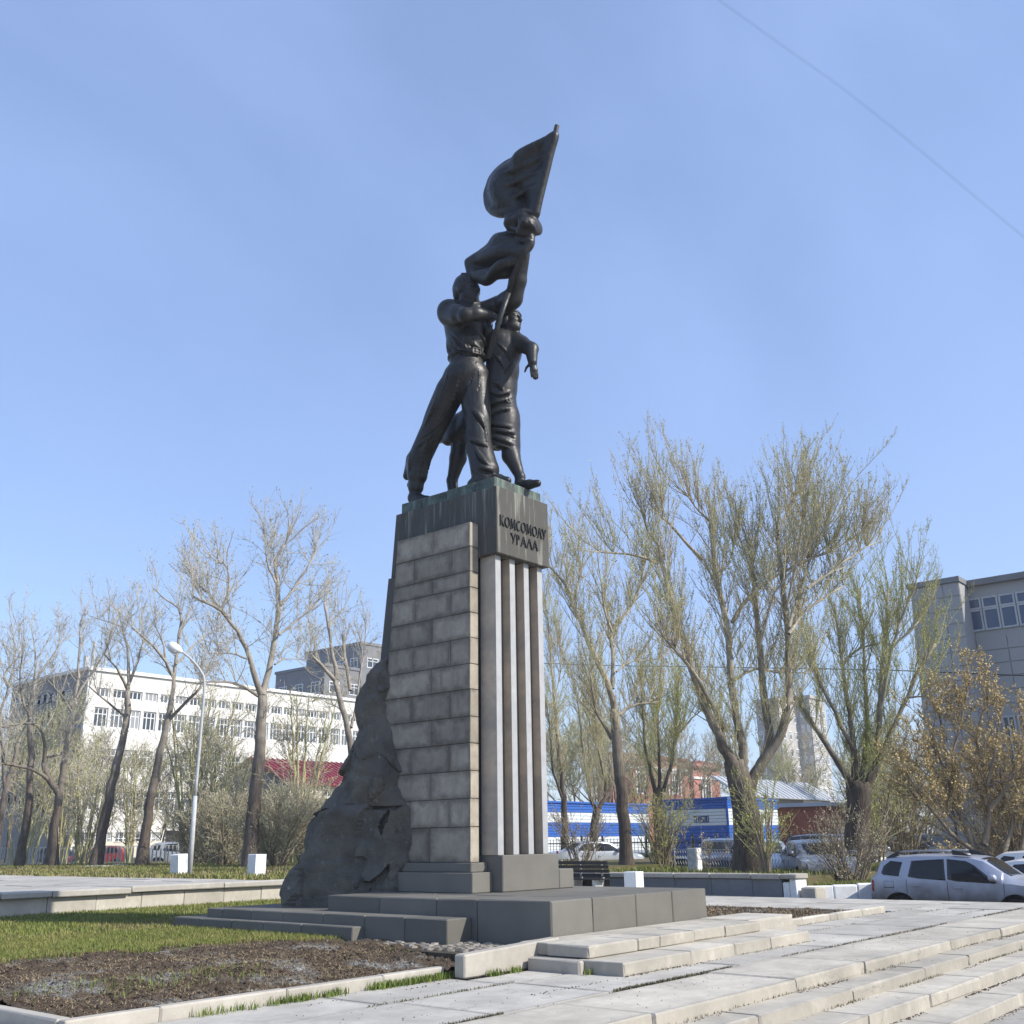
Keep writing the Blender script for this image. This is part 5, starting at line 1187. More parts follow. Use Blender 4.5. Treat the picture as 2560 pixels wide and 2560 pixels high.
structure(MB().prism([(30.2, 14.2), (30.1, 13.98), (31.75, 12.3), (36, 12.3), (36, 14.2)], 2, -.79, .17).build('grass_corner', 'park_lawn'))

# ================================================================= street furniture
def box_light(px, py, x, z, lb):
    p = onz(px, py, z) if x is None else onx(px, py, x); y = p[1]; x = p[0]; s = .5
    r = empty('floodlight_box', (x, y, z), label=lb, cat='light box', group='white light boxes round the monument')
    MB().cbox(x, x+.42, y-.21, y+.21, z-.05, z+.68, .02).build('housing', 'white_paint', r)
    fr = MB(); 
    for (a, b, c_, d_) in ((.0, .42, .60, .68), (.0, .42, .0, .06), (.0, .05, .06, .60), (.37, .42, .06, .60)): fr.box(x+a, x+b, y-.235, y-.212, z+c_, z+d_)
    fr.build('front_frame', 'white_trim', r); MB().box(x+.052, x+.368, y-.222, y-.213, z+.062, z+.598).build('front_panel', 'white_paint', r)
    MB().box(x-.03, x+.45, y-.24, y+.24, z-.10, z-.03).build('foot', 'post_concrete', r)
    return r
box_light(626, 2190, None, .65, 'white box light on the park lawn right beside the tallest poplar'); b_ = box_light(434, 2187, None, .65, 'white box light tilted on the park lawn beside the street lamp')
b_.rotation_euler = (0, math.radians(-5), math.radians(7)); box_light(1574, 2205, 27.6, 0.0, 'white box light on the square beside the wooden bench')
# street lamp
lp = empty('street_lamp', tuple(onz(474, 2188, .65)), label='tall pale grey street lamp with a curved arm and one lamp head', cat='street lamp')
lb = onz(474, 2188, .65); dl = math.hypot(lb[0], lb[1])
pole_pts = [lb+np.array([0, 0, -.1]), atd(481, 2090, dl), atd(488, 1990, dl)]
m = MB(); m.tube(pole_pts, [.085, .082, .078], 12); m.build('post', 'lamp_grey', lp, True)
m = MB(); arm = catmull([atd(488, 1990, dl), atd(502, 1830, dl), atd(511, 1712, dl), atd(503, 1680, dl), atd(480, 1650, dl), atd(452, 1627, dl)], 22); m.tube(arm, list(np.linspace(.06, .035, 22)), 10); m.build('arm', 'lamp_grey', lp, True)
a, b = atd(455, 1630, dl), atd(424, 1612, dl); dvec = (b-a)/np.linalg.norm(b-a)
Shd = MB(); n = 14; ringp = []
for i, (t, r) in enumerate(((-.02, .05), (.1, .09), (.3, .15), (.6, .185), (.85, .15), (1.0, .04))): ringp.append((a+(b-a)*t*1.15, r))
Shd.tube([p for p, r in ringp], [r for p, r in ringp], 14); Shd.build('lamp_head', 'white_paint', lp, True)
MB().tube([a+(b-a)*.45+np.array([0, 0, -.10]), a+(b-a)*.95+np.array([0, 0, -.10])], .12, 12).build('lens', 'head_glass', lp, True)
# bench (back towards the square)
bp = onx(1400, 2150, 28.2); bp2 = onx(1528, 2150, 28.2); bx = 28.1
bn = empty('park_bench', (bx, (bp[1]+bp2[1])/2, 0), label='dark brown slatted wooden bench between the pedestal and a white box light', cat='bench')
y0, y1 = bp2[1], bp[1]+.2
for i in range(4): zz = .50+.125*i; MB().cbox(bx-.02-.035*i, bx+.015-.035*i, y0, y1, zz, zz+.105, .006).build('back_slat', 'bench_wood', bn)
for i in range(4): MB().cbox(bx-.16-.12*i, bx-.055-.12*i, y0, y1, .425, .46, .006).build('seat_slat', 'bench_wood', bn)
MB().cbox(bx-.02, bx+.01, y0, y1, .08, .42, .006).build('skirt_board', 'bench_wood', bn)
for yy in (y0+.28, (y0+y1)/2, y1-.4):
    l_ = MB(); l_.prism([(yy-.06, 0), (yy+.06, 0), (yy+.06, .42), (yy-.06, .42)], 0, bx-.5, bx+.03); l_.build('leg', 'post_concrete', bn)
    s_ = MB(); s_.add([(bx+.01, yy-.03, .35), (bx+.06, yy-.03, .35), (bx+.06, yy+.03, .35), (bx+.01, yy+.03, .35), (bx-.10, yy-.03, 1.0), (bx-.05, yy-.03, 1.0), (bx-.05, yy+.03, 1.0), (bx-.10, yy+.03, 1.0)], [(0,3,2,1),(4,5,6,7),(0,1,5,4),(1,2,6,5),(2,3,7,6),(3,0,4,7)]); s_.build('back_support', 'post_concrete', bn)
# concrete bollard post by the wire fence
cp = onz(1732, 2178, .5); cb = empty('concrete_post', tuple(cp), label='grey and white concrete post standing at the zigzag wire fence', cat='post')
MB().cbox(cp[0], cp[0]+.36, cp[1]-.2, cp[1]+.2, .4, 1.30, .02, .5).build('shaft', 'post_concrete', cb)
MB().prism([(cp[0]+.03, .5), (cp[0]+.36, .5), (cp[0]+.33, 1.28), (cp[0]+.22, 1.28)], 1, cp[1]-.215, cp[1]-.203).build('white_face', 'white_wash', cb) if False else MB().box(cp[0]+.03, cp[0]+.33, cp[1]-.212, cp[1]-.202, .5, 1.28).build('white_face', 'white_wash', cb)

# zigzag wire fence panels behind the planter
def zig_fence(p0, p1, z, h, label, n_panels, mat='fence_wire', step=.10, name='wire_fence', wave=True):
    p0, p1 = np.array(p0[:2]), np.array(p1[:2]); L = np.linalg.norm(p1-p0); e = (p1-p0)/L
    r = empty(name, (p0[0], p0[1], z), label=label, cat='fence'); W = lambda s, zz: (p0[0]+e[0]*s, p0[1]+e[1]*s, z+zz)
    for k_ in range(n_panels):
        a, b = L*k_/n_panels, L*(k_+1)/n_panels
        MB().tube([W(a, -.1), W(a, h+.06)], .022, 6).build('post', mat, r)
        for zz in (.08, h): MB().tube([W(a, zz), W(b, zz)], .014, 5).build('rail', mat, r)
        s = a+step*.5
        while s < b:
            if wave: pts = [W(s+(.035 if i % 2 else -.035)*1.0, .08+(h-.08)*i/6) for i in range(7)]
            else: pts = [W(s, .08), W(s, h+.04)]
            MB().tube(pts, .0125 if wave else .05, 4, False).build('bar', mat, r, False, False); s += step
    MB().tube([W(L, -.1), W(L, h+.06)], .022, 6).build('post', mat, r)
    return r
f0, f1 = onz(1655, 2172, .5), onz(1992, 2172, .5)
zig_fence(onz(1688, 2171, .5), onz(1980, 2177, .5), .48, .72, 'low zigzag wire fence behind the planter wall', 4, step=.15)
zig_fence(onz(2000, 2160, .3), onz(2140, 2165, .3), .2, .72, 'bent zigzag wire fence in front of the grey parked car', 2, step=.17)
# pale fence at the far side of the park
pf0, pf1 = atd(-30, 2146, 76), atd(800, 2140, 60)
zig_fence(pf0, pf1, .62, 1.05, 'long pale picket fence at the far edge of the park', 14, 'fence_pale', .30, 'picket_fence', False)
# black iron fence with posts in front of the kiosk
def iron_fence(p0, p1, z, h, label, n):
    p0, p1 = np.array(p0[:2]), np.array(p1[:2]); L = np.linalg.norm(p1-p0); e = (p1-p0)/L; r = empty('iron_fence', (p0[0], p0[1], z), label=label, cat='fence'); W = lambda s, zz: (p0[0]+e[0]*s, p0[1]+e[1]*s, z+zz)
    for k_ in range(n+1): MB().tube([W(L*k_/n, 0), W(L*k_/n, h+.18)], .07, 6).build('post', 'iron', r)
    for zz in (.25, h-.25): MB().tube([W(0, zz), W(L, zz)], .03, 4).build('rail', 'iron', r)
    s = .2
    while s < L: MB().tube([W(s, .1), W(s, h)], .02, 4, False).build('bar', 'iron', r, False, False); s += .24
iron_fence(atd(1355, 2120, 66), atd(1860, 2120, 58), -.05, 1.75, 'black iron railing in front of the striped kiosk', 9)
iron_fence(atd(1870, 2120, 58), atd(2330, 2120, 56), -.05, 1.75, 'black iron railing in front of the grey-roofed shed', 8)
# round road sign in the park
sp = atd(95, 2120, 78); rs = empty('road_sign', (sp[0], sp[1], .5), label='round pale road sign seen from behind among the park trees', cat='sign')
MB().tube([(sp[0], sp[1], .3), (sp[0], sp[1], 3.3)], .045, 8).build('pole', 'lamp_grey', rs)
sd = MB(); q0 = np.array([sp[0], sp[1], 3.0]); vv = unit(np.array([-.77, -.64, 0.0])); sd.tube([q0+vv*.05, q0+vv*.08], .42, 20); sd.build('disc', 'lamp_grey', rs)
# flat stones lying on the park grass
for i, (px, py, w) in enumerate(((225, 2167, 1.0), (260, 2168, .8), (300, 2165, .6))):
    p = onz(px, py, .66); o = MB().cbox(p[0]-w*.5, p[0]+w*.5, p[1]-.25, p[1]+.25, .6, .72+.02*i, .03, .6).build('flat_stone', 'post_concrete')
    tag(o, ['long pale flat stone lying on the park grass before the stout poplar', 'middle one of three pale stones lying on the park grass', 'smallest pale stone lying on the park grass toward the street lamp'][i], 'stone', 'flat stones on the park grass')
# white globe lamp in front of the grey building
gp = atd(2343, 1737, 52); gl = empty('globe_lamp', (gp[0], gp[1], -.7), label='white globe lamp on a slim post in front of the big grey building', cat='street lamp')
m = MB(); m.tube([(gp[0], gp[1], -.7), (gp[0], gp[1], gp[2]-.3)], .06, 8); m.build('post', 'iron', gl)
m = MB(); m.lathe([(.06, -.36), (.16, -.30), (.30, -.12), (.34, .05), (.28, .22), (.14, .33), (.02, .36)], tuple(gp), 16); m.build('globe', 'white_paint', gl, True)
MB().lathe([(.05, -.44), (.12, -.42), (.12, -.34), (.05, -.30)], tuple(gp), 12).build('collar', 'black_plastic', gl)
# overhead wires
def wire(pts, r, lb, n=24, sag=0):
    P = catmull(pts, n*2); o = MB().tube(P, r, 5).build('overhead_wire', 'iron'); tag(o, lb, 'wire', 'overhead wires')
_a, _b, _c = atd(1760, -30, 22), atd(2160, 260, 26), atd(2620, 640, 30); _e0, _e1 = _a-(_b-_a)*5, _c+(_c-_b)*3
wire([_e0, _a, _b, _c, _e1], .0024, 'thin upper wire of the pair crossing the open sky')
wire([q+np.array([.05, .05, .012]) for q in (_e0, _a, _b, _c, _e1)], .0024, 'thin lower wire of the pair crossing the open sky')
wire([atd(1150, 1650, 68), atd(1500, 1663, 60), atd(1800, 1668, 56), atd(2200, 1675, 50), atd(2600, 1690, 46), atd(3300, 1700, 40)], .022, 'black cable strung in front of the big grey building and trees')

# ================================================================= buildings
def rect_y(px0, py0, px1, py1, y):
    """rectangle on a wall facing -Y: picture corners -> x0, x1, z0, z1"""
    a, b = ony(px0, py0, y), ony(px1, py1, y); return min(a[0], b[0]), max(a[0], b[0]), min(a[2], b[2]), max(a[2], b[2])
def window_y(root, x0, x1, z0, z1, y, glass_m='window_glass', bars=1, frame='white_trim', par=None, t=.09, transom=True):
    w = MB(); w.box(x0, x1, y-.05, y+.05, z0, z0+t); w.box(x0, x1, y-.05, y+.05, z1-t, z1)
    w.box(x0, x0+t, y-.05, y+.05, z0+t, z1-t); w.box(x1-t, x1, y-.05, y+.05, z0+t, z1-t)
    for i in range(bars): xm = x0+(x1-x0)*(i+1)/(bars+1); w.box(xm-t*.4, xm+t*.4, y-.045, y+.04, z0+t, z1-t)
    if transom: zm = z0+(z1-z0)*.68; w.box(x0+t, x1-t, y-.04, y+.035, zm-t*.35, zm+t*.35)
    o = w.build('window', frame, root, False, False); MB().box(x0+t, x1-t, y-.005, y+.02, z0+t, z1-t).build('pane', glass_m, o, False, False); return o
def window_x(root, y0, y1, z0, z1, x, glass_m='window_glass', bars=1, frame='white_trim', t=.09, transom=True):
    w = MB(); w.box(x-.05, x+.05, y0, y1, z0, z0+t); w.box(x-.05, x+.05, y0, y1, z1-t, z1)
    w.box(x-.05, x+.05, y0, y0+t, z0+t, z1-t); w.box(x-.05, x+.05, y1-t, y1, z0+t, z1-t)
    for i in range(bars): ym = y0+(y1-y0)*(i+1)/(bars+1); w.box(x-.045, x+.04, ym-t*.4, ym+t*.4, z0+t, z1-t)
    if transom: zm = z0+(z1-z0)*.68; w.box(x-.04, x+.035, y0+t, y1-t, zm-t*.35, zm+t*.35)
    o = w.build('window', frame, root, False, False); MB().box(x-.005, x+.02, y0+t, y1-t, z0+t, z1-t).build('pane', glass_m, o, False, False); return o
def wall_with_holes_y(root, x0, x1, z0, z1, y, depth, holes, mat, name='wall'):
    """wall facing -Y with real openings: built as horizontal and vertical strips round the holes"""
    zs = sorted({z0, z1}|{h[2] for h in holes}|{h[3] for h in holes}); m = MB()
    for za, zb in zip(zs[:-1], zs[1:]):
        if zb-za < 1e-4: continue
        zc = (za+zb)/2; cuts = sorted([(h[0], h[1]) for h in holes if h[2] < zc < h[3]]); x = x0
        for a, b in cuts:
            if a > x: m.box(x, a, y, y+depth, za, zb)
            x = max(x, b)
        if x < x1: m.box(x, x1, y, y+depth, za, zb)
    return m.build(name, mat, root, False, False)
# ---- white school-like building
YW = atd(224, 1675, 112)[1]; cw = ony(223.6, 1674.8, YW); zt = cw[2]; xw0 = cw[0]; xw1 = ony(900, 1770, YW)[0]+14
wb_ = empty('white_building', (xw0, YW, 0), label='long white four-storey building with rows of windows and a shaded grey end', cat='building')
holes = []
colw = ony(282, 1740, YW)[0]-ony(240, 1740, YW)[0]; x_first = ony(240, 1740, YW)[0]; ww_ = (ony(275, 1740, YW)[0]-x_first)
rowsz = [(ony(250, 1742, YW)[2], ony(250, 1719, YW)[2])] + [(ony(250, 1818, YW)[2], ony(250, 1768, YW)[2])]
st_h = rowsz[1][1]-ony(250, 1900, YW)[2]
z_a, z_b = rowsz[1]; 
for s_ in (1, 2): rowsz.append((z_a-s_*4.05, z_b-s_*4.05))
rowsz.append((z_a-3*4.05+.2, z_b-3*4.05))
k_ = 0; x = x_first
while x+ww_ < xw1-.5:
    for ri, (a, b) in enumerate(rowsz):
        if b-a > .3 and a > .2: holes.append((x, x+ww_, a, b, ri))
    x += colw
wall_with_holes_y(wb_, xw0, xw1, -.3, zt, YW, .35, holes, 'white_wall')
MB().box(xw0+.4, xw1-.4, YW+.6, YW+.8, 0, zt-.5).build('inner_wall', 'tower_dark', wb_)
for h in holes: window_y(wb_, h[0]+.01, h[1]-.01, h[2]+.01, h[3]-.01, YW+.2, rnd.choice(('window_glass', 'window_mid', 'window_mid', 'window_pale')), bars=2, t=.12, transom=h[4] > 0)
yl1 = onx(33, 1712, xw0)[1]
MB().box(xw0, xw0+.35, YW+.36, yl1, -.3, zt).build('end_wall', 'grey_and_shade_wall', wb_)  # darker than the white front: the end's shade is put into its colour
for (a, b) in ((1000/2.147, 0),): pass
for i in range(9):
    ya = YW+3+i*(yl1-YW-5)/9
    for (a, b) in rowsz[:4]: window_x(wb_, ya, ya+2.2, a, b, xw0-.02, bars=1, t=.1)
MB().box(xw0-.25, xw1+.2, YW-.25, yl1+.2, zt+.002, zt+.35).build('parapet', 'white_trim', wb_)
for (px, py0, h_, r_) in ((231, 1660, 3.2, .18), (262, 1665, 2.4, .14), (244, 1668, 1.6, .28), (214, 1672, 1.6, .3)):
    p = ony(px, py0, YW+3); MB().tube([(p[0], YW+3, zt+.3), (p[0], YW+3, zt+.3+h_)], r_, 8).build('roof_vent', 'lamp_grey', wb_)
MB().box(xw0+.02, xw1, YW-.06, YW-.003, -.3, 2.2).build('plinth', 'cream_wall', wb_)
# ---- house with the red roof
YR = atd(726, 1960, 84)[1]; c0 = ony(726, 1957, YR); x0, x1 = c0[0], ony(900, 1960, YR)[0]+6; zt = c0[2]
rb = empty('red_roofed_house', (x0, YR, 0), label='low cream house with a dark red metal roof behind the boulder', cat='house')
wx0, wx1, wz0, wz1 = rect_y(810, 1992, 832, 1972, YR)
wins = [(wx0+i*4.2, wx1+i*4.2, wz0, wz1) for i in range(0, 3)]
wall_with_holes_y(rb, x0, x1, 0, zt, YR, .3, wins, 'cream_wall')
for h in wins: window_y(rb, h[0]+.01, h[1]-.01, h[2]+.01, h[3]-.01, YR+.15, t=.08)
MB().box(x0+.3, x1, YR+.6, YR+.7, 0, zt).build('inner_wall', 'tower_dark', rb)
yb = onx(536, 1990, x0)[1]; hr = ony(726, 1905, YR)[2]-zt
gm = MB(); gm.prism([(YR+.31, 0), (yb, 0), (yb, zt), ((YR+yb)/2, zt+hr*1.35), (YR+.31, zt)], 0, x0, x0+.3); gm.build('gable_wall', 'grey_and_shade_wall', rb)  # grey beside the cream front, shade of this side painted into the colour
rf = MB(); ym = (YR+yb)/2; zr = zt+hr*1.35+.1
rf.add([(x0-.4, YR-.5, zt-.05), (x1+.4, YR-.5, zt-.05), (x1+.4, ym, zr), (x0-.4, ym, zr), (x0-.4, yb+.5, zt-.05), (x1+.4, yb+.5, zt-.05)], [(0, 1, 2, 3), (3, 2, 5, 4)]); ro = rf.build('roof', 'red_roof', rb, False, False)
sm = ro.modifiers.new('thick', 'SOLIDIFY'); sm.thickness = .12
for i in range(26):
    xx = x0-.3+i*(x1-x0+.6)/26; q = MB(); q.add([(xx, YR-.5, zt+.04), (xx+.07, YR-.5, zt+.04), (xx+.07, ym, zr+.09), (xx, ym, zr+.09), (xx, YR-.5, zt-.02), (xx+.07, YR-.5, zt-.02), (xx+.07, ym, zr+.03), (xx, ym, zr+.03)], [(0,1,2,3),(0,4,5,1),(1,5,6,2),(2,6,7,3),(3,7,4,0)]); q.build('roof_seam', 'red_roof', rb)
# ---- garden wall of the house, dark strip
p0 = atd(420, 2060, 80); p1 = atd(720, 2035, 74)
gw = MB(); e_ = unit((p1-p0)[None])[0]; nn = np.array([-e_[1], e_[0], 0])*.15
gw.add([p0*[1,1,0]+nn, p1*[1,1,0]+nn, p1*[1,1,0]-nn, p0*[1,1,0]-nn, p0*[1,1,0]+nn+[0,0,2.7], p1*[1,1,0]+nn+[0,0,2.7], p1*[1,1,0]-nn+[0,0,2.7], p0*[1,1,0]-nn+[0,0,2.7]], [(0,3,2,1),(4,5,6,7),(0,1,5,4),(1,2,6,5),(2,3,7,6),(3,0,4,7)])
o = gw.build('yard_wall', 'stem_brown'); tag(o, 'brown yard wall behind the park bushes', 'wall')
# ---- dark tower blocks far behind
def block(name, x0, x1, y0, y1, h, label, mat, rows_, cols, cat='building', glass_m='window_glass', wsize=(.5, .5), group=None):
    r = empty(name, (x0, y0, 0), label=label, cat=cat, group=group); MB().box(x0, x1, y0, y1, -.5, h).build('walls', mat, r)
    MB().box(x0-.2, x1+.2, y0-.2, y1+.2, h, h+.5).build('roof_edge', mat, r)
    for i in range(rows_):
        za = 3+i*(h-3.5)/rows_; hz = (h-3.5)/rows_*wsize[1]
        for j in range(cols):
            xa = x0+(j+.25)*(x1-x0)/cols; window_y(r, xa, xa+(x1-x0)/cols*wsize[0], za, za+hz, y0-.03, glass_m, t=.14)
        for j in range(cols):
            ya = y0+(j+.25)*(y1-y0)/cols; window_x(r, ya, ya+(y1-y0)/cols*wsize[0], za, za+hz, x0-.03, glass_m, t=.14)
    return r
tA = atd(905, 1610, 190); tB = atd(812, 1665, 185)
block('tower_block', tA[0], tA[0]+22, tA[1], tA[1]+16, tA[2], 'dark tower block rising behind the sawn poplar and boulder', 'tower_dark', 9, 4)
block('tower_block', tB[0]+.0, tB[0]+14, tB[1], tB[1]+14, tB[2], 'dark lower wing of the tower block behind the white building roof', 'tower_dark', 7, 3)
tC = atd(1945, 1752, 170); tD = atd(2022, 1745, 175)
block('apartment_block', tC[0], tC[0]+6.5, tC[1], tC[1]+4, tC[2], 'beige apartment block seen between the stems of the huge poplar', 'tower_beige', 7, 3)
block('apartment_block', tD[0], tD[0]+6, tD[1], tD[1]+3, tD[2], 'beige apartment block seen left of the pollard with the dark trunk', 'tower_beige', 8, 3)
# ---- blue and white striped kiosk building
def stripes(root, face, a0, a1, c, bands, ribs=True):
    """bands: list (z0, z1, mat); face 'y' wall facing -Y at y=c spanning x a0..a1; 'x' wall facing -X"""
    for z0, z1, m_ in bands:
        nb = max(1, int(round((z1-z0)/.2)))
        for i in range(nb):
            za, zb = z0+(z1-z0)*i/nb, z0+(z1-z0)*(i+1)/nb
            if face == 'y': MB().cbox(a0, a1, c, c+.12, za+.008, zb-.008, .02).build('siding_board', m_, root, False, False)
            else: MB().cbox(c, c+.12, a0, a1, za+.008, zb-.008, .02).build('siding_board', m_, root, False, False)
kc = atd(1817, 1998, 64); kx, ky = kc[0], kc[1]; zk = lambda py: onx(1790, py, kx)[2]
kA = empty('substation_kiosk', (kx, ky, 0), label='blue and white striped substation kiosk marked ТП1500', cat='kiosk')
ka1 = onx(1655, 2005, kx)[1]; z1, z2, z3 = zk(1999), zk(2022), zk(2064)
bands = [(z2, z1, 'kiosk_blue'), (z3, z2, 'kiosk_white'), (.1, z3, 'kiosk_blue')]
stripes(kA, 'x', ky+.13, ka1, kx, bands); stripes(kA, 'y', kx, kx+6.5, ky, bands)
MB().box(kx+.13, kx+6.4, ky+.13, ka1-.05, 0, z1-.05).build('core', 'kiosk_white', kA); MB().box(kx-.08, kx+6.6, ky-.08, ka1+.1, z1+.002, z1+.12).build('roof', 'kiosk_blue', kA)
MB().box(kx-.03, kx+.02, ky-.03, ky+.1, 0, z1).build('corner_trim', 'kiosk_blue', kA)
def blocky(ch):
    seg = {'1': [((.5,0),(.5,1)), ((.5,1),(.2,.75))], '5': [((.9,1),(.1,1)), ((.1,1),(.1,.5)), ((.1,.5),(.9,.5)), ((.9,.5),(.9,0)), ((.9,0),(.1,0))], '0': [((.1,0),(.1,1)), ((.1,1),(.9,1)), ((.9,1),(.9,0)), ((.9,0),(.1,0))], 'Т': [((.05,1),(.95,1)), ((.5,1),(.5,0))], 'П': [((.1,0),(.1,1)), ((.1,1),(.9,1)), ((.9,1),(.9,0))]}
    return seg[ch]
p_l, p_r = onx(1734, 2047, kx), onx(1773, 2047, kx); zt_, zb_ = onx(1750, 2041, kx)[2], onx(1750, 2055, kx)[2]
wid = (p_l[1]-p_r[1])/6.3; yy = p_l[1]
for ch, adv in (('Т', 1.15), ('П', 1.25), ('1', .8), ('5', 1.02), ('0', 1.02), ('0', 1.02)):
    mb = MB(); w = wid*adv*.82
    for i, (a, b) in enumerate(blocky(ch)):
        (ax, az), (bx_, bz) = a, b; y_a, y_b = yy-ax*w, yy-bx_*w; za, zb = zb_+az*(zt_-zb_), zb_+bz*(zt_-zb_); s_ = .024
        dy, dz = y_b-y_a, zb-za; L_ = math.hypot(dy, dz); ny, nz_ = -dz/L_*s_, dy/L_*s_; ey, ez = dy/L_*s_, dz/L_*s_
        mb.prism([(y_a-ey+ny, za-ez+nz_), (y_a-ey-ny, za-ez-nz_), (y_b+ey-ny, zb+ez-nz_), (y_b+ey+ny, zb+ez+nz_)], 0, kx-.03-.0006*i, kx-.003)
    mb.build('letter', 'letter_blue', kA); yy -= wid*adv
# long striped wall to its left
YB = atd(1372, 2008, 72)[1]; xb0 = ony(1340, 2010, YB)[0]; xb1 = ony(1620, 2010, YB)[0]; zs_ = [ony(1450, q, YB)[2] for q in (2009, 2032, 2057, 2092)]
kB = empty('striped_shed', (xb0, YB, 0), label='long sunlit blue and white striped shed beside the pedestal fins', cat='shed')
stripes(kB, 'y', xb0, xb1, YB, [(zs_[1], zs_[0], 'kiosk_blue'), (zs_[2], zs_[1], 'kiosk_white'), (zs_[3], zs_[2], 'kiosk_blue'), (-.2, zs_[3], 'kiosk_white')])
MB().box(xb0+.05, xb1-.05, YB+.13, YB+5, -.2, zs_[0]-.05).build('core', 'kiosk_white', kB); MB().box(xb0-.1, xb1+.1, YB-.1, YB+5.1, zs_[0], zs_[0]+.12).build('roof', 'kiosk_blue', kB)
# ---- pink building
pc = atd(1731, 1912, 122); px_, py_ = pc[0], pc[1]; zt = pc[2]; pe = ony(1797, 1925, py_)[0]
pk = empty('pink_building', (px_, py_, 0), label='salmon pink building with white trims and an air conditioner, behind the kiosk', cat='building')
w0 = rect_y(1758, 1998, 1774, 1948, py_); wall_with_holes_y(pk, px_, pe, 0, zt, py_, .4, [w0], 'pink_wall')
window_y(pk, w0[0]+.02, w0[1]-.02, w0[2]+.02, w0[3]-.02, py_+.18, t=.12)
sr = MB(); t_ = .22; sr.box(w0[0]-t_, w0[0], py_-.08, py_-.002, w0[2]-.1, w0[3]+t_); sr.box(w0[1], w0[1]+t_, py_-.08, py_-.002, w0[2]-.1, w0[3]+t_); sr.box(w0[0], w0[1], py_-.08, py_-.002, w0[3], w0[3]+t_); sr.build('window_surround', 'white_trim', pk)
pb = onx(1700, 1930, px_)[1]
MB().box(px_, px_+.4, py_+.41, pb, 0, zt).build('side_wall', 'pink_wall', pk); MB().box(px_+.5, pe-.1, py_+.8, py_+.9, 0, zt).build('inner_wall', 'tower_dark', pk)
MB().box(pe-.4, pe-.002, py_+.41, pb, 0, zt-.01).build('side_wall', 'pink_wall', pk)
for i, (dz0, dz1, out, m_) in enumerate(((-.15, .25, .35, 'pink_wall'), (-.42, -.152, .22, 'rust'), (-1.55, -1.3, .14, 'white_trim'))): MB().box(px_-out, pe+out, py_-out, pb+out, zt+dz0, zt+dz1).build('cornice', m_, pk)
for i in range(16): xx = px_+i*(pe-px_)/16; MB().box(xx, xx+.09, py_-.34, py_-.22, zt-.41, zt-.16).build('dentil', 'pink_wall', pk)
ac = rect_y(1749, 1968, 1757, 1957, py_); MB().cbox(ac[0], ac[1]+.1, py_-.42, py_-.09, ac[2], ac[3], .03).build('air_conditioner', 'white_paint', pk)
hip = MB(); hip.add([(px_-.4, py_-.4, zt+.252), (pe+.4, py_-.4, zt+.252), (pe+.4, pb+.4, zt+.252), (px_-.4, pb+.4, zt+.252), ((px_+pe)/2, (py_+pb)/2, zt+.7)], [(0, 1, 4), (1, 2, 4), (2, 3, 4), (3, 0, 4), (0, 3, 2, 1)]); hip.build('roof', 'rust', pk)
y2 = pb-1.2; xl0 = ony(1530, 1930, y2)[0]; zt2 = ony(1560, 1890, y2)[2]; wn = []
for (a, b) in ((1594, 1610), (1652, 1668), (1682, 1698)): wn.append(rect_y(a, 1985, b, 1935, y2))
wall_with_holes_y(pk, xl0, px_-.003, 0, zt2, y2, .4, wn, 'pink_wall', 'wing_wall')
for h in wn:
    window_y(pk, h[0]+.02, h[1]-.02, h[2]+.02, h[3]-.02, y2+.18, t=.14)
    s2 = MB(); s2.box(h[0]-.25, h[0], y2-.08, y2-.002, h[2]-.2, h[3]+.3); s2.box(h[1], h[1]+.25, y2-.08, y2-.002, h[2]-.2, h[3]+.3); s2.box(h[0], h[1], y2-.08, y2-.002, h[3], h[3]+.3); s2.build('window_surround', 'white_trim', pk)
MB().box(xl0-.2, px_-.4, y2-.2, y2+.6, zt2-1.2, zt2-.9).build('cornice', 'white_trim', pk); MB().box(xl0-.2, px_-.36, y2-.25, y2+3, zt2+.002, zt2+.3).build('roof_edge', 'rust', pk)
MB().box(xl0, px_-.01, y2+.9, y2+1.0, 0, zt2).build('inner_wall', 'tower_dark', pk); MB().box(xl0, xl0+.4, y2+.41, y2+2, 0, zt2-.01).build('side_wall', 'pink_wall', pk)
# ---- shed with pale grey metal roof
gc = atd(1850, 1995, 96); gx, gy = gc[0], gc[1]; xe = ony(2075, 2000, gy)[0]
gs = empty('grey_roofed_shed', (gx, gy, 0), label='pale shed with a light grey metal roof behind the huge poplar', cat='shed')
ze = ony(1900, 1992, gy)[2]; MB().box(gx, xe, gy, gy+.3, -.2, ze).build('front_wall', 'grey_and_shade_wall', gs); MB().box(gx, gx+.3, gy+.31, gy+2.4, -.2, ze).build('side_wall', 'grey_and_shade_wall', gs)
dx = rect_y(2018, 2100, 2052, 2008, gy); MB().box(dx[0], dx[1], gy-.06, gy-.004, -.2, dx[3]).build('door', 'rust', gs)
fr_ = MB(); fr_.box(dx[0]-.2, dx[0], gy-.1, gy-.003, -.2, dx[3]+.2); fr_.box(dx[1], dx[1]+.2, gy-.1, gy-.003, -.2, dx[3]+.2); fr_.box(dx[0], dx[1], gy-.1, gy-.003, dx[3], dx[3]+.2); fr_.build('door_frame', 'white_trim', gs)
hz = ony(1900, 1945, gy)[2]-ze; rf = MB(); rf.add([(gx-.4, gy-.6, ze-.05), (xe+.4, gy-.6, ze-.05), (xe+.4, gy+2.5, ze+hz*1.1), (gx-.4, gy+2.5, ze+hz*1.1)], [(0, 1, 2, 3)]); ro = rf.build('roof', 'grey_roof', gs, False, False); sm = ro.modifiers.new('thick', 'SOLIDIFY'); sm.thickness = .1
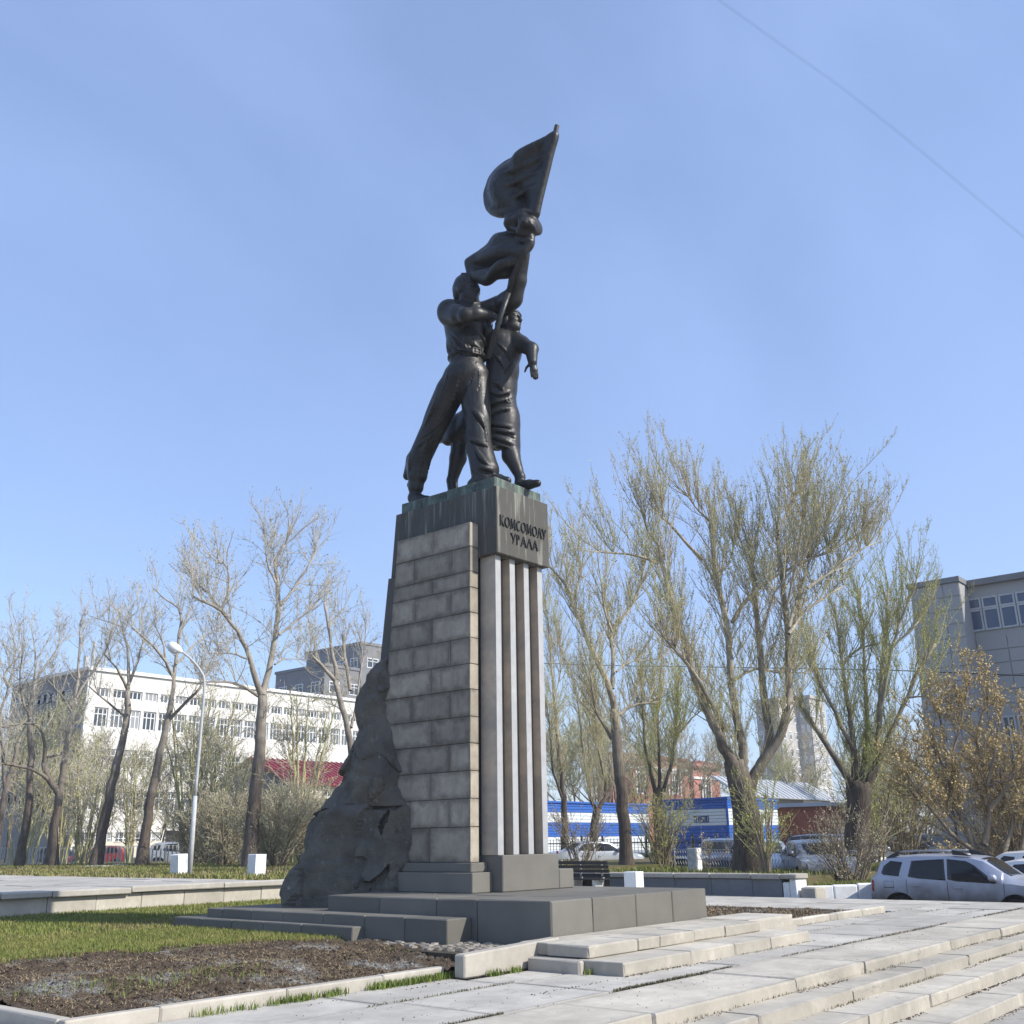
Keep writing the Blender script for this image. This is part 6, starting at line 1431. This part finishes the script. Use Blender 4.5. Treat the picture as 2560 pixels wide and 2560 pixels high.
for i in range(20):
    xx = gx-.3+i*(xe-gx+.6)/20; q = MB(); q.add([(xx, gy-.6, ze+.02), (xx+.06, gy-.6, ze+.02), (xx+.06, gy+2.5, ze+hz*1.1+.07), (xx, gy+2.5, ze+hz*1.1+.07), (xx, gy-.6, ze-.04), (xx+.06, gy-.6, ze-.04), (xx+.06, gy+2.5, ze+hz*1.1), (xx, gy+2.5, ze+hz*1.1)], [(0,1,2,3),(0,4,5,1),(1,5,6,2),(2,6,7,3),(3,7,4,0)]); q.build('roof_seam', 'grey_roof', gs)
# ---- red brick hut at the right
hb = atd(2062, 2015, 74); xh1 = ony(2240, 2020, hb[1])[0]; hh = empty('brick_hut', (hb[0], hb[1], 0), label='low red brick hut behind the pollard with the thick trunk', cat='hut')
MB().box(hb[0], xh1, hb[1], hb[1]+5, -.2, hb[2]).build('walls', 'brick_red', hh); MB().box(hb[0]-.3, xh1+.3, hb[1]-.3, hb[1]+5.3, hb[2], hb[2]+.25).build('roof', 'grey_roof', hh)
for i in range(2):
    xa = hb[0]+1.5+i*3.2; window_y(hh, xa, xa+1.2, .8, 2.2, hb[1]-.03, t=.1)
# ---- big grey panelled building
XB = atd(2276, 1476, 72)[0]; yA = onx(2276, 1476, XB); yE = onx(2396, 1452, XB); zt = (yA[2]+yE[2])/2; yBot = onx(2330, 2060, XB)[1]
gb = empty('grey_building', (XB, yE[1], -.7), label='big grey panelled building with an overhanging end and a strip of blue windows', cat='building')
zb = -.8; slope = lambda z: yBot + (yA[1]-yBot)*(z-zb)/(zt-zb)
m = MB(); m.prism([(yE[1], zb), (slope(zb), zb), (slope(zt), zt), (yE[1], zt)], 0, XB, XB+14); m.build('core', 'panel_grey', gb)
def panel(y0b, y1b, y0t, y1t, z0, z1, x):
    q = MB(); q.prism([(y0b, z0), (y1b, z0), (y1t, z1), (y0t, z1)], 0, x-.06, x-.004); return q.build('facade_panel', 'panel_grey', gb)
nr = 20
for i in range(nr):
    z0, z1 = zb+(zt-zb)*i/nr+.03, zb+(zt-zb)*(i+1)/nr-.03
    for j in range(3):
        f0, f1 = j/3, (j+1)/3
        Y = lambda f, z: yE[1]+(slope(z)-yE[1])*f
        panel(Y(f0, z0)+.03, Y(f1, z0)-.03, Y(f0, z1)+.03, Y(f1, z1)-.03, z0, z1, XB)
MB().box(XB-.2, XB+14, yE[1]-.1, slope(zt)+.2, zt+.003, zt+.35).build('roof_edge', 'tower_dark', gb)
XR = XB+1.6; yF = onx(2640, 1440, XR)[1]; zr = onx(2430, 1466, XR)[2]
MB().box(XR+.2, XR+14, yF-8, yE[1]-.02, zb, zr).build('core', 'panel_grey', gb)
wz1, wzm, wz0 = onx(2480, 1488, XR)[2], onx(2480, 1518, XR)[2], onx(2480, 1573, XR)[2]
for i in range(nr+1):
    z0, z1 = zb+(zr-zb)*i/(nr+1)+.03, zb+(zr-zb)*(i+1)/(nr+1)-.03
    if z1 > wz0 and z0 < wz1: continue
    for j in range(9):
        ya, yb2 = yE[1]-.02-(j+1)*1.9, yE[1]-.02-j*1.9; q = MB(); q.box(XR+.13, XR+.195, ya+.03, yb2-.03, z0, z1); q.build('facade_panel', 'panel_grey', gb)
ywl = onx(2412, 1520, XR)[1]; wwd = abs(onx(2455, 1520, XR)[1]-onx(2498, 1520, XR)[1])
for j in range(9):
    ya = ywl-(j+1)*wwd
    for (a, b) in ((wz0, wzm), (wzm+.02, wz1)): window_x(gb, ya+.03, ya+wwd-.03, a, b, XR+.12, 'window_blue', 0, 'lamp_grey', .11, False)
MB().box(XR-.2, XR+14, yF-8, yE[1]-.05, zr+.003, zr+.4).build('roof_edge', 'tower_dark', gb)
for (pa, pb2, q0, q1) in ((2500, 2620, 1790, 1960),):
    ya, yb2 = onx(pb2, q0, XR)[1], onx(pa, q0, XR)[1]; z1, z0 = onx(pa, q0, XR)[2], onx(pa, q1, XR)[2]
    for j in range(3):
        w_ = (yb2-ya)/3; window_x(gb, ya+j*w_+.05, ya+(j+1)*w_-.05, z0, z1, XR+.09, 'window_glass', 1, 'lamp_grey', .12)
# ================================================================= cars
def car_shape(L, W, H, kind):
    """top profile (x from rear 0 to front L, z), belt line, and arch data, all in metres of the real car"""
    if kind == 'suv':
        top = [(0.02, .72), (.05, 1.02), (.14, 1.18), (.34, 1.50), (.55, 1.60), (1.2, 1.645), (2.0, 1.64), (2.55, 1.60), (2.8, 1.53), (3.25, 1.20), (3.42, 1.10), (3.6, 1.06), (4.0, 1.0), (4.2, .90), (4.28, .72), (4.30, .55)]
        roof0, roof1, ws = .5, 2.62, 3.40; belt = [(0, 1.12), (1.2, 1.05), (3.4, .98), (4.3, .85)]
    elif kind == 'hatch':
        top = [(0.02, .7), (.06, .95), (.18, 1.12), (.5, 1.40), (.9, 1.47), (1.7, 1.48), (2.2, 1.42), (3.0, 1.02), (3.2, .96), (3.7, .86), (3.95, .74), (4.0, .5)]
        roof0, roof1, ws = .75, 2.2, 3.08; belt = [(0, .98), (3.1, .92), (4, .75)]
    else:
        top = [(0.02, .62), (.05, .95), (.5, 1.02), (.85, 1.06), (1.35, 1.38), (1.7, 1.45), (2.4, 1.45), (2.8, 1.38), (3.5, 1.0), (3.7, .95), (4.2, .86), (4.42, .74), (4.48, .5)]
        roof0, roof1, ws = 1.45, 2.75, 3.58; belt = [(0, .98), (3.6, .92), (4.48, .75)]
    return top, belt
def make_car(name, label, loc, rz, paint, kind='suv', scale=1.13, group=None, cat='car', rails=False, L=None, detail=True):
    top, belt = car_shape(0, 0, 0, kind); LL = top[-1][0]; W = 1.80 if kind == 'suv' else 1.72
    wr = .345 if kind == 'suv' else .31; ax = (.78, 3.45) if kind == 'suv' else ((.72, 3.18) if kind == 'hatch' else (.88, 3.58)); ar = wr+.075; sill = .30 if kind == 'suv' else .22
    root = empty(name, loc, rz, label=label, cat=cat, group=group, world=False); root.scale = (scale,)*3
    tz = lambda x: float(np.interp(x, [p[0] for p in top], [p[1] for p in top])); bz = lambda x: min(float(np.interp(x, [p[0] for p in belt], [p[1] for p in belt])), tz(x)-.02)
    def halfw(x):          # plan half-width at the belt
        e = min(x, LL-x); return W/2*(1-.16*max(0, 1-e/.55)**2)
    def low(x):
        z = sill
        for a in ax:
            d = abs(x-a)
            if d < ar: z = max(z, wr+math.sqrt(ar*ar-d*d))
        e = min(x, LL-x); return max(z, sill+.12*max(0, 1-e/.25))
    def side_y(x, z):      # half-width of the body surface at height z
        b, t = bz(x), tz(x); w = halfw(x)
        if z <= b:
            f = (z-sill)/max(.1, b-sill); bulge = 1-.05*(1-min(1, max(0, f)*1.6))**2-.02*max(0, f-.75)/.25
            fl = 0
            for a in ax: fl = max(fl, .022*max(0, 1-abs(math.hypot(x-a, z-wr)-ar)/.16))
            return w*bulge+fl
        f = (z-b)/max(.05, t-b) if t-b > .05 else 0; return w*(.98-.20*min(1, f)**1.3) if t-b > .25 else w*(.98-.25*max(0, f))
    N = 110; xs_ = sorted(set(list(np.linspace(.02, LL, N))+[a+s*ar*q for a in ax for s in (-1, 1) for q in (1.0, .97, .9, .8, .65, .45, .2)]))
    rings = []
    for x in xs_:
        lo_, b, t = low(x), bz(x), tz(x); lo_ = min(lo_, t-.08); b = max(b, lo_+.03); b = min(b, t-.02); r = []
        for f in (0, .12, .3, .5, .7, .85, 1.0): z = lo_+(b-lo_)*f; r.append((side_y(x, z), z))
        for f in (.25, .5, .75, .92): z = b+(t-b)*f*.97; r.append((side_y(x, z), z))
        wt = side_y(x, b+(t-b)*.97)
        for f in (.9, .7, .4, 0): r.append((wt*f*.97, t-.0+(-.03*f*f)))
        r = [(0.0, lo_+.0)]+r; rings.append((x, r))
    m_ = len(rings[0][1]); V = []; Q = []
    for x, r in rings:
        for s in (1, -1):
            V += [(x, s*y, z) for y, z in r]
    st_ = 2*m_
    for i in range(len(rings)-1):
        for s in (0, 1):
            for j in range(m_-1):
                a = i*st_+s*m_+j; q = (a, a+st_, a+st_+1, a+1); Q.append(q if s == 1 else q[::-1])
    for e in (0, len(rings)-1):
        for s in (0, 1):
            base = e*st_+s*m_; Q.append(tuple(base+j for j in range(m_)))
    mb = MB(); mb.add(V, Q); body = mb.build('body', paint, root, True)
    bm = bmesh.new(); bm.from_mesh(body.data); bmesh.ops.remove_doubles(bm, verts=bm.verts, dist=.0006); bmesh.ops.recalc_face_normals(bm, faces=bm.faces); bm.to_mesh(body.data); bm.free()
    body.data.shade_smooth()
    try: body.data.set_sharp_from_angle(angle=math.radians(38))
    except Exception: pass
    def patch(poly, off, nm, mat, par, side, n=12):
        """panel lying on the side of the body: polygon in (x, z)"""
        zs2 = [p[1] for p in poly]; z0, z1 = min(zs2), max(zs2); g_ = MB(); rows_ = []
        for i in range(n+1):
            z = z0+(z1-z0)*(i/n); z = min(max(z, z0+1e-4), z1-1e-4); xi = []
            for (xa, za), (xb, zb) in zip(poly, poly[1:]+poly[:1]):
                if (za-z)*(zb-z) < 0: xi.append(xa+(xb-xa)*(z-za)/(zb-za))
            xi.sort()
            if len(xi) < 2: continue
            rows_.append([(xi[0]+(xi[-1]-xi[0])*k/10, side*(side_y(xi[0]+(xi[-1]-xi[0])*k/10, z)+off), z) for k in range(11)])
        v = [p for r in rows_ for p in r]; v2 = [(x, y-side*.02, z) for x, y, z in v]; nq = len(rows_)
        fs = [(i*11+k, i*11+k+1, (i+1)*11+k+1, (i+1)*11+k) for i in range(nq-1) for k in range(10)]; N_ = len(v)
        per = [k for k in range(11)]+[i*11+10 for i in range(1, nq)]+[(nq-1)*11+k for k in range(9, -1, -1)]+[i*11 for i in range(nq-2, 0, -1)]
        fs += [(a, b, b+N_, a+N_) for a, b in zip(per, per[1:]+per[:1])]
        g_.add(v+v2, fs); return g_.build(nm, mat, par, True)
    if kind == 'suv':
        wins = [[(.36, 1.20), (.46, 1.14), (.80, 1.13), (.90, 1.47), (.60, 1.49), (.42, 1.36)], [(1.02, 1.10), (1.92, 1.045), (1.90, 1.53), (1.13, 1.52)], [(1.97, 1.04), (3.05, .985), (2.98, 1.07), (2.58, 1.40), (2.40, 1.49), (1.97, 1.53)]]
        doors = [(.98, 1.95), (1.95, 3.22)]
    elif kind == 'hatch': wins = [[(.55, 1.02), (1.35, 1.0), (1.35, 1.36), (.85, 1.34)], [(1.42, 1.0), (2.75, .97), (2.1, 1.34), (1.42, 1.37)]]; doors = [(1.38, 2.7)]
    else: wins = [[(1.05, 1.02), (1.9, 1.0), (1.9, 1.36), (1.45, 1.32)], [(1.97, 1.0), (3.25, .97), (2.72, 1.32), (1.97, 1.36)]]; doors = [(1.1, 1.94), (1.94, 3.2)]
    for s in (1, -1):
        for poly in wins: patch(poly, .005, 'side_window', 'car_glass', root, s)
        if detail:
            for (a, b) in doors:
                for xx in (a, b): patch([(xx-.006, sill+.1), (xx+.006, sill+.1), (xx+.006, bz(xx)), (xx-.006, bz(xx))], .0025, 'door_seam', 'black_plastic', root, s, 8)
                zz = bz(a)-.15; xh = a+.14; h_ = MB(); yv = side_y(xh, zz)+.012; h_.cbox(xh, xh+.20, s*yv-.014, s*yv+.014, zz-.018, zz+.018, .008); h_.build('door_handle', paint, root)
            if kind == 'suv' and s == -1:
                patch([(.42, .86), (.66, .86), (.66, 1.02), (.42, 1.02)], .0022, 'fuel_flap', 'black_plastic', root, s, 6); patch([(.427, .867), (.653, .867), (.653, 1.013), (.427, 1.013)], .004, 'fuel_flap', paint, root, s, 6)
        patch([(0.05, .78), (.12, .76), (.16, 1.02), (.09, 1.06)], .006, 'tail_light', 'tail_red', root, s, 6); patch([(LL-.42, .72), (LL-.12, .66), (LL-.16, .80), (LL-.40, .88)], .006, 'headlight', 'head_glass', root, s, 6)
        mz = bz(3.0)+.08; mx_ = (3.02 if kind == 'suv' else (2.55 if kind == 'hatch' else 3.1)); yb = side_y(mx_, mz)
        mm = MB(); mm.cbox(mx_-.08, mx_+.09, min(s*(yb+.04), s*(yb+.24)), max(s*(yb+.04), s*(yb+.24)), mz-.03, mz+.12, .04); mm.build('wing_mirror', paint, root, True); mm = MB(); mm.cbox(mx_-.03, mx_+.06, min(s*(yb-.02), s*(yb+.1)), max(s*(yb-.02), s*(yb+.1)), mz-.055, mz-.028, .01); mm.build('mirror_arm', 'black_plastic', root)
    # windscreen and rear window: follow the top profile, between the pillars
    def glassband(xa, xb, nm, inset=.10):
        g_ = MB(); n = 10; v = []
        for i in range(n+1):
            x = xa+(xb-xa)*i/n; t = tz(x); b = bz(x); wt = side_y(x, b+(t-b)*.97)*.97-inset
            for f in (-1, -.75, -.5, -.25, 0, .25, .5, .75, 1): v.append((x, wt*f, t-.03*f*f*.9+.006))
        g_.add(v, [(i*9+k, i*9+k+1, (i+1)*9+k+1, (i+1)*9+k) for i in range(n) for k in range(8)]); o = g_.build(nm, 'car_glass', root, True); sd_ = o.modifiers.new('t', 'SOLIDIFY'); sd_.thickness = .012; return o
    if kind == 'suv': glassband(2.72, 3.32, 'windscreen'); glassband(.16, .36, 'rear_window')
    elif kind == 'hatch': glassband(2.28, 2.98, 'windscreen'); glassband(.2, .5, 'rear_window')
    else: glassband(2.86, 3.46, 'windscreen'); glassband(.92, 1.34, 'rear_window')
    # wheels
    for a in ax:
        for s in (1, -1):
            y = s*(W/2-.13); ty = MB(); prof = [(wr*.62, -.10), (wr*.9, -.105), (wr, -.07), (wr, .07), (wr*.9, .105), (wr*.62, .10)]; n = 28
            vv = [(a+r*math.cos(2*math.pi*k/n), y+o_, wr+r*math.sin(2*math.pi*k/n)) for r, o_ in prof for k in range(n)]
            fs = [(i*n+k, i*n+(k+1) % n, ((i+1) % 6)*n+(k+1) % n, ((i+1) % 6)*n+k) for i in range(6) for k in range(n)]; ty.add(vv, fs); w_ = ty.build('tyre', 'rubber', root, True)
            rm = MB(); rm.tube([(a, y-.04, wr), (a, y+.04, wr)], wr*.60, 24)
            for k in range(5):
                t = 2*math.pi*k/5; c_, s2 = math.cos(t), math.sin(t); rm.tube([(a+c_*.04, y+s*.06, wr+s2*.04), (a+c_*wr*.58, y+s*.07, wr+s2*wr*.58)], .035, 6)
            rm.build('rim', 'rim_metal', w_)
    bmp = MB(); bmp.cbox(-.03, .10, -W*.44, W*.44, sill+.02, sill+.26, .03); bmp.build('rear_bumper', 'black_plastic' if kind != 'suv' else paint, root, True)
    und = MB(); und.box(.3, LL-.3, -W*.40, W*.40, sill-.06, sill+.25); und.build('underbody', 'black_plastic', root)
    if rails:
        for s in (1, -1):
            f = lambda x: s*(side_y(x, tz(x)-.06)-.07)
            MB().tube([(x, f(x), tz(x)+.075) for x in (.75, 1.2, 1.7, 2.15)], .022, 8).build('roof_rail', 'rim_metal', root, True)
            for (xa, xb) in ((.42, .80), (2.1, 2.52)):
                q = MB(); up_ = xa if xa > 1 else xb; q.prism([(xa, tz(xa)-.02), (xb, tz(xb)-.02), (xb if xb == up_ else xb-.28, tz(xb)+.10), (xa if xa == up_ else xa+.28, tz(xa)+.10)][::1], 1, 0, .055) if False else None
                lo2, hi2 = (xa, xb); pts_ = [(lo2, tz(lo2)-.01), (hi2, tz(hi2)-.01), (hi2, tz(hi2)+.10), (lo2+.22, tz(lo2)+.11)] if xa < 1 else [(lo2, tz(lo2)-.01), (hi2, tz(hi2)-.01), (hi2-.24, tz(hi2)+.10), (lo2, tz(lo2)+.10)]
                q = MB(); yc = f((xa+xb)/2); q.prism([(z, x) for x, z in pts_], 1, yc-.03, yc+.03); q.build('rail_foot', 'black_plastic', root)
    return root
# silver car beyond the square: its flank faces the camera, its front to the right
yr_ = onx(2250, 2260, 29.9)[1]; XS = 29.95+.9*1.13; s_ = (yr_-onx(2541, 2260, 29.9)[1])/2.67
make_car('silver_car', 'silver off-road car with dusty flanks and black roof rail ends by the square', (XS, yr_+.78*s_, -.745), -math.pi/2, 'paint_silver', 'suv', s_, rails=True)
def park(px, py_roof, d, zg, rz, paint, kind, lb, s=1.13, name='parked_car', group=None, **kw):
    p = atd(px, py_roof, d); return make_car(name, lb, (p[0], p[1], zg), rz, paint, kind, s, group, **kw)
park(2478, 2130, 39.5, -.74, -math.pi/2-.05, 'paint_white', 'suv', 'white off-road car with dark windows parked behind the silver car')
park(2470, 2150, 35.8, -.74, -math.pi/2, 'paint_white', 'hatch', 'low white hatchback between the silver car and the white off-road car')
gp_ = 'cars parked behind the trees'
park(1372, 2090, 56, -.05, -.55, 'paint_pale', 'sedan', 'pale silver saloon beside the pedestal, behind the bench', group=gp_)
park(1800, 2095, 47, -.05, -2.6, 'paint_navy', 'hatch', 'dark navy car with a broad windscreen in front of the kiosk', group=gp_)
park(1700, 2110, 46, -.25, -.6, 'paint_black', 'sedan', 'black car half hidden by the pollard with green shoots', group=gp_)
park(1872, 2110, 44.5, -.1, -2.45, 'paint_pale', 'hatch', 'pale car whose bonnet shows left of the huge poplar trunk', group=gp_)
park(2000, 2115, 42, -.1, -2.5, 'paint_grey', 'sedan', 'grey saloon behind the white end of the planter wall', group=gp_)
park(2075, 2100, 52, -.1, -2.2, 'paint_grey', 'hatch', 'grey hatchback facing the wire fence behind the brown shrub', group=gp_)
park(1985, 2095, 54, -.1, -1.9, 'paint_black', 'suv', 'black off-road car in front of the rusty shed door', group=gp_)
park(2235, 2095, 56, -.15, -2.2, 'paint_black', 'suv', 'dark off-road car with a framed rear window near the brick hut', group=gp_)
gl_ = 'cars parked behind the pale fence'
park(330, 2100, 84, .1, 2.5, 'paint_red', 'hatch', 'red hatchback behind the pale picket fence', group=gl_)
park(372, 2100, 80, .1, -.7, 'paint_pale', 'suv', 'silver estate car behind the pale picket fence', group=gl_)
park(225, 2105, 88, .1, 2.5, 'paint_navy', 'sedan', 'dark saloon behind the pale picket fence below the white building', group=gl_)
# ================================================================= grass, weeds, straw, clods
def blades(name, pts, h, w, mat, seed, parent=None, lean=.5, kind='stuff', label=None, cat=None, hvar=(.5, 1.2)):
    rng = np.random.default_rng(seed); N = len(pts); P0 = np.asarray(pts, float); a = rng.uniform(0, 6.283, N); d = np.stack([np.cos(a), np.sin(a), np.zeros(N)], 1); s = np.stack([-np.sin(a), np.cos(a), np.zeros(N)], 1)
    H = h*rng.uniform(*hvar, (N, 1)); ln = rng.uniform(0, lean, (N, 1)); up = np.array([[0, 0, 1.0]])
    m = P0+up*H*.55+d*H*ln*.3; t = P0+up*H+d*H*ln; W_ = w*rng.uniform(.7, 1.3, (N, 1))
    V = np.stack([P0-s*W_, P0+s*W_, m+s*W_*.7, m-s*W_*.7, t], 1).reshape(-1, 3); b = np.arange(N)*5
    o = np_mesh(name, V, np.stack([b, b+1, b+2, b+3], 1), np.stack([b+3, b+2, b+4], 1), mat, parent)
    if kind and parent is None: o['kind'] = kind
    if label: o['label'] = label; o['category'] = cat
    return o
R9 = np.random.default_rng(77)
def scatter(n, x0, x1, y0, y1, zf, keep=None):
    x = R9.uniform(x0, x1, n); y = R9.uniform(y0, y1, n)
    if keep is not None: k_ = keep(x, y); x, y = x[k_], y[k_]
    return np.stack([x, y, zf(x, y)], 1)
lawn_z = lambda x, y: bed_h(x, y)-.02
dens = lambda x, y: R9.random(len(x)) < np.clip(.35+1.3*vnoise(x, y, .9, 31), 0, 1)
off_plat = lambda x, y: ~((x > 11.46) & (y > 12.9) & (y < 17.95)) & ~((x > 12.2) & (y < 17.9))
vis = lambda x, y: (y < x*2.25+2)       # inside the view cone, with a margin
turf = lambda x, y: (y > soil_edge(x)-.05+.5*(vnoise(x, y, 2.2, 3)-.5)) & off_plat(x, y) & vis(x, y)
blades('grass', scatter(80000, 5.4, 12.3, 12.6, 17.5, lawn_z, lambda x, y: turf(x, y) & dens(x, y)), .075, .0055, 'grass', 1, label='short spring grass on the lawn beside the monument', cat='grass')
blades('grass', scatter(60000, 6.5, 20, 17.4, 23.85, lawn_z, lambda x, y: turf(x, y) & dens(x, y)), .08, .009, 'grass', 2, label='short spring grass toward the terrace wall', cat='grass')
blades('dry_grass', scatter(65000, 5.4, 16, 12.6, 20.0, lawn_z, lambda x, y: turf(x, y) & (R9.random(len(x)) < np.clip(1.8*vnoise(x, y, .8, 41)-.25, 0, 1))), .055, .006, 'dry_grass', 3, label='dry blades among the spring grass', cat='grass', lean=1.4)
soil_keep = lambda x, y: (y < soil_edge(x)+.15) & ~((x > 10.0) & (y < 9.6)) & ~((x > 11.05) & (y > 9.5))
cl = lambda x, y: clod(x, y)-.004
blades('straw', scatter(42000, 5.35, 11.6, 9.8, 15, cl, lambda x, y: soil_keep(x, y) & (R9.random(len(x)) < np.clip(1.7*vnoise(x, y, 1.3, 51)-.2, .05, 1))), .024, .005, 'dry_grass', 4, label='dry straw on the dug soil', cat='straw', lean=5.5, hvar=(.3, 1.5))
blades('grass', scatter(2600, 5.35, 11, 9.8, 11.6, cl, lambda x, y: soil_keep(x, y) & (R9.random(len(x)) < np.clip(3*vnoise(x, y, .9, 61)-1.7, 0, 1))), .07, .005, 'weed', 5, label='green weeds in the dug soil', cat='grass')
blades('straw', scatter(7000, 16.7, 24.1, 9.5, 14.8, lambda x, y: clod2(x, y)-.02), .07, .007, 'dry_grass', 6, label='dry straw on the soil bed right of the platform', cat='straw', lean=2.5)
# clods of earth
def clods(name, P0, size, mat, seed, label):
    rng = np.random.default_rng(seed); N = len(P0); base = np.array([(1,0,0),(-1,0,0),(0,1,0),(0,-1,0),(0,0,1),(0,0,-1)], float); F = np.array([(0,2,4),(2,1,4),(1,3,4),(3,0,4),(2,0,5),(1,2,5),(3,1,5),(0,3,5)])
    s = size*rng.uniform(.35, 1.0, (N, 1, 1))**1.0; V = P0[:, None]+base[None]*s*rng.uniform(.6, 1.3, (N, 6, 1))*np.array([1, 1, .7]); o = np_mesh(name, V.reshape(-1, 3), None, (F[None]+np.arange(N)[:, None, None]*6).reshape(-1, 3), mat); o['kind'] = 'stuff'; o['label'] = label; o['category'] = 'soil'
clods('soil_clods', scatter(16000, 5.35, 11.9, 9.8, 15, cl, soil_keep), .035, 'soil', 8, 'lumps of dark earth in the dug bed')
clods('soil_clods', scatter(9000, 16.7, 24.1, 9.5, 14.8, lambda x, y: clod2(x, y)-.02), .05, 'soil', 9, 'lumps of dark earth in the bed right of the platform')
# weeds along the kerb and slab joints
wp = []
def clump(x, y, n, s): wp.append(np.stack([x+R9.normal(0, s, n), y+R9.normal(0, s*.4, n), np.zeros(n)], 1))
for x, n, s in ((6.6, 40, .10), (7.0, 60, .14), (7.5, 80, .12), (7.75, 150, .10), (8.2, 130, .12), (8.9, 150, .11), (9.15, 170, .14), (9.45, 200, .13), (9.75, 220, .12), (9.98, 170, .08), (10.35, 60, .08), (10.55, 40, .06)): clump(x, 9.56, n, s)
for x, y, n, s in ((10.55, 9.22, 110, .07), (10.95, 9.22, 60, .06), (11.35, 9.22, 120, .045), (11.3, 8.3, 40, .06)): clump(x, y, n, s)
blades('weeds', np.concatenate(wp), .085, .006, 'weed', 10, label='tufts of weeds along the kerb and joints', cat='weeds', lean=.7)
jp = []
for (x0, x1, y, n) in ((6.3, 13.2, 7.195, 2600), (13.2, 28, 7.195, 1500), (6.5, 10.2, 8.62, 350), (18, 27, 8.62, 250), (11.4, 16.8, 7.80, 350), (17.9, 24, 9.30, 450), (9.2, 22, 5.99, 500), (12, 20, 5.53, 500)):
    x = R9.uniform(x0, x1, n); k_ = vnoise(x, x*0+y, .8, 71) > .38; x = x[k_]; z0 = {5.99: -.14, 5.53: -.28}.get(y, -.01); jp.append(np.stack([x, np.full(len(x), y)+R9.normal(0, .014, len(x)), np.full(len(x), z0)], 1))
blades('joint_weeds', np.concatenate(jp), 0.035, .005, 'joint_moss', 11, label='dry moss and weeds in the paving joints', cat='weeds', lean=1.2)
# litter of leaves on the park lawn, tufts
pg = scatter(60000, 18.7, 46, 24, 62, lambda x, y: x*0+.645, lambda x, y: (y > x*.75) & (y < x*2.3) & (R9.random(len(x)) < np.clip(1.7*vnoise(x, y, .25, 81)-.2, .05, 1)))
blades('grass', pg, .13, .022, 'grass', 12, label='rough spring grass under the park trees', cat='grass')
pg = scatter(30000, 18.7, 46, 24, 62, lambda x, y: x*0+.645, lambda x, y: (y > x*.75) & (y < x*2.3))
blades('dry_grass', pg, .11, .02, 'dry_grass', 13, label='last year\'s dry grass under the park trees', cat='grass', lean=1.5)
pg = np.concatenate([scatter(9000, 29.9, 48, 14.4, 23.8, lambda x, y: x*0+.47), scatter(6000, 30.2, 35, 12.3, 14.15, lambda x, y: x*0+.16, lambda x, y: (x-30.1)+(y-13.98) > .15)])
blades('grass', pg, .16, .018, 'grass', 14, label='rough grass behind the planter wall', cat='grass')

db = []
for (y, z, n) in ((5.965, -.14, 900), (5.53, -.28, 1100), (4.98, -.42, 1100), (4.43, -.56, 900), (7.79, 0, 300), (9.28, 0, 300)):
    x = R9.uniform(7.5, 26, n); k_ = vnoise(x, x*0+y*3, .7, 91) > .42; x = x[k_]; db.append(np.stack([x, y-np.abs(R9.normal(0, .035, len(x))), np.full(len(x), z)], 1))
clods('step_dirt', np.concatenate(db), .016, 'soil', 15, 'grit gathered in the inner corners of the steps')
x = R9.uniform(7, 27, 700); y = R9.uniform(6.1, 9.2, 700); clods('grit', np.stack([x, y, x*0+.002], 1), .009, 'soil', 16, 'fine grit scattered on the paving')

# ================================================================= thin spring haze over the whole place
hz_ = MB().box(-60, 330, -60, 330, -3.9, 42).build('haze', 'soil'); hz_['kind'] = 'stuff'
hm = bpy.data.materials.new('haze'); hm.use_nodes = True; hn = hm.node_tree; hn.nodes.clear()
ho = hn.nodes.new('ShaderNodeOutputMaterial'); hv = hn.nodes.new('ShaderNodeVolumePrincipled'); hv.inputs['Color'].default_value = (.93, .95, 1, 1); hv.inputs['Density'].default_value = .0006; hv.inputs['Anisotropy'].default_value = .2
hn.links.new(hv.outputs[0], ho.inputs['Volume']); hz_.data.materials.clear(); hz_.data.materials.append(hm)
